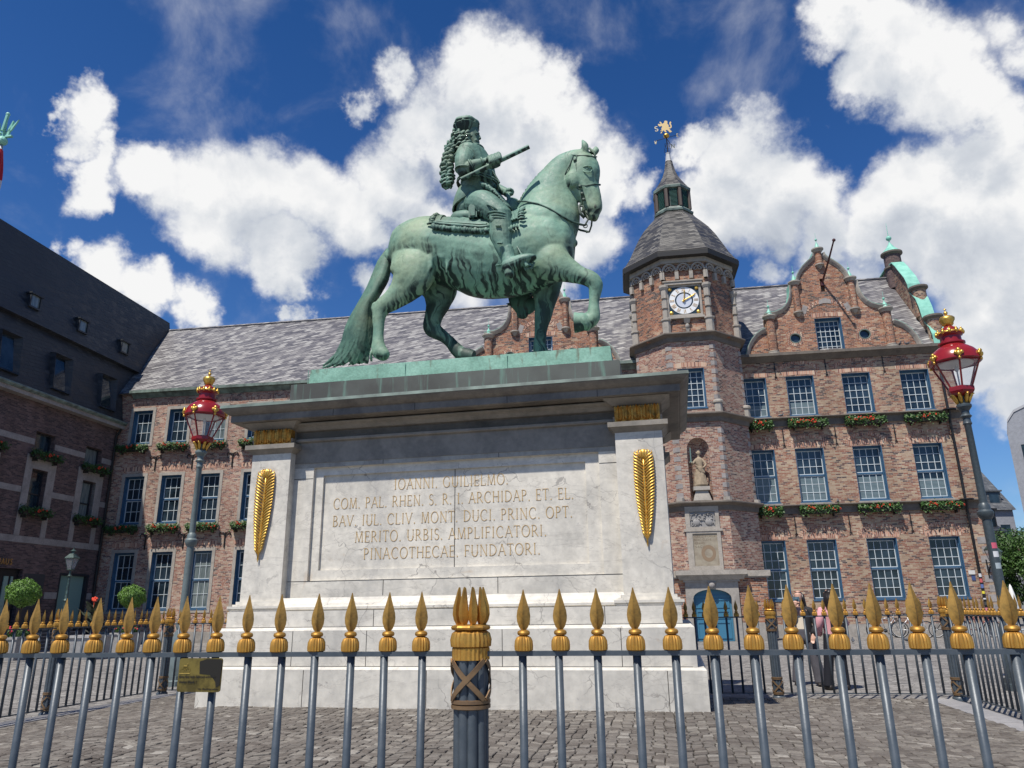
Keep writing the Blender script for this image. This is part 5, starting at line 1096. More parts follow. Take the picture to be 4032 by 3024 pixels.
# curved gable
GH = [(4.05,13.5),(4.0,13.72),(3.9,14.0),(3.74,14.28),(3.5,14.56),(3.27,14.72),(3.06,14.82)]
GS = [(3.02,15.6),(2.75,15.63),(2.45,15.68),(2.15,15.80),(1.92,15.98),(1.75,16.22),(1.63,16.5),(1.56,16.85),(1.55,17.2)]
GT = [(1.22,17.32),(1.17,17.5),(1.08,17.72),(.95,17.94),(.78,18.15),(.55,18.36),(.34,18.54),(.2,18.72),(.17,18.9)]
def gable(th, uc, windows=True):
    out = [(uc-4.05,13.5)]+[(uc-x,z) for x, z in GH[1:]]+[(uc-3.06,15.5)]+[(uc-x,z) for x, z in GS]+[(uc-1.2,17.25)]+[(uc-x,z) for x, z in GT]+[(uc+x,z) for x, z in GT[::-1]]+[(uc+1.2,17.25)]+[(uc+x,z) for x, z in GS[::-1]]+[(uc+3.06,15.5)]+[(uc+x,z) for x, z in GH[::-1]]
    ov = [[(uc+s*1.66+.27*math.cos(a), 14.34+.25*math.sin(a)) for a in [j*math.pi/8 for j in range(16)]] for s in (-1,1)]
    hs = [rect(uc-.64,uc+.64,13.52,15.33)]+ov+[rect(uc-.1,uc+.1,16.78,17.5)]
    b = MB(); b.poly(out, hs, BV+.005, depth=.40); gw = th.part('gable', b, M['brick_red'])
    b = MB(); b.box(uc-.2,uc+.2,BV+.3,BV+.4,16.7,17.6); th.part('slot_shutter', b, M['trim_stone'], gw)
    window(th, uc, 13.52, 15.33, 1.28, BV, 5, 6, gw); arch_band(th, uc, 1.28, 15.34, parent=gw, v=BV)
    b = MB()
    for k in range(17):
        a = R(14+152*k/16)
        if 7 <= k <= 9: continue
        r0, r1 = 1.0, 1.26; da = R(3.4); q = [(uc+r_*math.cos(aa), 15.35+r_*.8*math.sin(aa)) for r_, aa in ((r0,a-da),(r1,a-da),(r1,a+da),(r0,a+da))]; b.add([(x,BV-.006,y) for x, y in q]+[(x,BV+.03,y) for x, y in q], [(0,1,2,3),(0,1,5,4),(1,2,6,5),(2,3,7,6),(3,0,4,7)])
    th.part('brick_arch', b, M['soldier'], gw)
    b = MB()
    for x0, x1, z0, z1 in ((uc-.3,uc+.3,16.08,16.42),): b.poly([(x0,z0),(uc-.1,z0+.05),(uc+.1,z0+.05),(x1,z0),(x1-.02,z1-.1),(uc,z1),(x0+.02,z1-.1)], [], BV-.02, depth=.04)
    for s in (-1,1): b.poly([(uc+s*1.28,15.62),(uc+s*1.0,15.62),(uc+s*.86,16.0),(uc+s*1.08,16.12)], [], BV-.02, depth=.04)
    th.part('arch_stone', b, M['shade_stone'], gw)
    for s in (-1,1):   # oval windows
        b = MB(); rs = []
        for k, y in ((1.0,BV+.10),(1.0,BV-.015),(.86,BV-.015),(.84,BV+.10)): rs.append([(uc+s*1.66+.28*k*math.cos(a), y, 14.34+.26*k*math.sin(a)) for a in [j*math.pi/12 for j in range(24)]])
        b.ring(rs, cap=False); o = th.part('oval_window', b, M['lead_cap'], gw, True, 40); b = MB(); b.poly([(uc+s*1.66+.25*math.cos(a), 14.34+.23*math.sin(a)) for a in [j*math.pi/8 for j in range(16)]], [], BV+.12); th.part('pane', b, M['glass'], o)
        b = MB()
        for k in range(24):
            a = k*math.pi/12; da = .1; q = [(uc+s*1.66+r_*math.cos(aa), 14.34+r_*.93*math.sin(aa)) for r_, aa in ((.29,a-da),(.45,a-da),(.45,a+da),(.29,a+da))]; b.add([(x,BV-.006,y) for x, y in q], [(0,1,2,3)])
        th.part('brick_arch', b, M['soldier'], gw)
    def coping(pts, name='coping'):
        for s in (-1,1):
            rs = []
            for i, (x, z) in enumerate(pts):
                a = Vector(pts[max(i-1,0)]); c = Vector(pts[min(i+1,len(pts)-1)]); d = (c-a).normalized(); n_ = Vector((-d.y,d.x)); 
                if n_.x < 0: n_ = -n_
                p = Vector((x,z))
                rs.append([(uc+s*(p.x-n_.x*.04), BV-.02, p.y-n_.y*.04),(uc+s*(p.x+n_.x*.05), BV-.12, p.y+n_.y*.05),(uc+s*(p.x+n_.x*.11), BV-.16, p.y+n_.y*.11),(uc+s*(p.x+n_.x*.14), BV-.16, p.y+n_.y*.14),(uc+s*(p.x+n_.x*.14), BV+.46, p.y+n_.y*.14),(uc+s*(p.x-n_.x*.04), BV+.42, p.y-n_.y*.04)])
            b = MB(); b.ring(rs); o = th.part(name, b, M['trim_stone'], gw, False)
            b = MB(); b.ring([[(q[3][0],q[3][1]-.006,q[3][2]+.006),(q[4][0],q[4][1]+.006,q[4][2]+.006),(q[4][0],q[4][1]+.006,q[4][2]+.02),(q[3][0],q[3][1]-.006,q[3][2]+.022)] for q in rs]); th.part('copper_flashing', b, M['verdigris'], o)
    coping(GH); coping(GS); coping(GT)
    def pillar(x, z0, z1, r_, corb=True):
        q = MB(); q.lathe((x,BV-.02,0), [(r_,z0),(r_,z1)], n=16); pp = th.part('pilaster', q, M['brick_red'], gw, True, 40)
        q = MB(); q.lathe((x,BV-.02,0), [(r_+.02,z1-.02),(r_+.05,z1+.03),(r_+.10,z1+.10),(r_+.14,z1+.13),(r_+.14,z1+.19),(r_+.02,z1+.2)], n=20)
        if corb: q.lathe((x,BV-.02,0), [(.02,z0-.26),(r_*.55,z0-.20),(r_*.95,z0-.07),(r_+.07,z0-.05),(r_+.07,z0+.01)], n=18)
        else: q.lathe((x,BV-.02,0), [(r_+.12,z0),(r_+.12,z0+.07),(r_+.05,z0+.08),(r_+.07,z0+.14),(r_+.01,z0+.18)], n=18)
        th.part('capital', q, M['trim_stone'], pp, True, 40)
        q = MB(); q.lathe((x,BV-.02,z1+.2), [(r_-.01,0),(r_*.55,.2),(.035,.36),(.018,.42),(.018,.5)], n=8); q.sphere((x,BV-.02,z1+.73), .065, 10, 8); q.tube([(x,BV-.02,z1+.78),(x,BV-.02,z1+1.12)], .008, 5); th.part('copper_finial', q, M['verdigris'], pp)
    for s in (-1,1): pillar(uc+s*2.81, 13.52, 15.42, .215, False); pillar(uc+s*1.37, 15.72, 17.22, .175)
    pillar(uc, 18.28, 18.98, .16)
    b = MB(); b.add([(uc-3.4,BV+.38,13.6),(uc+3.4,BV+.38,13.6),(uc,BV+.38,18.0),(uc,40.6,18.0),(uc-3.4,37.0,13.6),(uc+3.4,37.0,13.6)], [(0,2,3,4),(1,5,3,2),(0,1,2)]); th.part('roof', b, M['slate'], gw)
    return gw
gable(rw, 10.78)
b = MB(); b.tube([(10.78,BV+.05,17.22),(10.95,BV-1.0,18.0),(11.05,BV-1.9,18.62)], [.055,.05,.04], 8); b.sphere((11.06,BV-1.95,18.66), .085, 10, 8); b.box(10.7,10.86,BV-.05,BV+.1,17.1,17.3); rw.part('flagpole', b, mat('dark_red_pole', .45, color=(.07,.02,.02)))
# east end gable seen edge-on, with turret
GE = [(36.9,13.5),(36.95,14.1),(37.15,14.55),(37.55,14.95),(37.7,15.25),(37.85,15.9),(38.1,16.5),(38.7,17.1),(38.75,17.6),(39.0,18.1),(39.5,18.7),(39.9,19.2),(40.3,19.6),(41.5,19.7)]
prof = GE+[(83.0-v_, z_) for v_, z_ in GE[::-1][1:]]
b = MB(); b.poly(prof+[(46.1,13.3),(36.9,13.3)], [], 15.72, plane='u', depth=.40); eg = rw.part('end_gable', b, M['brick_tan'])
b = MB(); o_ = [(v_-.03 if v_ < 41.5 else v_+.03, z_+.03) for v_, z_ in prof]
rs = [[(15.60,v_,z_),(16.24,v_,z_),(16.24,v_,z_+.05),(15.60,v_,z_+.05)] for v_, z_ in o_]; b.ring(rs); rw.part('copper_coping', b, M['verdigris'], eg)
for cv, r_, z0, z1, cone in ((36.95+.35,.34,13.5,15.05,0),(38.35,.34,15.6,17.1,0),(40.9,.44,18.3,20.35,1)):
    q = MB(); q.lathe((15.95,cv,0), [(r_,z0),(r_,z1)], n=18); pp = rw.part('round_pillar', q, M['brick_dark'] if cone else M['brick_tan'], eg, True, 40)
    q = MB(); q.lathe((15.95,cv,0), [(r_+.02,z1-.02),(r_+.10,z1+.05),(r_+.13,z1+.08),(r_+.13,z1+.17),(r_,z1+.19)], n=20)
    if cone:
        q.lathe((15.95,cv,0), [(r_+.01,19.5),(r_+.08,19.53),(r_+.08,19.63),(r_+.01,19.66)], n=20)
    rw.part('capital', q, M['band_stone'], pp, True, 40)
    if cone:
        q = MB(); q.lathe((15.95,cv,z1+.19), [(r_+.08,0),(r_*.5,.34),(.05,.62),(.03,.75)], n=12); q.sphere((15.95,cv,z1+1.12), .15, 12, 8); q.tube([(15.95,cv,z1+.9),(15.95,cv,z1+1.45),(15.95,cv,z1+2.1)], [.03,.02,.01], 6); rw.part('copper_finial', q, M['verdigris'], pp)
# drainpipe with stickers, street signs
b = MB(); b.tube([(15.55,BV-.14,13.1),(15.55,BV-.14,10.25)], .06, 8); b.tube([(15.55,BV-.30,10.2),(15.55,BV-.14,9.7),(15.55,BV-.14,6.0)], .06, 8); b.tube([(15.55,BV-.30,5.95),(15.55,BV-.14,5.5),(15.55,BV-.14,.3)], .06, 8)
for z in (10.2,5.95): b.lathe((15.55,BV-.27,z-.04), [(.3,0),(.3,.05),(.1,.06)], n=16)
for z in (8.6,7.3,4.4,3.0,1.6,12.0): b.lathe((15.55,BV-.14,z), [(.07,0),(.07,.06)], n=10)
dp = rw.part('drainpipe', b, M['black_iron'], None, True, 40)
rnd = random.Random(12)
for i, c in enumerate(((.6,.6,.6),(.5,.1,.1),(.1,.15,.35),(.7,.6,.05),(.65,.65,.65),(.05,.05,.05),(.6,.2,.25))):
    b = MB(); z = 2.5-i*.24; b.ring([[(15.55+.066*math.cos(a), BV-.14+.066*math.sin(a), z_) for a in [R(200+k*20) for k in range(8)]] for z_ in (z,z+rnd.uniform(.1,.2))], cap=False, close=False); rw.part('sticker', b, mat('sticker', .5, color=c), dp)
b = MB(); b.box(15.15,15.42,BV-.03,BV-.005,2.62,2.80); sg = rw.part('street_sign', b, mat('sign_white', .5, color=(.6,.58,.55)))
b = MB(); b.box(15.24,15.40,BV-.03,BV-.005,2.36,2.56); rw.part('house_number_sign', b, mat('sign_blue', .5, color=(.05,.08,.2)))
for i, (s, z) in enumerate((('Markt',2.72),('platz',2.65))): pass

# ---------------- long left wing with the second gable
lw = Thing('long_wing', 'long brick wing with grey stone window frames under a big slate roof', 'building', BY, (-14.0,BV,0))
LU = (-26.53, -24.32, -22.08, -19.53, -17.3, -14.8, -12.5); rows_L = ((1.66,4.59,(2,2)),(6.15,8.70,(2,2)),(10.60,12.46,3))
holes = [rect(u-.59,u+.59,z0,z1) for u in LU for z0, z1, _ in rows_L]
b = MB(); b.poly(rect(-28.4,1.6,0,13.45), holes, BV, depth=.38); wl = lw.part('wall', b, M['brick_pink'])
for i, u in enumerate(LU):
    for z0, z1, rows in rows_L: window(lw, u, z0, z1, 1.18, BV, 3, rows, wl, 'glass_pale' if (i, z0) in ((2,1.66),(2,10.6)) else 'glass', True); arch_band(lw, u, 1.3, z1+.24, parent=wl, up=.25)
for u in (-23.2+.0,-20.85,-25.4): 
    for z in (9.42,5.15): anchor_t(lw, (u+ (0.0)), z)
b = MB(); b.box(-28.4,1.4,BV-.03,BV+.02,0,.55); lw.part('stone_plinth', b, M['sandstone'])
b = MB(); b.box(-27.35,1.2,BV-.36,BV+.2,13.44,13.60); b.frustum((-27.3,1.2,BV-.02,BV+.2),(-27.3,1.2,BV-.22,BV+.2),13.2,13.43); lw.part('eaves_gutter', b, M['lead_cap'])
main_roof(lw, -29.4, 4.6)
gable(lw, -3.86)

# ---------------- octagonal clock tower
TC, TV = 3.62, 36.8
tw = Thing('clock_tower', 'octagonal brick clock tower with slate dome, lantern and golden lion weather vane', 'tower', BY, (TC,TV,0))
def octp(R_in, z, c=(TC,TV)): r_ = R_in/math.cos(R(22.5)); return [(c[0]+r_*math.cos(R(22.5+45*k)), c[1]+r_*math.sin(R(22.5+45*k)), z) for k in range(8)]
def octl(prof, name, m, parent=None, **kw): b = MB(); b.ring([octp(r_, z) for r_, z in prof]); return tw.part(name, b, m, parent, **kw)
Rl, Ru = 2.54, 2.46
b = MB()
for k in range(8):
    if k == 5: continue     # the front face is built with its openings
    a, c = octp(Rl, 0)[k], octp(Rl, 0)[(k+1)%8]; b.add([a, c, (c[0],c[1],14), (a[0],a[1],14)], [(0,1,2,3)])
hw = Rl*math.tan(R(22.5)); vf = TV-Rl
nic = [(3.05,5.98),(4.05,5.98),(4.05,8.35)]+[(3.55+.5*math.cos(R(a)), 8.35+.55*math.sin(R(a))) for a in range(15,180,15)]+[(3.05,8.35)]
b.poly([(TC-hw,0),(TC+hw,0),(TC+hw,14),(TC-hw,14)], [rect(2.92,4.16,10.34,12.27), nic], vf, depth=.3)
# niche lining
rs = []
for j in range(13):
    a = R(180+180*j/12); rs.append([(3.55+.5*math.cos(a), vf-.5*math.sin(a), z) for z in (5.98,7.2,8.35)]+[(3.55+.5*math.cos(a)*math.cos(R(q)), vf-.5*math.sin(a)*math.cos(R(q)), 8.35+.55*math.sin(R(q))) for q in range(15,91,15)])
o = len(b.v); b.ring(rs, cap=False, close=False); b.add([(3.05,vf,5.979),(4.05,vf,5.979),(4.05,vf+.6,5.979),(3.05,vf+.6,5.979)], [(0,1,2,3)])
body = tw.part('wall', b, M['brick_pink'])
window(tw, 3.54, 10.34, 12.27, 1.24, vf, 4, 6, body); arch_band(tw, 3.54, 1.24, 12.28, v=vf, parent=body)
b = MB()
for k in range(8):
    a, c = octp(Ru, 0)[k], octp(Ru, 0)[(k+1)%8]; b.add([(a[0],a[1],13.9), (c[0],c[1],13.9), (c[0],c[1],18.3), (a[0],a[1],18.3)], [(0,1,2,3)])
b.box(TC-2,TC+2,TV-2,TV+2,13.9,14.0); ub = tw.part('upper_wall', b, M['brick_red'])
def octcorn(z, h=.42, out=.30, R0=Rl, m='band_stone'): return octl([(R0+.01,z-h),(R0+.05,z-h+.02),(R0+.07,z-h*.45),(R0+out*.8,z-h*.25),(R0+out,z-h*.2),(R0+out,z-.03),(R0+out-.03,z),(R0-.05,z+.01)], 'cornice', M[m])
for z in (14.05,10.05,5.95): octcorn(z)
rnd = random.Random(31)
for k in (3,4,5,6,7):      # corner quoins, one block each
    p = Vector(octp(Rl, 0)[k][:2]); a = R(22.5+45*k); n1 = Vector((math.cos(a-R(22.5)), math.sin(a-R(22.5)))); n2 = Vector((math.cos(a+R(22.5)), math.sin(a+R(22.5)))); d1 = Vector((n1.y,-n1.x)); d2 = Vector((-n2.y,n2.x)); ap = p+Vector((math.cos(a),math.sin(a)))*.013
    for z0, z1 in ((6.14,9.5),(10.70,13.5)):
        z = z0
        while z < z1-.2:
            q = [p+n1*.012+d1*.17, ap, p+n2*.012+d2*.17, p-n2*.05+d2*.17, p-Vector((math.cos(a),math.sin(a)))*.06, p-n1*.05+d1*.17]; b = MB(); b.ring([[(x.x,x.y,zz) for x in q] for zz in (z,z+.22)]); tw.part('quoin', b, M['shade_stone'], body); z += .42
for k in range(8):
    for zz in ([(.18,14.06),(.21,14.10),(.21,14.72),(.26,14.76),(.26,14.84),(.15,14.88),(.15,15.30),(.10,15.31),(.10,15.41),(.16,15.42),(.16,15.82),(.10,15.83),(.10,15.94),(.16,15.95),(.16,16.35),(.19,16.40),(.24,16.50),(.24,16.62),(.17,16.64)],[(.19,10.07),(.19,10.5),(.24,10.52),(.24,10.6),(.2,10.66)],[(.2,5.97),(.2,6.12)]):
        p = octp(Ru+.02 if zz[0][1] > 14 else Rl-.03, 0)[k]; b = MB(); b.lathe((p[0],p[1],0), zz, n=8, ph=R(22.5+45*k)); tw.part('corner_pilaster', b, M['trim_stone'], ub)
# blind tracery frieze with corbels
b = MB(); fz = [(Ru+.05,17.25),(Ru+.05,17.75)]
for k in range(8):
    a = Vector(octp(Ru+.06,0)[k]); c = Vector(octp(Ru+.06,0)[(k+1)%8]); d = (c-a)/3; nrm = Vector((math.cos(R(45*(k+1))), math.sin(R(45*(k+1))), 0))
    for i in range(4):
        p = a+d*i; t_ = d.normalized()
        q = [p-t_*.09+nrm*.10, p+t_*.09+nrm*.10, p+t_*.09-nrm*.06, p-t_*.09-nrm*.06]; b.add([(x.x,x.y,16.92) for x in q]+[(x.x,x.y,17.32) for x in q], [(0,1,5,4),(1,2,6,5),(4,5,6,7),(0,3,2,1),(3,0,4,7),(2,3,7,6)])
        if i < 3:
            cc = p+d*.5; r_ = d.length*.5
            for rr, w_ in ((.92,.05),(.5,.03)):
                b.tube([cc+t_*(-r_*rr*math.cos(x))+nrm*.04+Vector((0,0,17.38+r_*rr*1.15*math.sin(x))) for x in [j*math.pi/8 for j in range(9)]], w_, 5)
            for sx in (-.33,.33): b.tube([cc+t_*(r_*sx+.16*r_*2*math.cos(x))+nrm*.04+Vector((0,0,17.52+.14*math.sin(x))) for x in [j*math.pi/4 for j in range(9)]], .024, 4)
tw.part('tracery_frieze', b, M['trim_stone'], ub)
octl([(Ru+.02,17.78),(Ru+.14,17.8),(Ru+.14,18.05),(Ru+.1,18.06)], 'frieze_band', M['trim_stone'], ub)
octl([(Ru+.02,18.04),(2.86,18.06),(2.93,18.05),(2.95,18.28),(2.9,18.34),(Ru,18.36)], 'eaves', mat('dark_eaves', .6, color=(.03,.028,.026)))
octl([(2.93,18.34),(2.78,18.5),(2.52,18.95),(2.26,19.55),(1.98,20.15),(1.70,20.65),(1.38,21.08),(1.12,21.4),(.98,21.62)], 'dome_roof', M['slate_tower'])
octl([(.92,21.62),(1.02,21.66),(1.04,21.76),(.95,21.80),(.9,21.95),(.86,21.97)], 'lantern_base', M['lead_cap'])
lb = octl([(.76,21.8),(.76,23.1)], 'lantern', M['slate_dark'])
M['wood'] = mat('weathered_brown_boards', .7, color=(.075,.055,.045)); M['louvre'] = mat('green_louvre', .5, color=(.045,.145,.11))
b = MB()
for k in range(8): p = octp(.86,0)[k]; b.lathe((p[0],p[1],21.95), [(.11,0),(.11,1.15)], n=6)
tw.part('lantern_post', b, M['wood'], lb)
b = MB()
for k in range(8):
    a = Vector(octp(.85,0)[k]); c = Vector(octp(.85,0)[(k+1)%8]); nrm = Vector((math.cos(R(45*(k+1))), math.sin(R(45*(k+1))), 0))
    for j in range(14):
        z = 22.02+j*.075; p, q = a.lerp(c,.22), a.lerp(c,.78); b.add([(p.x,p.y,z+.035),(q.x,q.y,z+.035),(q.x+nrm.x*.05,q.y+nrm.y*.05,z),(p.x+nrm.x*.05,p.y+nrm.y*.05,z),(p.x+nrm.x*.05,p.y+nrm.y*.05,z+.02),(q.x+nrm.x*.05,q.y+nrm.y*.05,z+.02)], [(0,1,2,3),(3,2,5,4),(0,4,5,1)])
tw.part('louvres', b, M['louvre'], lb)
octl([(.84,23.05),(.98,23.08),(1.0,23.2),(.98,23.24)], 'lantern_eaves', M['lead_cap'])
octl([(.98,23.24),(.86,23.38),(.72,23.62),(.55,23.92),(.42,24.2),(.31,24.55),(.23,24.95),(.19,25.25)], 'spire_roof', M['slate_tower'])
octl([(.19,25.25),(.17,25.3),(.11,25.72),(.12,25.76),(.12,25.8),(.05,25.82)], 'lead_spire_cap', mat('lead', .5, color=(.42,.42,.42)))
# weather vane
b = MB(); b.tube([(TC,TV,25.75),(TC,TV,26.85)], .035, 6); b.tube([(TC-.62,TV-.1,26.62),(TC+.62,TV+.1,27.02)], .016, 5); b.tube([(TC-.3,TV-.5,26.98),(TC+.3,TV+.5,26.6)], .016, 5)
for s in (-1,1):
    for z0, z1, w_ in ((25.85,26.12,.17),(26.2,26.45,.12)): b.tube([(TC+s*.03,TV,z1),(TC+s*w_,TV,z1),(TC+s*w_,TV,z0),(TC+s*.09,TV,z0),(TC+s*.09,TV,z1-.08)], .011, 4)
vn = tw.part('weather_vane', b, M['black_iron'])
b = MB(); b.sphere((TC,TV,26.95), .17, 14, 10, (1,1,.85)); tw.part('gilt_ball', b, M['gold_bright'], vn, True)
LION = [(0,0),(.06,.12),(.02,.2),(.1,.26),(.07,.34),(.14,.42),(.09,.5),(.02,.46),(-.06,.52),(-.1,.62),(-.03,.66),(.02,.6),(.06,.66),(.0,.72),(.03,.8),(.1,.74),(.14,.62),(.22,.66),(.28,.72),(.27,.8),(.36,.82),(.44,.77),(.45,.68),(.42,.62),(.5,.5),(.49,.4),(.56,.34),(.6,.42),(.56,.5),(.54,.6),(.57,.7),(.63,.73),(.66,.66),(.62,.58),(.66,.46),(.66,.34),(.58,.27),(.5,.28),(.56,.18),(.6,.1),(.66,.08),(.56,.0),(.5,.04),(.46,.12),(.38,.2),(.3,.16),(.36,.06),(.3,.04),(.24,.1),(.2,.2),(.14,.14),(.12,.04)]
b = MB(); b.poly([(TC-.32+x, 27.14+z) for x, z in LION], [], TV-.012, depth=.024); tw.part('gilt_lion', b, mat('lion_gilt', .5, .3, color=(.62,.46,.22)), vn)
b = MB(); inscribe(b, 'S', TC-.66, TC-.42, 27.0, .30, TV-.45, False, .12, .03); b.v = [q for q in b.v]
def minis(b, s, u, z, h, v): 
    for p, q in s: b.tube([(u+p[0]*h,v,z+p[1]*h),(u+q[0]*h,v,z+q[1]*h)], .022, 4)
minis(b, [((0,0),(0,1)),((0,1),(.6,0)),((.6,0),(.6,1))], TC+.28, 26.42, .26, TV+.45); minis(b, [((0,0),(0,1)),((0,1),(.4,1)),((0,.5),(.3,.5)),((0,0),(.4,0))], TC+.6, 26.9, .2, TV+.1); minis(b, [((0,1),(.15,0)),((.15,0),(.25,.6)),((.25,.6),(.35,0)),((.35,0),(.5,1))], TC-.68, 26.42, .2, TV-.1)
tw.part('compass_letters', b, mat('pale_gilt', .5, .2, color=(.7,.62,.42)), vn)
# clock
vc_ = TV-Ru; b = MB(); b.poly(rect(2.68,4.38,14.92,16.66), [rect(2.79,4.27,15.06,16.52)], vc_-.06, depth=.08); b.box(2.62,4.44,vc_-.16,vc_,16.62,16.76); b.box(2.55,4.5,vc_-.2,vc_,16.76,16.82); b.box(2.62,4.44,vc_-.14,vc_,14.84,14.95); tw.part('clock_surround', b, M['trim_stone'], ub)
b = MB(); b.box(2.79,4.27,vc_-.02,vc_+.01,15.06,16.52); ck = tw.part('clock', b, mat('clock_blue', .4, color=(.015,.035,.05)), ub)
cu_, cz_ = 3.53, 15.79; cf = vc_-.03
def disc(b, r0, r1, y, n=48, th_=.015):
    b.ring([[(cu_+r_*math.cos(a), yy, cz_+r_*math.sin(a)) for a in [j*2*math.pi/n for j in range(n)]] for r_, yy in ((r0,y),(r0,y-th_),(r1,y-th_),(r1,y))], cap=False)
b = MB(); disc(b, .71, .44, cf); tw.part('dial_ring', b, mat('dial_white', .4, color=(.78,.78,.77)), ck)
b = MB(); b.poly([(cu_+.37*math.cos(a), cz_+.37*math.sin(a)) for a in [j*math.pi/20 for j in range(40)]], [], cf-.012, depth=.012); tw.part('dial_centre', b, mat('dial_centre', .35, .2, color=(.66,.68,.72)), ck)
b = MB()
for i, s in enumerate(('XII','I','II','III','IIII','V','VI','VII','VIII','IX','X','XI')):
    a = R(90-30*i); wd = {'I':.045,'V':.085,'X':.085}; tot = sum(wd[c] for c in s); x = -tot/2
    def P(dx, dr): return (cu_+math.cos(a)*dr+math.sin(a)*dx, cf-.018, cz_+math.sin(a)*dr-math.cos(a)*dx)
    for c in s:
        k = wd[c]; r0, r1 = .475, .68
        for p, q in ({'I':[((.5,0),(.5,1))],'V':[((0,1),(.5,0)),((.5,0),(1,1))],'X':[((0,0),(1,1)),((0,1),(1,0))]})[c]: b.tube([P(x+k*p[0]*.8+k*.1, r0+(r1-r0)*p[1]), P(x+k*q[0]*.8+k*.1, r0+(r1-r0)*q[1])], .009, 4)
        x += k
tw.part('numeral', b, M['gold_bright'], ck)
b = MB()
for ang, L, w_ in ((84,.56,.035),(28,.62,.03)):
    a = R(ang); b.tube([(cu_-math.cos(a)*.1, cf-.05, cz_-math.sin(a)*.1),(cu_+math.cos(a)*L*.6, cf-.05, cz_+math.sin(a)*L*.6),(cu_+math.cos(a)*L*.85, cf-.05, cz_+math.sin(a)*L*.85),(cu_+math.cos(a)*L, cf-.05, cz_+math.sin(a)*L)], [w_,w_*.7,w_,.008], 6)
b.sphere((cu_,cf-.05,cz_), .06, 10, 8); tw.part('clock_hand', b, M['gold_bright'], ck)
b = MB()
for x in (2.885,4.175):
    for z in (15.16,16.42): b.sphere((x,cf,z), .10, 12, 8, (1,.5,1))
tw.part('gilt_boss', b, M['gold_bright'], ck)
b = MB(); q = (3.58,vc_-.06,14.3); b.sphere((q[0],q[1],q[2]+.12), .14, 10, 8, (.8,.8,1.1)); b.frustum((q[0]-.12,q[0]+.12,q[1]-.05,q[1]+.08),(q[0]-.16,q[0]+.16,q[1]-.14,q[1]+.08),q[2]+.28,q[2]+.5); b.frustum((q[0]-.03,q[0]+.03,q[1]-.02,q[1]+.05),(q[0]-.1,q[0]+.1,q[1]-.06,q[1]+.08),q[2]-.3,q[2]); tw.part('carved_console', b, M['sandstone'], ub)
# coat of arms, inscribed plaque, portal
b = MB(); b.poly(rect(2.72,4.2,2.9,5.72), [rect(2.92,4.03,4.82,5.5), rect(2.98,4.04,3.12,4.52)], vf-.07, depth=.1); b.box(2.62,4.3,vf-.1,vf,4.62,4.72); fr_ = tw.part('plaque_frame', b, M['trim_stone'], body)
b = MB(); b.box(2.92,4.03,vf-.01,vf+.02,4.82,5.5)
for cx in (3.2,3.75):
    b.sphere((cx,vf-.02,5.02), .17, 12, 8, (1,.35,.9))
    b.tube([(cx-.26,vf-.02,5.1),(cx-.2,vf-.03,5.36),(cx,vf-.04,5.45),(cx+.2,vf-.03,5.36),(cx+.26,vf-.02,5.1)], .028, 6)
    rnd = random.Random(int(cx*10))
    for i in range(26): b.sphere((cx+rnd.uniform(-.22,.22), vf-.03, 4.88+rnd.uniform(0,.5)), rnd.uniform(.02,.045), 6, 4)
tw.part('coat_of_arms', b, mat('arms_stone', .8, color=(.27,.26,.25)), fr_)
b = MB(); b.box(2.98,4.04,vf-.03,vf+.01,3.12,4.52); pq = tw.part('inscribed_plaque', b, mat('plaque_stone', .8, fn=lambda t: {'Base Color': t.ramp(t.noise(obco(t), 4, 5), [(.35,(.24,.2,.15)),(.65,(.33,.29,.22))])}), fr_)
b = MB(); b.ring([[(3.62+.30*k*math.cos(a)*1.05, vf-.034, 3.66+.36*k*math.sin(a)) for a in [j*math.pi/14 for j in range(28)]] for k in (1,.55)], cap=False); tw.part('worn_ring', b, mat('worn_stone', .85, color=(.24,.17,.11)), pq)
b = MB()
for i, s in enumerate(('HERZOG WILHELM','BERG CLEVE','HERMANN','NACH')): inscribe(b, s, 3.03, 3.98 if i < 1 else 3.5+(.3 if i==1 else 0), 4.36-i*.15, .09, vf-.031, False, .1, .004)
tw.part('plaque_lettering', b, mat('worn_letters', .8, color=(.2,.15,.10)), pq)
b = MB(); ph = rect(2.72,4.30,0,1.75)[:3]; arcp = [(3.51+.79*math.cos(R(a)), 1.75+.36*math.sin(R(a))) for a in range(0,181,15)]
pf = 33.45; porch_hole = [(2.72,0.01),(4.30,0.01)]+arcp
b.poly(rect(2.42,4.62,0,2.45), [porch_hole], pf-.10, depth=.25); b.box(2.42,2.6,pf-.12,pf,2.2,2.45); b.box(4.44,4.62,pf-.12,pf,2.2,2.45); po = tw.part('portal', b, M['sandstone'])
b = MB(); b.poly(rect(1.35,5.82,0,2.55), [rect(2.5,4.5,0.01,2.4)], pf, depth=.3); b.box(1.35,1.6,pf+.3,vf+.4,0,2.55); b.box(5.6,5.82,pf+.3,BV,0,2.55); b.box(1.35,5.8,pf+.02,vf+.3,2.5,2.56); tw.part('porch_wall', b, M['brick_red'], po)
b = MB(); b.box(1.3,5.92,pf-.06,vf+.5,2.56,2.62); b.box(1.26,5.98,pf-.12,vf+.5,2.62,2.86); b.frustum((2.2,4.85,pf-.2,pf+.1),(2.1,4.95,pf-.34,pf+.1),2.50,2.70); b.box(2.05,5.0,pf-.38,pf+.1,2.70,2.90); b.box(2.35,4.7,pf-.16,pf,2.42,2.5); tw.part('porch_cornice', b, M['trim_stone'], po)
b = MB(); b.box(1.33,2.5,pf-.03,pf+.02,0,.75); b.box(4.5,5.86,pf-.03,pf+.02,0,.75); tw.part('stone_plinth', b, M['sandstone'], po)
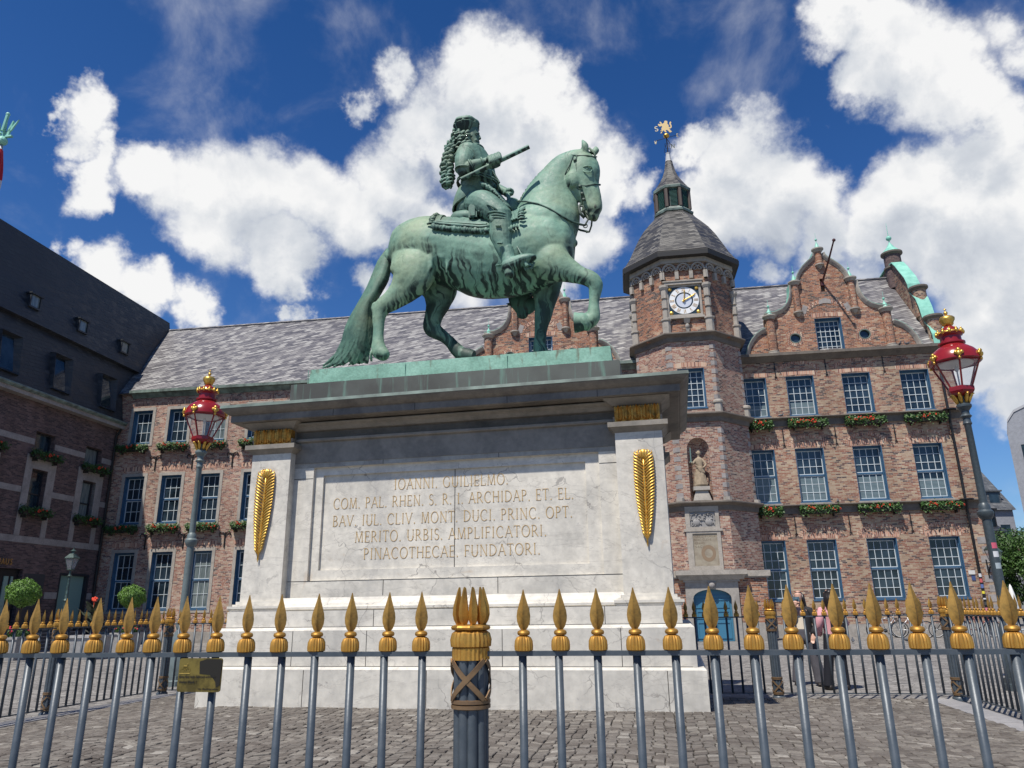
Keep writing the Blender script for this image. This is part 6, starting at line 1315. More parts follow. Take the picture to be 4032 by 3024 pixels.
b = MB(); b.sphere((3.53,pf-.16,2.28), .13, 10, 8, (1,.7,1)); b.tube([(3.38,pf-.16,2.4),(3.53,pf-.2,2.33),(3.68,pf-.16,2.4)], .035, 6); tw.part('keystone_head', b, M['shade_stone'], po)
b = MB(); b.box(2.72,4.3,pf+.12,pf+.16,0,2.15); dr = tw.part('door', b, M['door_blue'], po); b = MB()
for s in (-1,1):
    for z0, z1 in ((.12,.8),(.92,1.25),(1.35,1.72)): 
        x0, x1 = 3.51+s*.08, 3.51+s*.7; b.poly(rect(min(x0,x1),max(x0,x1),z0,z1), [rect(min(x0,x1)+.06,max(x0,x1)-.06,z0+.06,z1-.06)], pf+.095, depth=.024)
b.box(3.49,3.53,pf+.09,pf+.119,0,2.1); b.box(2.74,4.28,pf+.08,pf+.119,1.78,1.86); tw.part('door_panel', b, M['door_blue'], dr)
b = MB(); b.box(4.85,5.05,pf-.02,pf-.003,1.35,1.8); tw.part('small_plaque', b, M['sandstone'], po)

# ---------------- dark left building (faces +u)
lb_ = Thing('dark_town_hall_wing', 'shaded dark brick building with black slate mansard roof and the word RATHAUS over its door', 'building', BY, (-28.0,26.0,0))
U0 = -28.0; nodeW = [28.25,31.73,35.2,24.75]
def wallu(name, outer, holes, m, depth=-.35): b = MB(); b.poly(outer, holes, U0, plane='u', depth=depth); return lb_.part(name, b, m)
wd_ = []
for v in nodeW: wd_ += [rect(v-.62,v+.62,9.0,10.05), rect(v-.5,v+.5,6.30,8.22)]
wd_ += [rect(34.15,36.2,.7,3.45), rect(29.2,31.75,0.01,3.54)]
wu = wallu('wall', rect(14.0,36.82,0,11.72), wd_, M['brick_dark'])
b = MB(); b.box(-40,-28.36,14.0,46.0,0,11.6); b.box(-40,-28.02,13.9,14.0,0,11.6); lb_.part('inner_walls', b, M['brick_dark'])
M['dark_frame'] = mat('dark_window_frame', .5, color=(.02,.022,.028))
for v in nodeW:
    for z0, z1, hw_, pane in ((9.0,10.05,.62,'glass_pale'),(6.30,8.22,.5,'glass')):
        b = MB(); b.poly(rect(v-hw_,v+hw_,z0,z1), [rect(v-hw_+.07,v+hw_-.07,z0+.07,z1-.07)], U0-.04 if z0 > 9 else U0-.22, plane='u', depth=-.1)
        if z0 < 9: b.box(U0-.27,U0-.22,v-hw_,v+hw_,7.05,7.11)
        f = lb_.part('window', b, M['dark_frame'], wu); b = MB(); x = U0-.12 if z0 > 9 else U0-.28; b.box(x-.01,x,v-hw_,v+hw_,z0,z1); lb_.part('pane', b, M['glass_pale'] if (z0 > 9 or v > 34) else M['glass'], f)
    b = MB(); b.poly(rect(v-.93,v+1.0,5.05,8.88), [rect(v-.5,v+.5,6.26,8.24), rect(v-.6,v+.66,5.05+.001,6.22)], U0+.015, plane='u', depth=-.2); lb_.part('window_surround', b, M['shade_stone'], wu)
b = MB()
e_ = [14.0]+sorted(nodeW)+[36.82]
for z0, z1, hw_ in ((9.36,9.64,.64),(7.02,7.30,.96)):
    vs_ = [14.0]+[x for v in sorted(nodeW) for x in (v-hw_, v+hw_+.04)]+[36.8]
    for a, c in zip(vs_[::2], vs_[1::2]): b.box(U0-.1,U0+.012,a,c,z0,z1)
b.box(U0-.1,U0+.016,14.0,36.8,4.74,5.04); b.box(U0-.1,U0+.012,33.3,34.12,2.22,2.53); b.box(U0-.1,U0+.012,36.25,36.8,2.22,2.53); lb_.part('stone_band', b, M['shade_stone'], wu)
b = MB(); b.box(U0-.2,U0+.42,14.0,37.3,11.42,11.62); lb_.part('stone_cornice', b, M['shade_stone']); b = MB(); b.box(U0-.2,U0+.50,14.0,37.4,11.62,11.74); b.tube([(U0+.48,14.0,11.74),(U0+.48,37.4,11.74)], .09, 8); lb_.part('gutter', b, M['lead_cap'])
ro = [(U0+.25,11.74),(U0-.30,15.15),(U0-.02,15.2),(U0-.06,15.34),(U0-.55,17.2),(U0-1.0,19.85),(U0-5.5,21.2),(U0-11,21.2),(U0-11.5,11.7)]
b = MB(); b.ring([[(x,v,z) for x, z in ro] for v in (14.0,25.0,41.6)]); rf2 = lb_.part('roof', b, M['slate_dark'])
M['flare_slate'] = M['slate_dark']
for v in (28.5,31.85,35.35,25.1):
    xz = lambda z: U0+.25-.55*(z-11.74)/3.41
    b = MB(); z0, z1 = 12.3, 14.05; b.add([(xz(z0)+.16,v-.60,z0-.05),(xz(z0)+.16,v+.62,z0-.05),(xz(z1)+.30,v+.62,z1+.08),(xz(z1)+.30,v-.60,z1+.08),(xz(z0)+.02,v-.40,z0+.06),(xz(z0)+.02,v+.36,z0+.06),(xz(z1)+.03,v+.36,z1-.03),(xz(z1)+.03,v-.40,z1-.03)], [(0,1,5,4),(1,2,6,5),(2,3,7,6),(3,0,4,7)]); b.add([(xz(z0)-.1,v-.66,z0-.1),(xz(z0)+.16,v-.60,z0-.05),(xz(z1)+.30,v-.60,z1+.08),(xz(z1)-.05,v-.66,z1+.12),(xz(z0)-.1,v+.68,z0-.1),(xz(z0)+.16,v+.62,z0-.05),(xz(z1)+.30,v+.62,z1+.08),(xz(z1)-.05,v+.68,z1+.12)], [(0,1,2,3),(4,5,6,7),(2,3,7,6),(0,1,5,4)])
    f = lb_.part('roof_window', b, M['slate_dark'], rf2); b = MB(); b.add([(xz(z0)+.03,v-.40,z0+.06),(xz(z0)+.03,v+.36,z0+.06),(xz(z1)+.04,v+.36,z1-.03),(xz(z1)+.04,v-.40,z1-.03)], [(0,1,2,3)]); lb_.part('pane', b, M['glass'], f)
for v in (29.75,33.12,36.58,26.4):
    x = U0-.2; b = MB(); b.box(x-.6,x+.10,v-.36,v+.36,15.92,16.0); b.box(x-.6,x+.10,v-.36,v-.28,16.0,16.6); b.box(x-.6,x+.10,v+.28,v+.36,16.0,16.6); b.box(x-.7,x+.16,v-.40,v+.40,16.6,16.68); f = lb_.part('skylight', b, M['slate_dark'], rf2); b = MB(); b.box(x,x+.03,v-.28,v+.28,16.0,16.6); lb_.part('pane', b, M['glass_pale'], f)
b = MB(); b.box(U0-.3,U0-.2,29.2,31.75,0,3.54); lb_.part('doorway', b, mat('dark_interior', .6, color=(.008,.008,.01)), wu)
b = MB(); b.box(U0-.2,U0-.16,30.9,31.15,0,3.2); b.box(U0-.2,U0-.16,31.3,31.42,0,3.2); lb_.part('door_glass', b, M['frosted'], wu)
b = MB(); b.box(U0-.06,U0+.02,31.9,33.15,.4,3.35); lb_.part('info_panel', b, mat('dark_panel', .5, color=(.035,.038,.045)), wu)
b = MB(); b.box(U0-.2,U0-.17,34.15,36.2,.7,3.45); b_ = lb_.part('shop_window', b, M['frosted'], wu); b = MB(); b.poly(rect(34.12,36.22,.7,3.48), [rect(34.22,36.05,.8,3.36)], U0+.01, plane='u', depth=-.16); lb_.part('window_frame', b, M['dark_frame'], b_)
b = MB(); b.tube([(U0+.35,36.62,11.4),(U0+.12,36.62,11.0),(U0+.12,36.62,.2)], .06, 8); lb_.part('drainpipe', b, M['black_iron'], None, True, 40)
b = MB(); x = 29.42
SANS = {'R':[((0,0),(0,1)),((0,1),(.4,1)),((.4,1),(.5,.75)),((.5,.75),(.4,.5)),((.4,.5),(0,.5)),((.2,.5),(.52,0))],'A':[((0,0),(.32,1)),((.32,1),(.64,0)),((.12,.33),(.52,.33))],'T':[((.28,0),(.28,1)),((0,1),(.56,1))],'H':[((0,0),(0,1)),((.58,0),(.58,1)),((0,.5),(.58,.5))],'U':[((0,1),(0,.25)),((0,.25),(.12,0)),((.12,0),(.44,0)),((.44,0),(.56,.25)),((.56,.25),(.56,1))],'S':[((.46,.86),(.32,1)),((.32,1),(.12,.96)),((.12,.96),(.04,.76)),((.04,.76),(.42,.34)),((.42,.34),(.4,.12)),((.4,.12),(.2,0)),((.2,0),(0,.12))]}
for c in 'RATHAUS':
    for p, q in SANS[c]: 
        h_ = .25; a = Vector((0,x+p[0]*h_,3.71+p[1]*h_)); d = Vector((0,x+q[0]*h_,3.71+q[1]*h_)); t_ = (d-a).normalized(); n_ = Vector((0,-t_.z,t_.y))*.02; b.add([(U0+.05,)+tuple((w_)[1:]) for w_ in (a+n_,a-n_,d-n_,d+n_)]+[(U0+.01,)+tuple((w_)[1:]) for w_ in (a+n_,a-n_,d-n_,d+n_)], [(0,1,2,3),(0,1,5,4),(1,2,6,5),(2,3,7,6),(3,0,4,7)])
    x += {'R':.2,'A':.215,'T':.19,'H':.21,'U':.205,'S':.17}[c]+.035
lb_.part('lettering', b, mat('orange_letters', .5, .2, color=(.42,.22,.07)))
b = MB()
for i in range(6): b.box(U0+.01,U0+2.6-i*.3,27.4,34.2,i*.14,i*.14+.132)
sp_ = lb_.part('front_steps', b, mat('dark_steps', .8, color=(.10,.095,.09))); b = MB()
for i in range(6): b.box(U0+2.55-i*.3,U0+2.606-i*.3,27.4,34.2,i*.14+.10,i*.14+.136)
lb_.part('step_edge', b, M['shade_stone'], sp_)

# ---------------- geranium boxes
ORD = ('first','second','third','fourth')
for r_, z in ((0,5.52),(1,9.70)):
    for i, u in enumerate(RU):
        kd = (0,1.85) if (r_ == 1 and i in (1,2)) else ((3,1.2) if i == 0 else ((2,1.75) if (i+r_) % 2 else (1,1.85)))
        flower_box(u+(.05 if i else .10), z, f'geranium box below the {("middle","top")[r_]}-storey window, {ORD[i]} column right of the clock tower', kd)
for r_, z in ((0,5.66),(1,10.10)):
    for i, u in enumerate(LU[:4]):
        flower_box(u+(-.05 if i else -.25), z, f'geranium box below the {("middle","top")[r_]}-storey window, {ORD[i]} stone-framed column from the left corner', (2,1.75) if i else (1,1.85))
def ubox(v, z, label):
    th = flower_box(0, 0, label, (1,1.85)); e1_, e2_ = frame(BY); th.e.location = e1_*(U0+.36)+e2_*v+Vector((0,0,z)); th.e.rotation_euler = (0,0,R(BY)+R(90)); return th
ubox(31.75, 8.72, 'shaded geranium box on the dark brick building, upper storey, farther from the drainpipe'); ubox(35.25, 8.74, 'shaded geranium box on the dark brick building, upper storey, next to the drainpipe')
ubox(31.65, 6.02, 'shaded box of red geraniums on the dark brick building, lower storey, farther from the drainpipe'); ubox(35.2, 6.02, 'shaded green box on the dark brick building, lower storey, next to the drainpipe'); ubox(28.3, 8.70, 'shaded geranium box on the dark brick building at the left edge of the photo')
# ================================================================== STREET OBJECTS
I3 = lambda x, z, y=0.0: (x, y, z)
def L0(b, stn, n=14, sub=4, cap=True): loft(b, stn, n=n, sub=sub, conv=I3, k=1.0, cap=cap)
# ---- big gas lamps with red lanterns
def lamp(label, x, y, post, rot=0.0):
    th = Thing('street_lamp', label, 'street lamp', 0, (x,y,0), 'tall lamps with red lanterns'); c = (x,y,0)
    b = MB(); b.lathe(c, [(.25,0),(.25,.10),(.22,.12),(.22,.2)], n=8, ph=R(22.5)); b.lathe(c, [(.16,.2),(.165,.55),(.14,.62),(.17,.70),(.18,.82),(.15,1.0),(.10,1.12),(.125,1.18),(.125,1.26),(.085,1.34)], n=24, lobes=8, amp=.05)
    th.part('base', b, M[post], None, True, 35)
    b = MB(); b.lathe(c, [(.084,1.33),(.078,2.86),(.11,2.90),(.135,2.96),(.135,3.0),(.10,3.04),(.095,3.12),(.066,3.16),(.058,4.60),(.08,4.64),(.066,4.68),(.066,4.74),(.10,4.78),(.07,4.82),(.07,4.88),(.128,4.96),(.128,5.0),(.09,5.03),(.09,5.18)], n=20); sh = th.part('post', b, M[post], None, True, 35)
    if post == 'post_right':
        for i, (z, cl) in enumerate(((2.35,(.55,.1,.15)),(2.2,(.6,.6,.6)),(2.0,(.35,.4,.42)))):
            b = MB(); b.ring([[(x+.082*math.cos(a), y+.082*math.sin(a), z_) for a in [R(235+k*14) for k in range(6)]] for z_ in (z,z+.1)], cap=False, close=False); th.part('sticker', b, mat('sticker', .5, color=cl), sh)
    b = MB()
    for k in range(8):
        a = k*math.pi/4; b.tube([(x+.09*math.cos(a),y+.09*math.sin(a),5.03),(x+.12*math.cos(a),y+.12*math.sin(a),5.12),(x+.17*math.cos(a),y+.17*math.sin(a),5.20),(x+.21*math.cos(a),y+.21*math.sin(a),5.19)], [.025,.038,.03,.012], 6)
    th.part('acanthus_collar', b, M['gold_bright'], None, True)
    n = 6; hx = lambda r_, z, ph=rot: [(x+r_*math.cos(ph+k*math.pi/3), y+r_*math.sin(ph+k*math.pi/3), z) for k in range(n)]
    b = MB(); b.ring([hx(.11,5.16),hx(.22,5.22),hx(.24,5.26),hx(.24,5.33),hx(.20,5.35)]); lt = th.part('lantern_base', b, M['lamp_red'])
    b = MB()
    for k in range(n): p = hx(.21,5.34)[k]; q = hx(.42,5.82)[k]; b.tube([p,q], .017, 6)
    b.ring([hx(.42,5.80),hx(.44,5.80),hx(.44,5.84),hx(.42,5.84),hx(.42,5.80)], cap=False); th.part('lantern_frame', b, M['lamp_red'], lt)
    b = MB(); b.ring([hx(.205,5.345),hx(.415,5.81)], cap=False); th.part('lantern_glass', b, M['lamp_glass'], lt)
    b = MB(); b.lathe(c, [(.30,5.80),(.31,5.82),(.02,5.84)], n=24); th.part('reflector', b, M['lamp_white'], lt)
    b = MB(); b.lathe(c, [(.015,5.35),(.015,5.66),(.03,5.67),(.035,5.74),(.02,5.78)], n=8); th.part('burner', b, M['lamp_white'], lt)
    b = MB(); b.lathe(c, [(.43,5.82),(.455,5.84),(.447,5.90),(.415,5.99),(.355,6.07),(.28,6.13),(.22,6.17),(.21,6.19),(.235,6.21),(.235,6.24),(.185,6.26),(.18,6.36),(.22,6.39),(.23,6.42),(.19,6.44),(.18,6.45),(.16,6.52),(.09,6.57),(.06,6.6)], n=36); dm = th.part('lantern_roof', b, M['lamp_red'], lt, True, 35)
    b = MB()
    for k in range(n):
        a = rot+k*math.pi/3; q = (x+.45*math.cos(a), y+.45*math.sin(a), 5.90); b.sphere(q, .05, 8, 6, (1,1,1.15)); b.sphere((q[0]*1,q[1],q[2]+.07), .04, 8, 6); b.sphere((q[0]-.05*math.sin(a),q[1]+.05*math.cos(a),q[2]+.02), .04, 6, 5); b.sphere((q[0]+.05*math.sin(a),q[1]-.05*math.cos(a),q[2]+.02), .04, 6, 5); b.sphere((q[0],q[1],q[2]-.08), .03, 6, 5)
    for k in range(12):
        a = k*math.pi/6; q = (x+.225*math.cos(a), y+.225*math.sin(a), 6.44); b.sphere(q, .036, 6, 5, (1,1,1.3)); b.sphere((q[0],q[1],q[2]+.05), .02, 6, 5)
    b.lathe(c, [(.205,6.40),(.225,6.42),(.215,6.46)], n=20)
    b.lathe(c, [(.05,6.58),(.06,6.60),(.10,6.62),(.10,6.65),(.13,6.70),(.135,6.75),(.10,6.79),(.04,6.81),(.02,6.82),(.02,6.84)], n=16, lobes=8, amp=.06); b.sphere((x,y,6.865), .04, 8, 6); b.tube([(x,y,6.88),(x,y,6.97)], .009, 5); b.tube([(x-.03,y,6.94),(x+.03,y,6.94)], .009, 5)
    th.part('gilt_ornament', b, M['gold_bright'], dm, True); return th
lamp('tall lamp with red lantern and worn grey-green post beyond the left fence', -7.16, 16.6, 'post_left', .35)
lamp('tall lamp with red lantern and dark stickered post at the right edge', 8.52, 13.45, 'post_right', .15)
# ---- small lantern lamp
def lantern(th, c, s=1.0, parent=None):
    x, y, z = c; sq = lambda r_, zz: [(x+r_*s*math.cos(R(45+90*k)), y+r_*s*math.sin(R(45+90*k)), z+zz*s) for k in range(4)]
    b = MB(); 
    for k in range(4): b.tube([sq(.13,.05)[k], sq(.25,.48)[k]], .012*s, 5)
    b.ring([sq(.13,.0),sq(.15,.03),sq(.13,.06)]); b.ring([sq(.27,.47),sq(.29,.49),sq(.27,.52),sq(.13,.66),sq(.12,.68)]); b.lathe((x,y,z+.68*s), [(.07*s,0),(.07*s,.08*s),(.12*s,.10*s),(.05*s,.15*s),(.02*s,.17*s),(.015*s,.26*s)], n=10)
    f = th.part('lantern_frame', b, M['lamp_old'], parent); b = MB(); b.ring([sq(.125,.055),sq(.245,.475)], cap=False); th.part('lantern_glass', b, M['lamp_glass'], f); return f
M['lamp_old'] = mat('dark_green_lamp_iron', .45, .2, fn=iron_fn((.02,.035,.033), (.07,.12,.11)))
th = Thing('old_street_lamp', 'small old lantern on a thin post before the dark brick wing', 'street lamp', BY, (-19.3,24.0,0)); c = th.org
b = MB(); b.lathe(c, [(.16,0),(.16,.3),(.12,.4),(.13,.9),(.09,1.0),(.12,1.08),(.09,1.2),(.065,1.3),(.06,1.9),(.09,1.94),(.05,2.0),(.04,2.72),(.08,2.76),(.04,2.8),(.03,2.98)], n=12); p = th.part('post', b, M['lamp_old'], None, True, 35)
lantern(th, (c[0],c[1],2.95), .85)
# ---- wall lanterns at the corner of the right wing
for (u, v, z, lb) in ((15.98,BV-.62,3.15,'wall lantern on a scroll bracket on the front wall beside the drainpipe'),(17.0,38.0,3.15,'wall lantern on a bracket round the corner, against the tree')):
    th = Thing('wall_lantern', lb, 'wall lantern', BY, (u,v,z), 'bracket lanterns on the right corner'); b = MB()
    w_ = (u, BV, z) if v < BV else (16.2, v, z); d = Vector((w_[0]-u, w_[1]-v, 0)); P_ = lambda t, dz: (u+d.x*t, v+d.y*t, z+dz)
    b.tube([P_(0,.02),P_(0,-.05),P_(.5,-.05),P_(1,-.05)], .02, 6); b.tube([P_(.1,-.08),P_(.3,-.2),P_(.6,-.25),P_(.8,-.45),P_(1,-.55)], [.02,.03,.035,.03,.02], 6); b.tube([P_(.35,-.12),P_(.45,-.3),P_(.6,-.2),P_(.5,-.1)], .018, 6); b.tube([P_(.97,.1),P_(.97,-.7)], .03, 6)
    th.part('bracket', b, M['black_iron']); lantern(th, (u,v,z), 1.0)
# ---- topiary trees in planters
def leaf_ball(cnt, rad, seed, sq=(1,1,.95), size=.035):
    rnd = random.Random(seed); b = MB()
    for i in range(cnt):
        d = Vector((rnd.gauss(0,1),rnd.gauss(0,1),rnd.gauss(0,1))).normalized(); k = .9+.1*math.sin(d.x*7+seed)*math.cos(d.z*6+d.y*5); r_ = rad*k*(1-abs(rnd.gauss(0,.10))); p = Vector((d.x*r_*sq[0], d.y*r_*sq[1], d.z*r_*sq[2]))
        n_ = (d+Vector((rnd.gauss(0,.5),rnd.gauss(0,.5),rnd.gauss(0,.5)))).normalized(); a = n_.orthogonal().normalized(); a.rotate(Matrix.Rotation(rnd.random()*6,3,n_)); c_ = n_.cross(a); s = size*rnd.uniform(.7,1.3)
        b.add([p-a*s, p+c_*s*.45+n_*s*.12, p+a*s, p-c_*s*.45+n_*s*.12], [(0,1,2,3)])
    return b
def shift(b, o): b.v = [(q[0]+o[0], q[1]+o[1], q[2]+o[2]) for q in b.v]; return b
for (u, v, zc, rad, lb, sd_) in ((-21.0,24.0,2.22,.56,'clipped round topiary tree in a planter by the RATHAUS entrance',1),(-19.6,28.0,2.12,.52,'clipped round topiary tree standing before the stone-framed windows',2)):
    th = Thing('topiary_tree', lb, 'topiary tree', BY, (u,v,0), 'topiary trees in planters')
    b = MB(); b.tube([(u,v,.6),(u+.02,v,1.2),(u,v,zc-.2)], [.04,.035,.035], 8); th.part('trunk', b, M['bark'])
    th.part('crown', shift(leaf_ball(5200, rad, sd_, (1.1,1.1,.95)), (u,v,zc)), M['leaf_top'])
    b = MB(); b.frustum((u-.33,u+.33,v-.33,v+.33),(u-.42,u+.42,v-.42,v+.42),0,.68); b.frustum((u-.45,u+.45,v-.45,v+.45),(u-.45,u+.45,v-.45,v+.45),.68,.76); th.part('planter', b, M['concrete'])
    th.part('underplanting', shift(leaf_ball(900, .5, sd_+5, (1,1,.45), .05), (u,v,.85)), M['leaf'])
    b = MB(); rnd = random.Random(sd_)
    for i in range(60): b.sphere((u+rnd.gauss(0,.25),v+rnd.gauss(-.1,.25),.98+rnd.uniform(-.1,.12)), .03, 5, 4)
    th.part('flowers', b, M['flower_pink'])
u, v = -18.4, 24.4; th = Thing('canna_planter', 'planter of dark-leaved cannas with one red bloom beside the small lamp', 'planter', BY, (u,v,0))
b = MB(); b.frustum((u-.4,u+.4,v-.4,v+.4),(u-.5,u+.5,v-.5,v+.5),0,.7); b.box(u-.54,u+.54,v-.54,v+.54,.7,.78); th.part('planter', b, M['concrete'])
b = MB(); rnd = random.Random(4)
for i in range(46):
    a = rnd.random()*6.28; L = rnd.uniform(.25,.6); z = rnd.uniform(.8,1.7); r0 = rnd.uniform(0,.2); o = Vector((u+math.cos(a)*r0-.5*(z>1.3)*.3, v+math.sin(a)*r0, z)); d = Vector((math.cos(a),math.sin(a),.7)).normalized(); s_ = d.cross(Vector((0,0,1))).normalized()*.09
    b.add([o, o+d*L*.5+s_, o+d*L, o+d*L*.5-s_], [(0,1,2,3)])
th.part('leaves', b, mat('canna_leaf', .4, color=(.045,.06,.035))); b = MB()
for i in range(14): b.sphere((u-.12+rnd.gauss(0,.05), v, 1.98+rnd.gauss(0,.05)), .045, 6, 4)
b.tube([(u,v,.8),(u-.12,v,1.95)], .012, 5); th.part('bloom', b, M['flower_red'])
# ---- flag mast at the left edge
th = Thing('flag_mast', 'flag mast with green copper trident and red-white flag at the left edge', 'flagpole', BY, (-21.52,20.0,0)); u, v, _ = th.org
b = MB(); b.tube([(u,v,0),(u,v,9),(u,v,17.75)], [.11,.09,.06], 10); th.part('mast', b, mat('mast_paint', .45, color=(.35,.36,.36)), None, True)
b = MB(); b.sphere((u,v,17.95), .17, 12, 8); b.tube([(u,v,17.8),(u,v,18.5)], .05, 6)
for s in (-1,0,1): 
    b.poly([(u+s*.10-.05,18.15),(u+s*.16+.05,18.15),(u+s*.30+.02,18.75),(u+s*.30-.02,18.75)], [], v-.03, depth=.06)
b.poly([(u+.05,18.25),(u+.30,18.35),(u+.52,18.78),(u+.28,18.50)], [], v-.03, depth=.05); b.poly([(u-.05,18.25),(u-.30,18.35),(u-.52,18.78),(u-.28,18.50)], [], v-.03, depth=.05); b.tube([(u+.02,v-.1,18.3),(u+.10,v-.1,18.98)], .06, 8); b.sphere((u+.10,v-.1,19.0), .075, 8, 6); b.box(u-.36,u+.36,v-.05,v+.05,18.08,18.14)
th.part('crest', b, M['verdigris']); b = MB(); rs = []
for i in range(15): t = i/14; z = 17.55-2.6*t; rs.append([(u+.10+.16*math.sin(t*3.0)+.03*math.sin(j*1.7+t*5), v-.1+.05*j, z) for j in range(-3,4)])
b.ring(rs, cap=False, close=False); fo = th.part('flag', b, mat('flag_cloth', .8, fn=lambda t: {'Base Color': t.mix(t.math('GREATER_THAN', t.xyz(obco(t))[2], 16.3), (.6,.55,.55), (.5,.02,.03))}), None, True)
# ---- niche figure
th = Thing('niche_figure', 'weathered sandstone figure of Justice with a sword in the tower niche', 'statue', BY, (3.56,vf+.12,5.985)); X, Yv = 3.56, vf+.10
b = MB(); b.frustum((X-.40,X+.40,Yv-.22,Yv+.25),(X-.26,X+.26,Yv-.14,Yv+.2),5.985,6.45); b.box(X-.36,X+.36,Yv-.24,Yv+.28,6.45,6.62); th.part('console', b, M['trim_stone'])
b = MB(); loft(b, [(X-.02,6.66,Yv,.30,.22),(X-.03,7.0,Yv,.25,.19),(X,7.35,Yv,.19,.15),(X+.02,7.55,Yv,.14,.11),(X,7.78,Yv,.19,.12),(X,7.92,Yv,.17,.10),(X,7.99,Yv,.06,.06),(X,8.06,Yv,.055,.06)], conv=I3_ if False else (lambda a, z, o: (a, o, z)), n=20, sub=4)
cv_ = lambda a, z, o: (a, o, z)
b.sphere((X+.01,Yv-.01,8.18), .10, 12, 10, (.9,.95,1.25)); loft(b, [(X-.16,7.85,Yv-.02,.06,.06),(X-.30,7.68,Yv-.08,.055,.055),(X-.34,7.72,Yv-.2,.045,.045)], conv=cv_, n=10); loft(b, [(X+.16,7.86,Yv-.02,.06,.06),(X+.28,7.62,Yv-.1,.055,.055),(X+.16,7.48,Yv-.18,.045,.045)], conv=cv_, n=10)
rnd = random.Random(8)
for k in range(15): a = -1.5+k*.2; b.tube([(X+.13*math.sin(a),Yv-.12*math.cos(a),7.5),(X+.2*math.sin(a+.15)+.03*rnd.uniform(-1,1),Yv-.17*math.cos(a),7.1),(X+.29*math.sin(a+.05),Yv-.22*math.cos(a),6.68)], [.02,.032,.04], 6)
for k in range(6): b.tube([(X-.2+.02*k,Yv-.12,7.62-.03*k),(X,Yv-.18,7.48-.035*k),(X+.22,Yv-.12,7.5-.05*k)], .024, 6)
bd = sculpt('body', b, M['statue_stone'], th.e, th.org, .014, 2)
b = MB(); 
for k in range(16): a = k*.4; b.sphere((X+.08*math.cos(a),Yv+.02+.08*math.sin(a),8.20+.03*math.sin(a*3)), .035, 6, 5)
th.part('hair', b, M['statue_stone'], bd, True); b = MB(); b.poly([(X-.40,7.74),(X-.35,7.74),(X-.345,8.38),(X-.37,8.44),(X-.395,8.38)], [], Yv-.22, depth=.02); b.tube([(X-.46,Yv-.21,7.74),(X-.29,Yv-.21,7.74)], .018, 6); th.part('sword', b, mat('sword_green', .5, .3, color=(.14,.22,.19)))
# ---- two women
SKIN = mat('skin', .5, color=(.56,.33,.24)); HAIR = mat('dark_hair', .35, color=(.012,.008,.007)); BLK = mat('black_cloth', .8, color=(.014,.014,.017)); GREYT = mat('grey_trousers', .85, fn=lambda t: {'Base Color': t.ramp(t.noise(obco(t), 6, 3), [(.3,(.06,.058,.07)),(.7,(.09,.086,.10))])}); PINK = mat('pink_cloth', .85, color=(.62,.30,.33)); CREAM = mat('cream_top', .8, color=(.66,.58,.46)); JEANS = mat('black_denim', .8, color=(.005,.006,.012)); SOLE = mat('boot_leather', .5, color=(.02,.015,.013)); CHROME = mat('phone', .15, .3, color=(.12,.2,.25))
def hand(b, w, d, side, curl=.5, s=1.0):
    """palm + four fingers + side thumb, rooted at the wrist w and pointing along d"""
    w = Vector(w); d = Vector(d).normalized(); sd = d.cross(Vector((0,1,0))).normalized()*side if abs(d.y) < .9 else Vector((1,0,0)); nn = d.cross(sd).normalized()
    def seg(pts, r_): b.tube(pts, r_, 7)
    b.ring([[w+d*t*s+sd*(wd*math.cos(a))+nn*(th_*math.sin(a)) for a in [j*math.pi/5 for j in range(10)]] for t, wd, th_ in ((0,.022,.02),(.03,.036,.018),(.07,.041,.017),(.095,.039,.014))])
    for k, L in enumerate((.068,.078,.072,.056)):
        o = w+d*.09*s+sd*(.029-.0195*k); p1 = o+d*L*.45; dr = (d*(1-curl*.8)+nn*curl).normalized(); p2 = p1+dr*L*.33; dr2 = (d*(1-curl*1.5)+nn*curl*1.3).normalized(); seg([o-d*.02,o,p1,p2,p2+dr2*L*.3], [.010,.0095,.009,.008,.006])
    o = w+d*.03+sd*.034; seg([o-sd*.012,o+sd*.018+d*.02,o+sd*.030+d*.045+nn*.012,o+sd*.030+d*.068+nn*.02], [.013,.012,.010,.007])
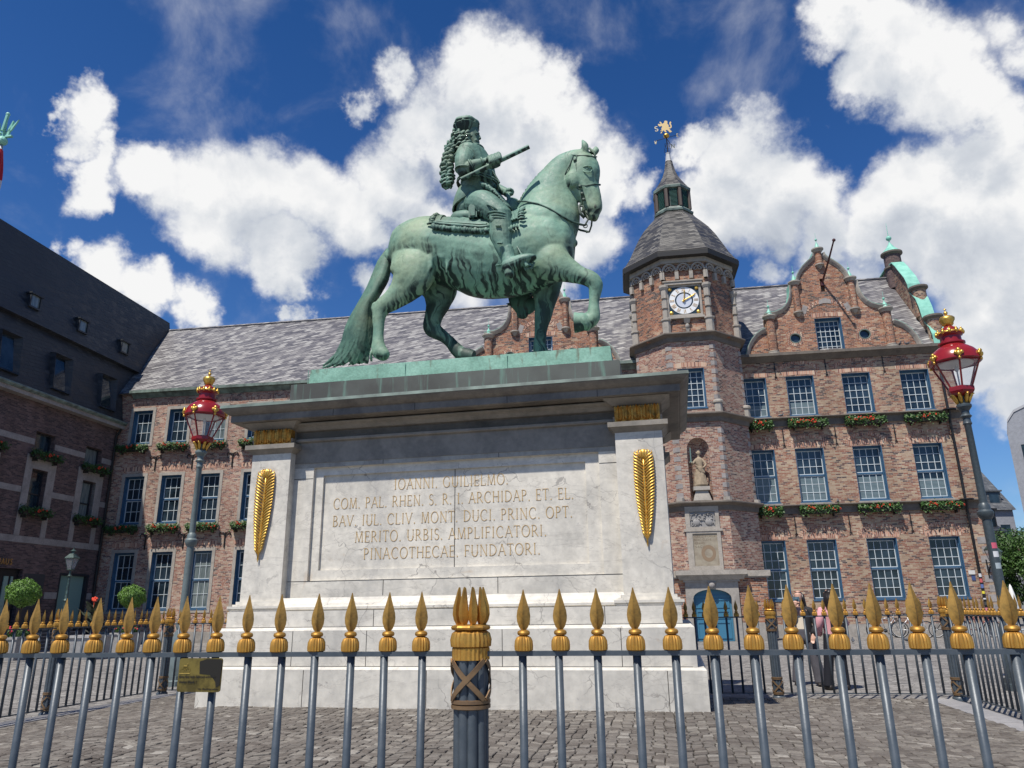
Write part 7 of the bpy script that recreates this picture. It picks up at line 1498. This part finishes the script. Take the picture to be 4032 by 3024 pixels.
def woman(name_lbl, x, y, yaw, arms, facing, build):
    th = Thing('person', name_lbl, 'person', 0, (0,0,0)); b = MB()
    L0(b, [(0,.86,0,.165,.115),(0,.95,0,.165,.12),(0,1.05,0,.13,.10),(0,1.16,0,.135,.10),(0,1.28,0,.165,.11),(0,1.36,0,.165,.085),(0,1.405,0,.08,.06),(0,1.46,0,.048,.05)], 18)
    L0(b, [(0,1.43,0,.046,.05),(0,1.49,-.005,.05,.055),(0,1.53,-.018,.058,.072),(0,1.58,-.012,.070,.088),(0,1.63,0,.072,.090),(0,1.66,.005,.05,.06)], 16)
    b.sphere((0,-.098,1.555), .017, 8, 6, (.8,1,1.4)); b.sphere((0,-.086,1.515), .022, 8, 6, (1.3,.7,.5)); b.sphere((0,-.075,1.48), .026, 8, 6)
    for s in (-1,1): b.sphere((s*.072,.005,1.56), .02, 6, 6, (.5,.8,1.4)); b.sphere((s*.028,-.078,1.575), .014, 8, 6)
    for s, lg in ((-1,facing[0]),(1,facing[1])):
        L0(b, [(s*.085,.90,0,.095,.10),(s*.09+lg[0]*.3,.68,lg[1]*.3,.075,.08),(s*.09+lg[0]*.55,.47,lg[1]*.55,.055,.06),(s*.09+lg[0]*.75,.30,lg[1]*.75,.052,.055),(s*.09+lg[0],.09,lg[1],.036,.04)], 14)
        fx, fy = s*.09+lg[0], lg[1]; b.ring([[(fx+.042*w_*math.cos(a), fy+yy, .035+.034*h_*math.sin(a)) for a in [j*math.pi/5 for j in range(10)]] for yy, w_, h_ in ((.055,.7,.8),(.0,.9,1.2),(-.08,1.0,.8),(-.15,.95,.5),(-.185,.5,.3))])
    for s, (el, wr, hd, cu) in ((-1,arms[0]),(1,arms[1])):
        sh = (s*.165,0,1.345); P_ = [sh, tuple((Vector(sh)+Vector(el))/2), el, tuple((Vector(el)+Vector(wr))/2), wr]; rr = [.048,.042,.036,.032,.022]; b.tube([(s*.12,0,1.35)]+P_, [.05]+rr, 10); hand(b, wr, hd, s, cu)
    body = sculpt('body', b, SKIN, th.e, (0,0,0), .0075, 2)
    build(th, body); th.e.location = (x,y,0); th.e.rotation_euler = (0,0,yaw); return th
def sleeve(b, s, el, wr, r0=.065, r1=.05, stop=.93):
    sh = Vector((s*.165,0,1.34)); e = Vector(el); w = e.lerp(Vector(wr), stop); b.tube([(s*.09,0,1.36),tuple(sh),tuple(sh.lerp(e,.5)),tuple(e),tuple(e.lerp(w,.5)),tuple(w)], [.06,r0,r0*.98,r0*.95,r1*1.05,r1], 12)
def leg(b, s, lg, r_, flare, stop=.05):
    L0(b, [(s*.085,.93,0,r_*1.08,r_*1.15),(s*.09+lg[0]*.3,.68,lg[1]*.3,r_,r_*1.05),(s*.09+lg[0]*.55,.47,lg[1]*.55,r_*.9+flare*.2,r_*.95+flare*.2),(s*.09+lg[0]*.8,.26,lg[1]*.8,r_*.82+flare*.6,r_*.85+flare*.6),(s*.09+lg[0],stop,lg[1],r_*.78+flare,r_*.8+flare)], 16, cap=False)
armsA = (((-.25,-.05,1.10),(-.07,-.20,1.38),(.35,-.2,1),.8), ((.26,.02,1.08),(.20,-.14,.90),(-.1,-.3,-1),.3)); legA = ((-.10,.05),(.13,0))
def buildA(th, body):
    b = MB(); L0(b, [(0,.86,0,.155,.125),(0,.98,0,.15,.12),(0,1.15,0,.145,.11),(0,1.3,0,.155,.105)], 18); th.part('top', b, CREAM, body, True)
    b = MB()
    for s, lg in ((-1,legA[0]),(1,legA[1])): leg(b, s, lg, .10, .035)
    L0(b, [(0,.84,0,.17,.13),(0,.98,0,.155,.125)], 18); th.part('trousers', b, GREYT, body, True)
    b = MB()
    for s, (el, wr, hd, cu) in ((-1,armsA[0]),(1,armsA[1])): sleeve(b, s, el, wr, .068, .055)
    rs = []
    for z, r_, ry in ((.80,.20,.17),(.95,.19,.155),(1.12,.18,.14),(1.28,.19,.135),(1.37,.15,.10),(1.41,.08,.07)): rs.append([(r_*math.cos(a), ry*math.sin(a)+.01, z) for a in [R(-62+k*(304)/23) for k in range(24)]])
    rs2 = [[(p[0]*.93,p[1]*.93,p[2]) for p in r_] for r_ in rs]; b.ring(rs, cap=False, close=False); b.ring(rs2, cap=False, close=False); th.part('jacket', b, BLK, body, True)
    b = MB(); rnd = random.Random(3)
    L0(b, [(0,1.60,.03,.078,.085),(0,1.655,.01,.07,.085),(0,1.68,.01,.03,.04)], 16)
    for k in range(60):
        a = R(rnd.uniform(-20,200)); r0 = .082; b.tube([(r0*math.cos(a),.02+r0*math.sin(a)*1.05,1.63),(r0*1.12*math.cos(a),.03+r0*1.2*math.sin(a),1.50),(r0*1.35*math.cos(a),.05+r0*1.2*math.sin(a),1.34),(r0*1.5*math.cos(a)+rnd.uniform(-.02,.02),.06+r0*1.2*math.sin(a),1.12+rnd.uniform(-.05,.08))], [.022,.024,.022,.006], 6)
    th.part('hair', b, HAIR, body, True)
    b = MB(); b.box(-.075,.045,-.19,-.165,1.50,1.585); b.sphere((-.01,-.20,1.545), .028, 10, 8, (1,.6,1)); th.part('camera', b, CHROME, None)
    b = MB()
    for s, lg in ((-1,legA[0]),(1,legA[1])): fx, fy = s*.09+lg[0], lg[1]; b.ring([[(fx+.05*w_*math.cos(a), fy+yy, .04+.038*h_*math.sin(a)) for a in [j*math.pi/6 for j in range(12)]] for yy, w_, h_ in ((.08,.6,.8),(.05,.95,1.1),(-.08,1.0,.9),(-.17,.9,.6),(-.20,.4,.35))])
    th.part('shoes', b, SOLE, body, True)
woman('woman with long dark hair, black jacket and wide grey trousers lifting a camera', 5.44, 14.75, R(-30), armsA, legA, buildA)
armsB = (((-.27,.0,1.10),(-.19,-.16,.98),(.4,-.5,.3),.6), ((.27,.0,1.09),(.19,-.14,.92),(-.3,-.5,.2),.6)); legB = ((.0,.02),(.10,-.05))
def buildB(th, body):
    b = MB(); L0(b, [(0,.84,0,.175,.13),(0,1.0,0,.165,.12),(0,1.15,0,.165,.115),(0,1.3,0,.18,.115),(0,1.385,0,.12,.08)], 18)
    for s, (el, wr, hd, cu) in ((-1,armsB[0]),(1,armsB[1])): sleeve(b, s, el, wr, .075, .058)
    th.part('sweater', b, PINK, body, True)
    b = MB()
    for s, lg in ((-1,legB[0]),(1,legB[1])): leg(b, s, lg, .09, .015)
    L0(b, [(0,.82,0,.17,.125),(0,.95,0,.16,.12)], 18); th.part('jeans', b, JEANS, body, True)
    b = MB(); rnd = random.Random(5); L0(b, [(0,1.60,.03,.08,.088),(0,1.66,.015,.072,.088),(0,1.69,.01,.03,.04)], 16)
    for k in range(80):
        a = R(rnd.uniform(-5,185)); r0 = .084; b.tube([(r0*math.cos(a),.02+r0*math.sin(a)*1.05,1.64),(r0*1.15*math.cos(a),.03+r0*1.3*math.sin(a),1.50),(r0*1.35*math.cos(a)-.02,.07+r0*1.35*math.sin(a),1.36),(r0*1.25*math.cos(a)-.03+rnd.uniform(-.02,.02),.12+r0*1.3*math.sin(a),1.20+rnd.uniform(-.05,.05))], [.022,.026,.022,.006], 6)
    th.part('hair', b, HAIR, body, True)
    b = MB(); L0(b, [(0,.93,.19,.13,.085),(0,1.0,.20,.15,.10),(0,1.15,.20,.15,.105),(0,1.27,.17,.13,.075),(0,1.31,.15,.08,.04)], 18)
    bp = th.part('backpack', b, BLK, None, True)
    b = MB()
    for s in (-1,1): b.tube([(s*.08,.10,1.36),(s*.10,-.02,1.39),(s*.11,-.10,1.30),(s*.13,-.12,1.15),(s*.15,0,1.0)], .018, 6)
    th.part('strap', b, BLK, bp, True); b = MB(); b.box(-.02,.03,.302,.306,1.13,1.142); th.part('emblem', b, M['white_bar'], bp)
    b = MB()
    for s, lg in ((-1,legB[0]),(1,legB[1])): fx, fy = s*.09+lg[0], lg[1]; b.ring([[(fx+.052*w_*math.cos(a), fy+yy, .045+.042*h_*math.sin(a)) for a in [j*math.pi/6 for j in range(12)]] for yy, w_, h_ in ((.09,.6,.9),(.06,.95,1.15),(-.08,1.0,.9),(-.17,.9,.6),(-.20,.4,.35))])
    th.part('boots', b, SOLE, body, True)
woman('woman seen from behind in a pink sweater with a black backpack', 5.70, 13.98, R(180+12), armsB, legB, buildB)
# ---- bicycles against the plinth
def bike(u, v, lb, col, rz, sz=1.0):
    th = Thing('bicycle', lb, 'bicycle', BY, (u,v,0), 'bicycles by the right wing'); th.e.rotation_euler = (R(7),0,R(BY)+rz); o = th.org
    def Q(x, z, y=0.0): return (o[0]+x*sz, o[1]+y*sz, z*sz)
    fm = mat('bike_frame', .3, .4, color=col)
    for s in (-1,1):
        b = MB(); c = Q(s*.52,.34); b.tube([(c[0]+.33*sz*math.cos(a), c[1], c[2]+.33*sz*math.sin(a)) for a in [j*math.pi/16 for j in range(33)]], .02*sz, 7); w_ = th.part('wheel', b, M['black_iron'], None, True)
        b = MB(); b.tube([(c[0]+.305*sz*math.cos(a), c[1], c[2]+.305*sz*math.sin(a)) for a in [j*math.pi/16 for j in range(33)]], .009*sz, 6)
        for k in range(18): a = k*math.pi/9; b.tube([c,(c[0]+.30*sz*math.cos(a), c[1]+.02*(-1)**k, c[2]+.30*sz*math.sin(a))], .0022*sz, 3)
        b.tube([(c[0],c[1]-.05,c[2]),(c[0],c[1]+.05,c[2])], .02, 6); th.part('rim', b, M['lamp_white'], w_, True)
    b = MB(); 
    for p, q in (((-.02,.30),(.38,.80)),((-.02,.30),(-.16,.84)),((-.16,.80),(.38,.86)),((.36,.90),(.40,.74)),((.40,.74),(.52,.34)),((-.16,.78),(-.52,.34)),((-.02,.30),(-.52,.34))): b.tube([Q(*p),Q(*q)], .016*sz, 7)
    fr_ = th.part('frame', b, fm, None, True); b = MB(); b.tube([Q(.36,.90),Q(.34,1.0)], .014, 6); b.tube([Q(.30,1.02,-.28),Q(.38,1.04,-.12),Q(.34,1.0,0),Q(.38,1.04,.12),Q(.30,1.02,.28)], .013, 6); th.part('handlebar', b, M['black_iron'], None, True)
    b = MB(); b.tube([Q(-.16,.82),Q(-.18,.95)], .013, 6); c = Q(-.19,.97); b.lathe_s(c, .13*sz, 12, 6, (1.1,.5,.32)); th.part('saddle', b, M['black_iron'], None, True)
    b = MB(); c = Q(-.02,.30); b.lathe_s(c, .09, 16, 4, (1,.12,1)); b.tube([Q(-.02,.30,-.08),Q(.08,.18,-.09)], .012, 5); b.tube([Q(.04,.18,-.13),Q(.12,.18,-.13)], .016, 5); b.tube([Q(-.02,.30,.08),Q(-.12,.42,.09)], .012, 5); th.part('crank', b, M['black_iron'], None, True)
bike(11.0, 35.9, 'silver bicycle leaning by the wall, nearest to the women', (.45,.47,.48), R(8)); bike(12.1, 35.8, 'white-framed bicycle in the middle of the parked bicycles', (.6,.6,.6), R(-12)); bike(13.5, 35.7, 'black bicycle parked nearest to the building corner', (.02,.02,.022), R(5)); bike(14.6, 35.5, 'dark red bicycle behind the right fence post', (.16,.03,.03), R(-6))
# ---- pigeons
def pigeon_mb():
    b = MB(); L0(b, [(-.16,.075,0,.008,.02),(-.10,.085,0,.022,.03),(-.02,.10,0,.048,.046),(.05,.115,0,.052,.046),(.09,.15,0,.032,.03),(.10,.185,0,.024,.023),(.115,.205,0,.026,.024),(.13,.205,0,.014,.014),(.155,.198,0,.005,.005)], 12)
    for s in (-1,1): L0(b, [(.05,.12,s*.045,.03,.010),(-.05,.105,s*.045,.032,.010),(-.14,.08,s*.02,.012,.006)], 8); b.tube([(.0,s*.02,.06),(.01,s*.022,.0),(.035,s*.022,.003)], .005, 4)
    return b
pb = obj('pigeon', pigeon_mb(), mat('pigeon_grey', .7, fn=lambda t: {'Base Color': t.ramp(t.noise(obco(t), 20, 3), [(.35,(.04,.045,.055)),(.7,(.14,.15,.17))])}), None, True)
PG = [((7.9,BV-.2,10.22),'pigeon on the upper ledge between the second and third window columns' ,0),((9.98,BV-.2,5.965),'pigeon on the lower ledge just right of the second window column',1),((10.55,BV-.2,5.965),'pigeon on the lower ledge midway between second and third columns',2),((5.25,BV-.9,5.97),'pigeon on the tower ledge beside the first window column',3),((13.9,BV-.25,13.52),'pigeon on the gable eaves near its right end',4),((14.25,BV-.22,13.52),'second pigeon on the gable eaves, nearer the corner',2)]
for i, ((u, v, z), lb, r_) in enumerate(PG):
    o = pb if i == 0 else pb.copy()
    if i: COL.objects.link(o)
    place(o, BY, u, v, z, R(r_*70)); tag(o, lb, 'pigeon', 'pigeons')
for (x, y), lb, r_ in (((12.83,29.72),'pigeon walking on the paving to the right of the women',1.2),((14.87,29.69),'pigeon pecking on the paving in front of the bicycles',2.9)):
    o = pb.copy(); COL.objects.link(o); o.location = (x,y,0); o.rotation_euler = (0,0,r_); tag(o, lb, 'pigeon', 'pigeons')
# ---- background at the right edge
M['render_white'] = mat('pale_render', .85, fn=stone_fn((.30,.31,.335), (.25,.255,.28), crack=False, scale=.5)); M['cream_render'] = mat('cream_render', .85, fn=stone_fn((.52,.44,.30), (.42,.35,.24), crack=False, scale=.5)); M['roof_tile'] = mat('brown_tiles', .7, fn=slate_fn([(0,(.05,.04,.035)),(.6,(.10,.08,.07)),(1,(.16,.13,.11))], sx=.3, sy=.3, skew=0)); M['roof_grey'] = mat('grey_slate_far', .7, fn=slate_fn([(0,(.07,.075,.08)),(.6,(.10,.105,.11)),(1,(.14,.145,.15))], sx=.4, sy=.25, skew=0))
def far_window(th, wl, u, v, z, w, h, plane='v'):
    b = MB(); b.poly(rect(u-w/2-.08,u+w/2+.08,z-.08,z+h+.08), [rect(u-w/2,u+w/2,z,z+h)], v-.05, depth=.06); f = th.part('window', b, M['render_white'], wl); b = MB(); b.box(u-w/2,u+w/2,v-.012,v-.004,z,z+h); b.box(u-.03,u+.03,v-.03,v-.012,z,z+h); th.part('pane', b, M['glass'], f)
wy = -42.0; p0 = Vector((0,0,EYE))+ray(3948,1640)*(58/ray(3948,1640).y); h1, h2 = frame(wy); U_, V_ = p0.dot(h1), p0.dot(h2)
th = Thing('white_gabled_house', 'pale rendered house with a curved white gable cut by the right edge', 'building', wy, (U_+4,V_,0))
zt = p0.z; ga = [(U_,0),(U_+7.6,0),(U_+7.6,zt-6.5),(U_+7.2,zt-5.2),(U_+6.0,zt-3.6),(U_+5.2,zt-1.8),(U_+4.9,zt+.5),(U_+4.4,zt+1.6),(U_+3.8,zt+2.0),(U_+3.2,zt+1.6),(U_+2.6,zt+.9),(U_+1.6,zt+.5),(U_+.8,zt+.2),(U_+.25,zt-.5),(U_+.05,zt-1.6)]
b = MB(); b.poly(ga, [], V_, depth=.4); wl = th.part('wall', b, M['render_white']); b = MB(); rs = [[(x,V_-.06,z),(x,V_+.5,z),(x,V_+.5,z+.2),(x,V_-.06,z+.2)] for x, z in ga[2:]]; b.ring(rs); th.part('coping', b, mat('coping_white', .6, color=(.40,.40,.41)), wl)
b = MB(); b.add([(U_+.2,V_+.4,zt-5),(U_+3.8,V_+.4,zt+1.5),(U_+7.4,V_+.4,zt-5),(U_+.2,V_+12,zt-5),(U_+3.8,V_+12,zt+1.5),(U_+7.4,V_+12,zt-5)], [(0,1,4,3),(1,2,5,4),(0,2,1),(3,4,5)]); th.part('roof', b, M['roof_tile']); b = MB(); b.box(U_+.1,U_+7.5,V_+.4,V_+12,0,zt-5); th.part('side_wall', b, M['render_white'])
for z in (2.6,5.6,8.6,11.6): 
    for x in (1.2,2.5,4.6,5.9): far_window(th, wl, U_+x, V_, z, .8, 1.7)
def simple_house(name, lb, px0, px1, ytop, yeave, D, m, yaw, roofm, wins, cat='building'):
    e1_, e2_ = frame(yaw); a = Vector((0,0,EYE))+ray(px0,yeave)*(D/ray(px0,yeave).y); c = Vector((0,0,EYE))+ray(px1,yeave)*(D/ray(px1,yeave).y); t_ = Vector((0,0,EYE))+ray(px0,ytop)*(D/ray(px0,ytop).y)
    u0, u1, v0 = a.dot(e1_), c.dot(e1_), a.dot(e2_); ze, zr = a.z, t_.z; th = Thing(name, lb, cat, yaw, ((u0+u1)/2,v0,0)); b = MB(); b.box(u0,u1,v0,v0+8,0,ze); wl = th.part('wall', b, m)
    b = MB(); b.add([(u0-.2,v0-.3,ze),(u1+.2,v0-.3,ze),(u1+.2,v0+4,zr),(u0-.2,v0+4,zr),(u0-.2,v0+8.3,ze),(u1+.2,v0+8.3,ze)], [(0,1,2,3),(3,2,5,4),(0,3,4),(1,5,2),(0,4,5,1)]); rf_ = th.part('roof', b, roofm)
    for x, z, w_, h_ in wins: far_window(th, wl, u0+(u1-u0)*x, v0, ze*z, w_, h_)
    b = MB(); ud = u0+(u1-u0)*.75; b.box(ud-.7,ud+.7,v0+.4,v0+3,ze+.2,ze+1.9); b.box(ud-.85,ud+.85,v0+.25,v0+3,ze+1.9,ze+2.05); dm = th.part('dormer', b, roofm, rf_); b = MB(); b.box(ud-.5,ud+.5,v0+.38,v0+.395,ze+.5,ze+1.7); th.part('pane', b, M['glass'], dm); return th
simple_house('grey_roofed_house', 'distant house with a big plain grey slate roof behind the right lamp', 3780, 3992, 1822, 2010, 74, M['render_white'], 2, M['roof_grey'], [(x,.7,1,1.6) for x in (.2,.5,.8)])
simple_house('cream_house', 'distant cream house with dormer under the grey roof, above the tree', 3845, 4005, 1960, 2090, 64, M['cream_render'], 20, M['slate_dark'], [(x,z,.9,1.5) for x in (.12,.32,.52,.72,.9) for z in (.30,.74)])
# tree
te = Vector((0,0,EYE))+ray(3990,2230)*(46/ray(3990,2230).y); th = Thing('street_tree', 'leafy green tree behind the wall lantern at the right edge', 'tree', 0, (te.x+1.6,te.y,0)); x, y = te.x+1.6, te.y
b = MB(); b.tube([(x,y,0),(x+.1,y,1.2),(x,y,2.4),(x+.2,y,4)], [.22,.18,.15,.08], 8)
for k in range(7): a = k*.9; b.tube([(x,y,1.9+.1*k),(x+math.cos(a)*1.0,y+math.sin(a)*1.0,3+.1*k),(x+math.cos(a)*1.9,y+math.sin(a)*1.9,3.8+.2*k)], [.09,.06,.03], 6)
th.part('trunk', b, M['bark'], None, True); b = MB(); rnd = random.Random(77)
cl = [(rnd.gauss(0,1.45),rnd.gauss(0,1.3),3.5+rnd.gauss(0,1.1),rnd.uniform(.5,.95)) for _ in range(64)]
for (cx, cy, cz, cr_2) in cl:
    for i in range(520):
        d = Vector((rnd.gauss(0,1),rnd.gauss(0,1),rnd.gauss(0,1))).normalized(); p = Vector((x+cx,y+cy,max(1.6,cz)))+d*cr_2*rnd.uniform(.6,1.05); n_ = (d+Vector((rnd.gauss(0,.6),rnd.gauss(0,.6),rnd.gauss(.3,.6)))).normalized(); a = n_.orthogonal().normalized(); a.rotate(Matrix.Rotation(rnd.random()*6,3,n_)); c_ = n_.cross(a); s = rnd.uniform(.06,.11); b.add([p-a*s, p+c_*s*.5, p+a*s, p-c_*s*.5], [(0,1,2,3)])
th.part('crown', b, M['leaf_tree'])
pz = Vector((0,0,EYE))+ray(4000,2420)*(40/ray(4000,2420).y); th = Thing('closed_parasol', 'small closed white parasol at the right edge under the tree', 'parasol', 0, (pz.x,pz.y,0)); c = (pz.x,pz.y,0)
b = MB(); b.tube([(c[0],c[1],0),(c[0],c[1],2.3)], .025, 6); b.lathe(c, [(.25,0),(.25,.08),(.05,.1)], n=12); th.part('pole', b, M['lamp_white'], None, True); b = MB(); b.lathe(c, [(.17,.95),(.19,1.1),(.12,1.8),(.05,2.2),(.02,2.25)], n=24, lobes=8, amp=.14); th.part('canopy', b, mat('canvas_white', .8, color=(.75,.75,.73)), None, True)

# ================================================================== countable pieces of one kind become parts of their own
def split_parts(o, tol=.012):
    me = o.data; n = len(me.vertices); par = list(range(n))
    def find(a):
        while par[a] != a: par[a] = par[par[a]]; a = par[a]
        return a
    for e in me.edges:
        a, b_ = find(e.vertices[0]), find(e.vertices[1])
        if a != b_: par[a] = b_
    co = np.empty(n*3, 'f'); me.vertices.foreach_get('co', co); co = co.reshape(-1,3); grp = {}
    for i in range(n): grp.setdefault(find(i), []).append(i)
    cl = [[set([k]), co[v].min(0), co[v].max(0)] for k, v in grp.items()]; ch = True
    while ch:
        ch = False; out = []
        for c in cl:
            for q in out:
                if np.all(c[1]-tol <= q[2]) and np.all(q[1]-tol <= c[2]): q[0] |= c[0]; q[1] = np.minimum(q[1],c[1]); q[2] = np.maximum(q[2],c[2]); ch = True; break
            else: out.append(c)
        cl = out
    if len(cl) < 2 or len(cl) > 40: return
    for c in cl:
        bm = bmesh.new(); bm.from_mesh(me); bm.verts.ensure_lookup_table(); keep = {i for k in c[0] for i in grp[k]}
        bmesh.ops.delete(bm, geom=[v for v in bm.verts if v.index not in keep], context='VERTS'); m2 = bpy.data.meshes.new(o.name.split('.')[0]); bm.to_mesh(m2); bm.free()
        for m in me.materials: m2.materials.append(m)
        q = bpy.data.objects.new(o.name.split('.')[0], m2); COL.objects.link(q); q.parent = o.parent; q.matrix_local = o.matrix_local
        if o.get('label'): q['label'] = o['label']
    bpy.data.objects.remove(o)
SPL = {'window_sill','stone_plinth','eye','eyelid','hoof','gilt_boss','stone_band','fetlock_hair','armour_lames','numeral','arch_stone','clock_hand','shoes','boots','arch_stone','joint_line','step_edge','inner_walls','portal','palm','bit','door_glass','pilaster','round_pillar'}
for o in list(bpy.data.objects):
    if o.type == 'MESH' and o.parent and o.name.split('.')[0] in SPL and not o.children: split_parts(o)
for o in bpy.data.objects:
    nm = o.name.split('.')[0]
    if nm in ('shoes','boots'): o.name = nm[:-1]
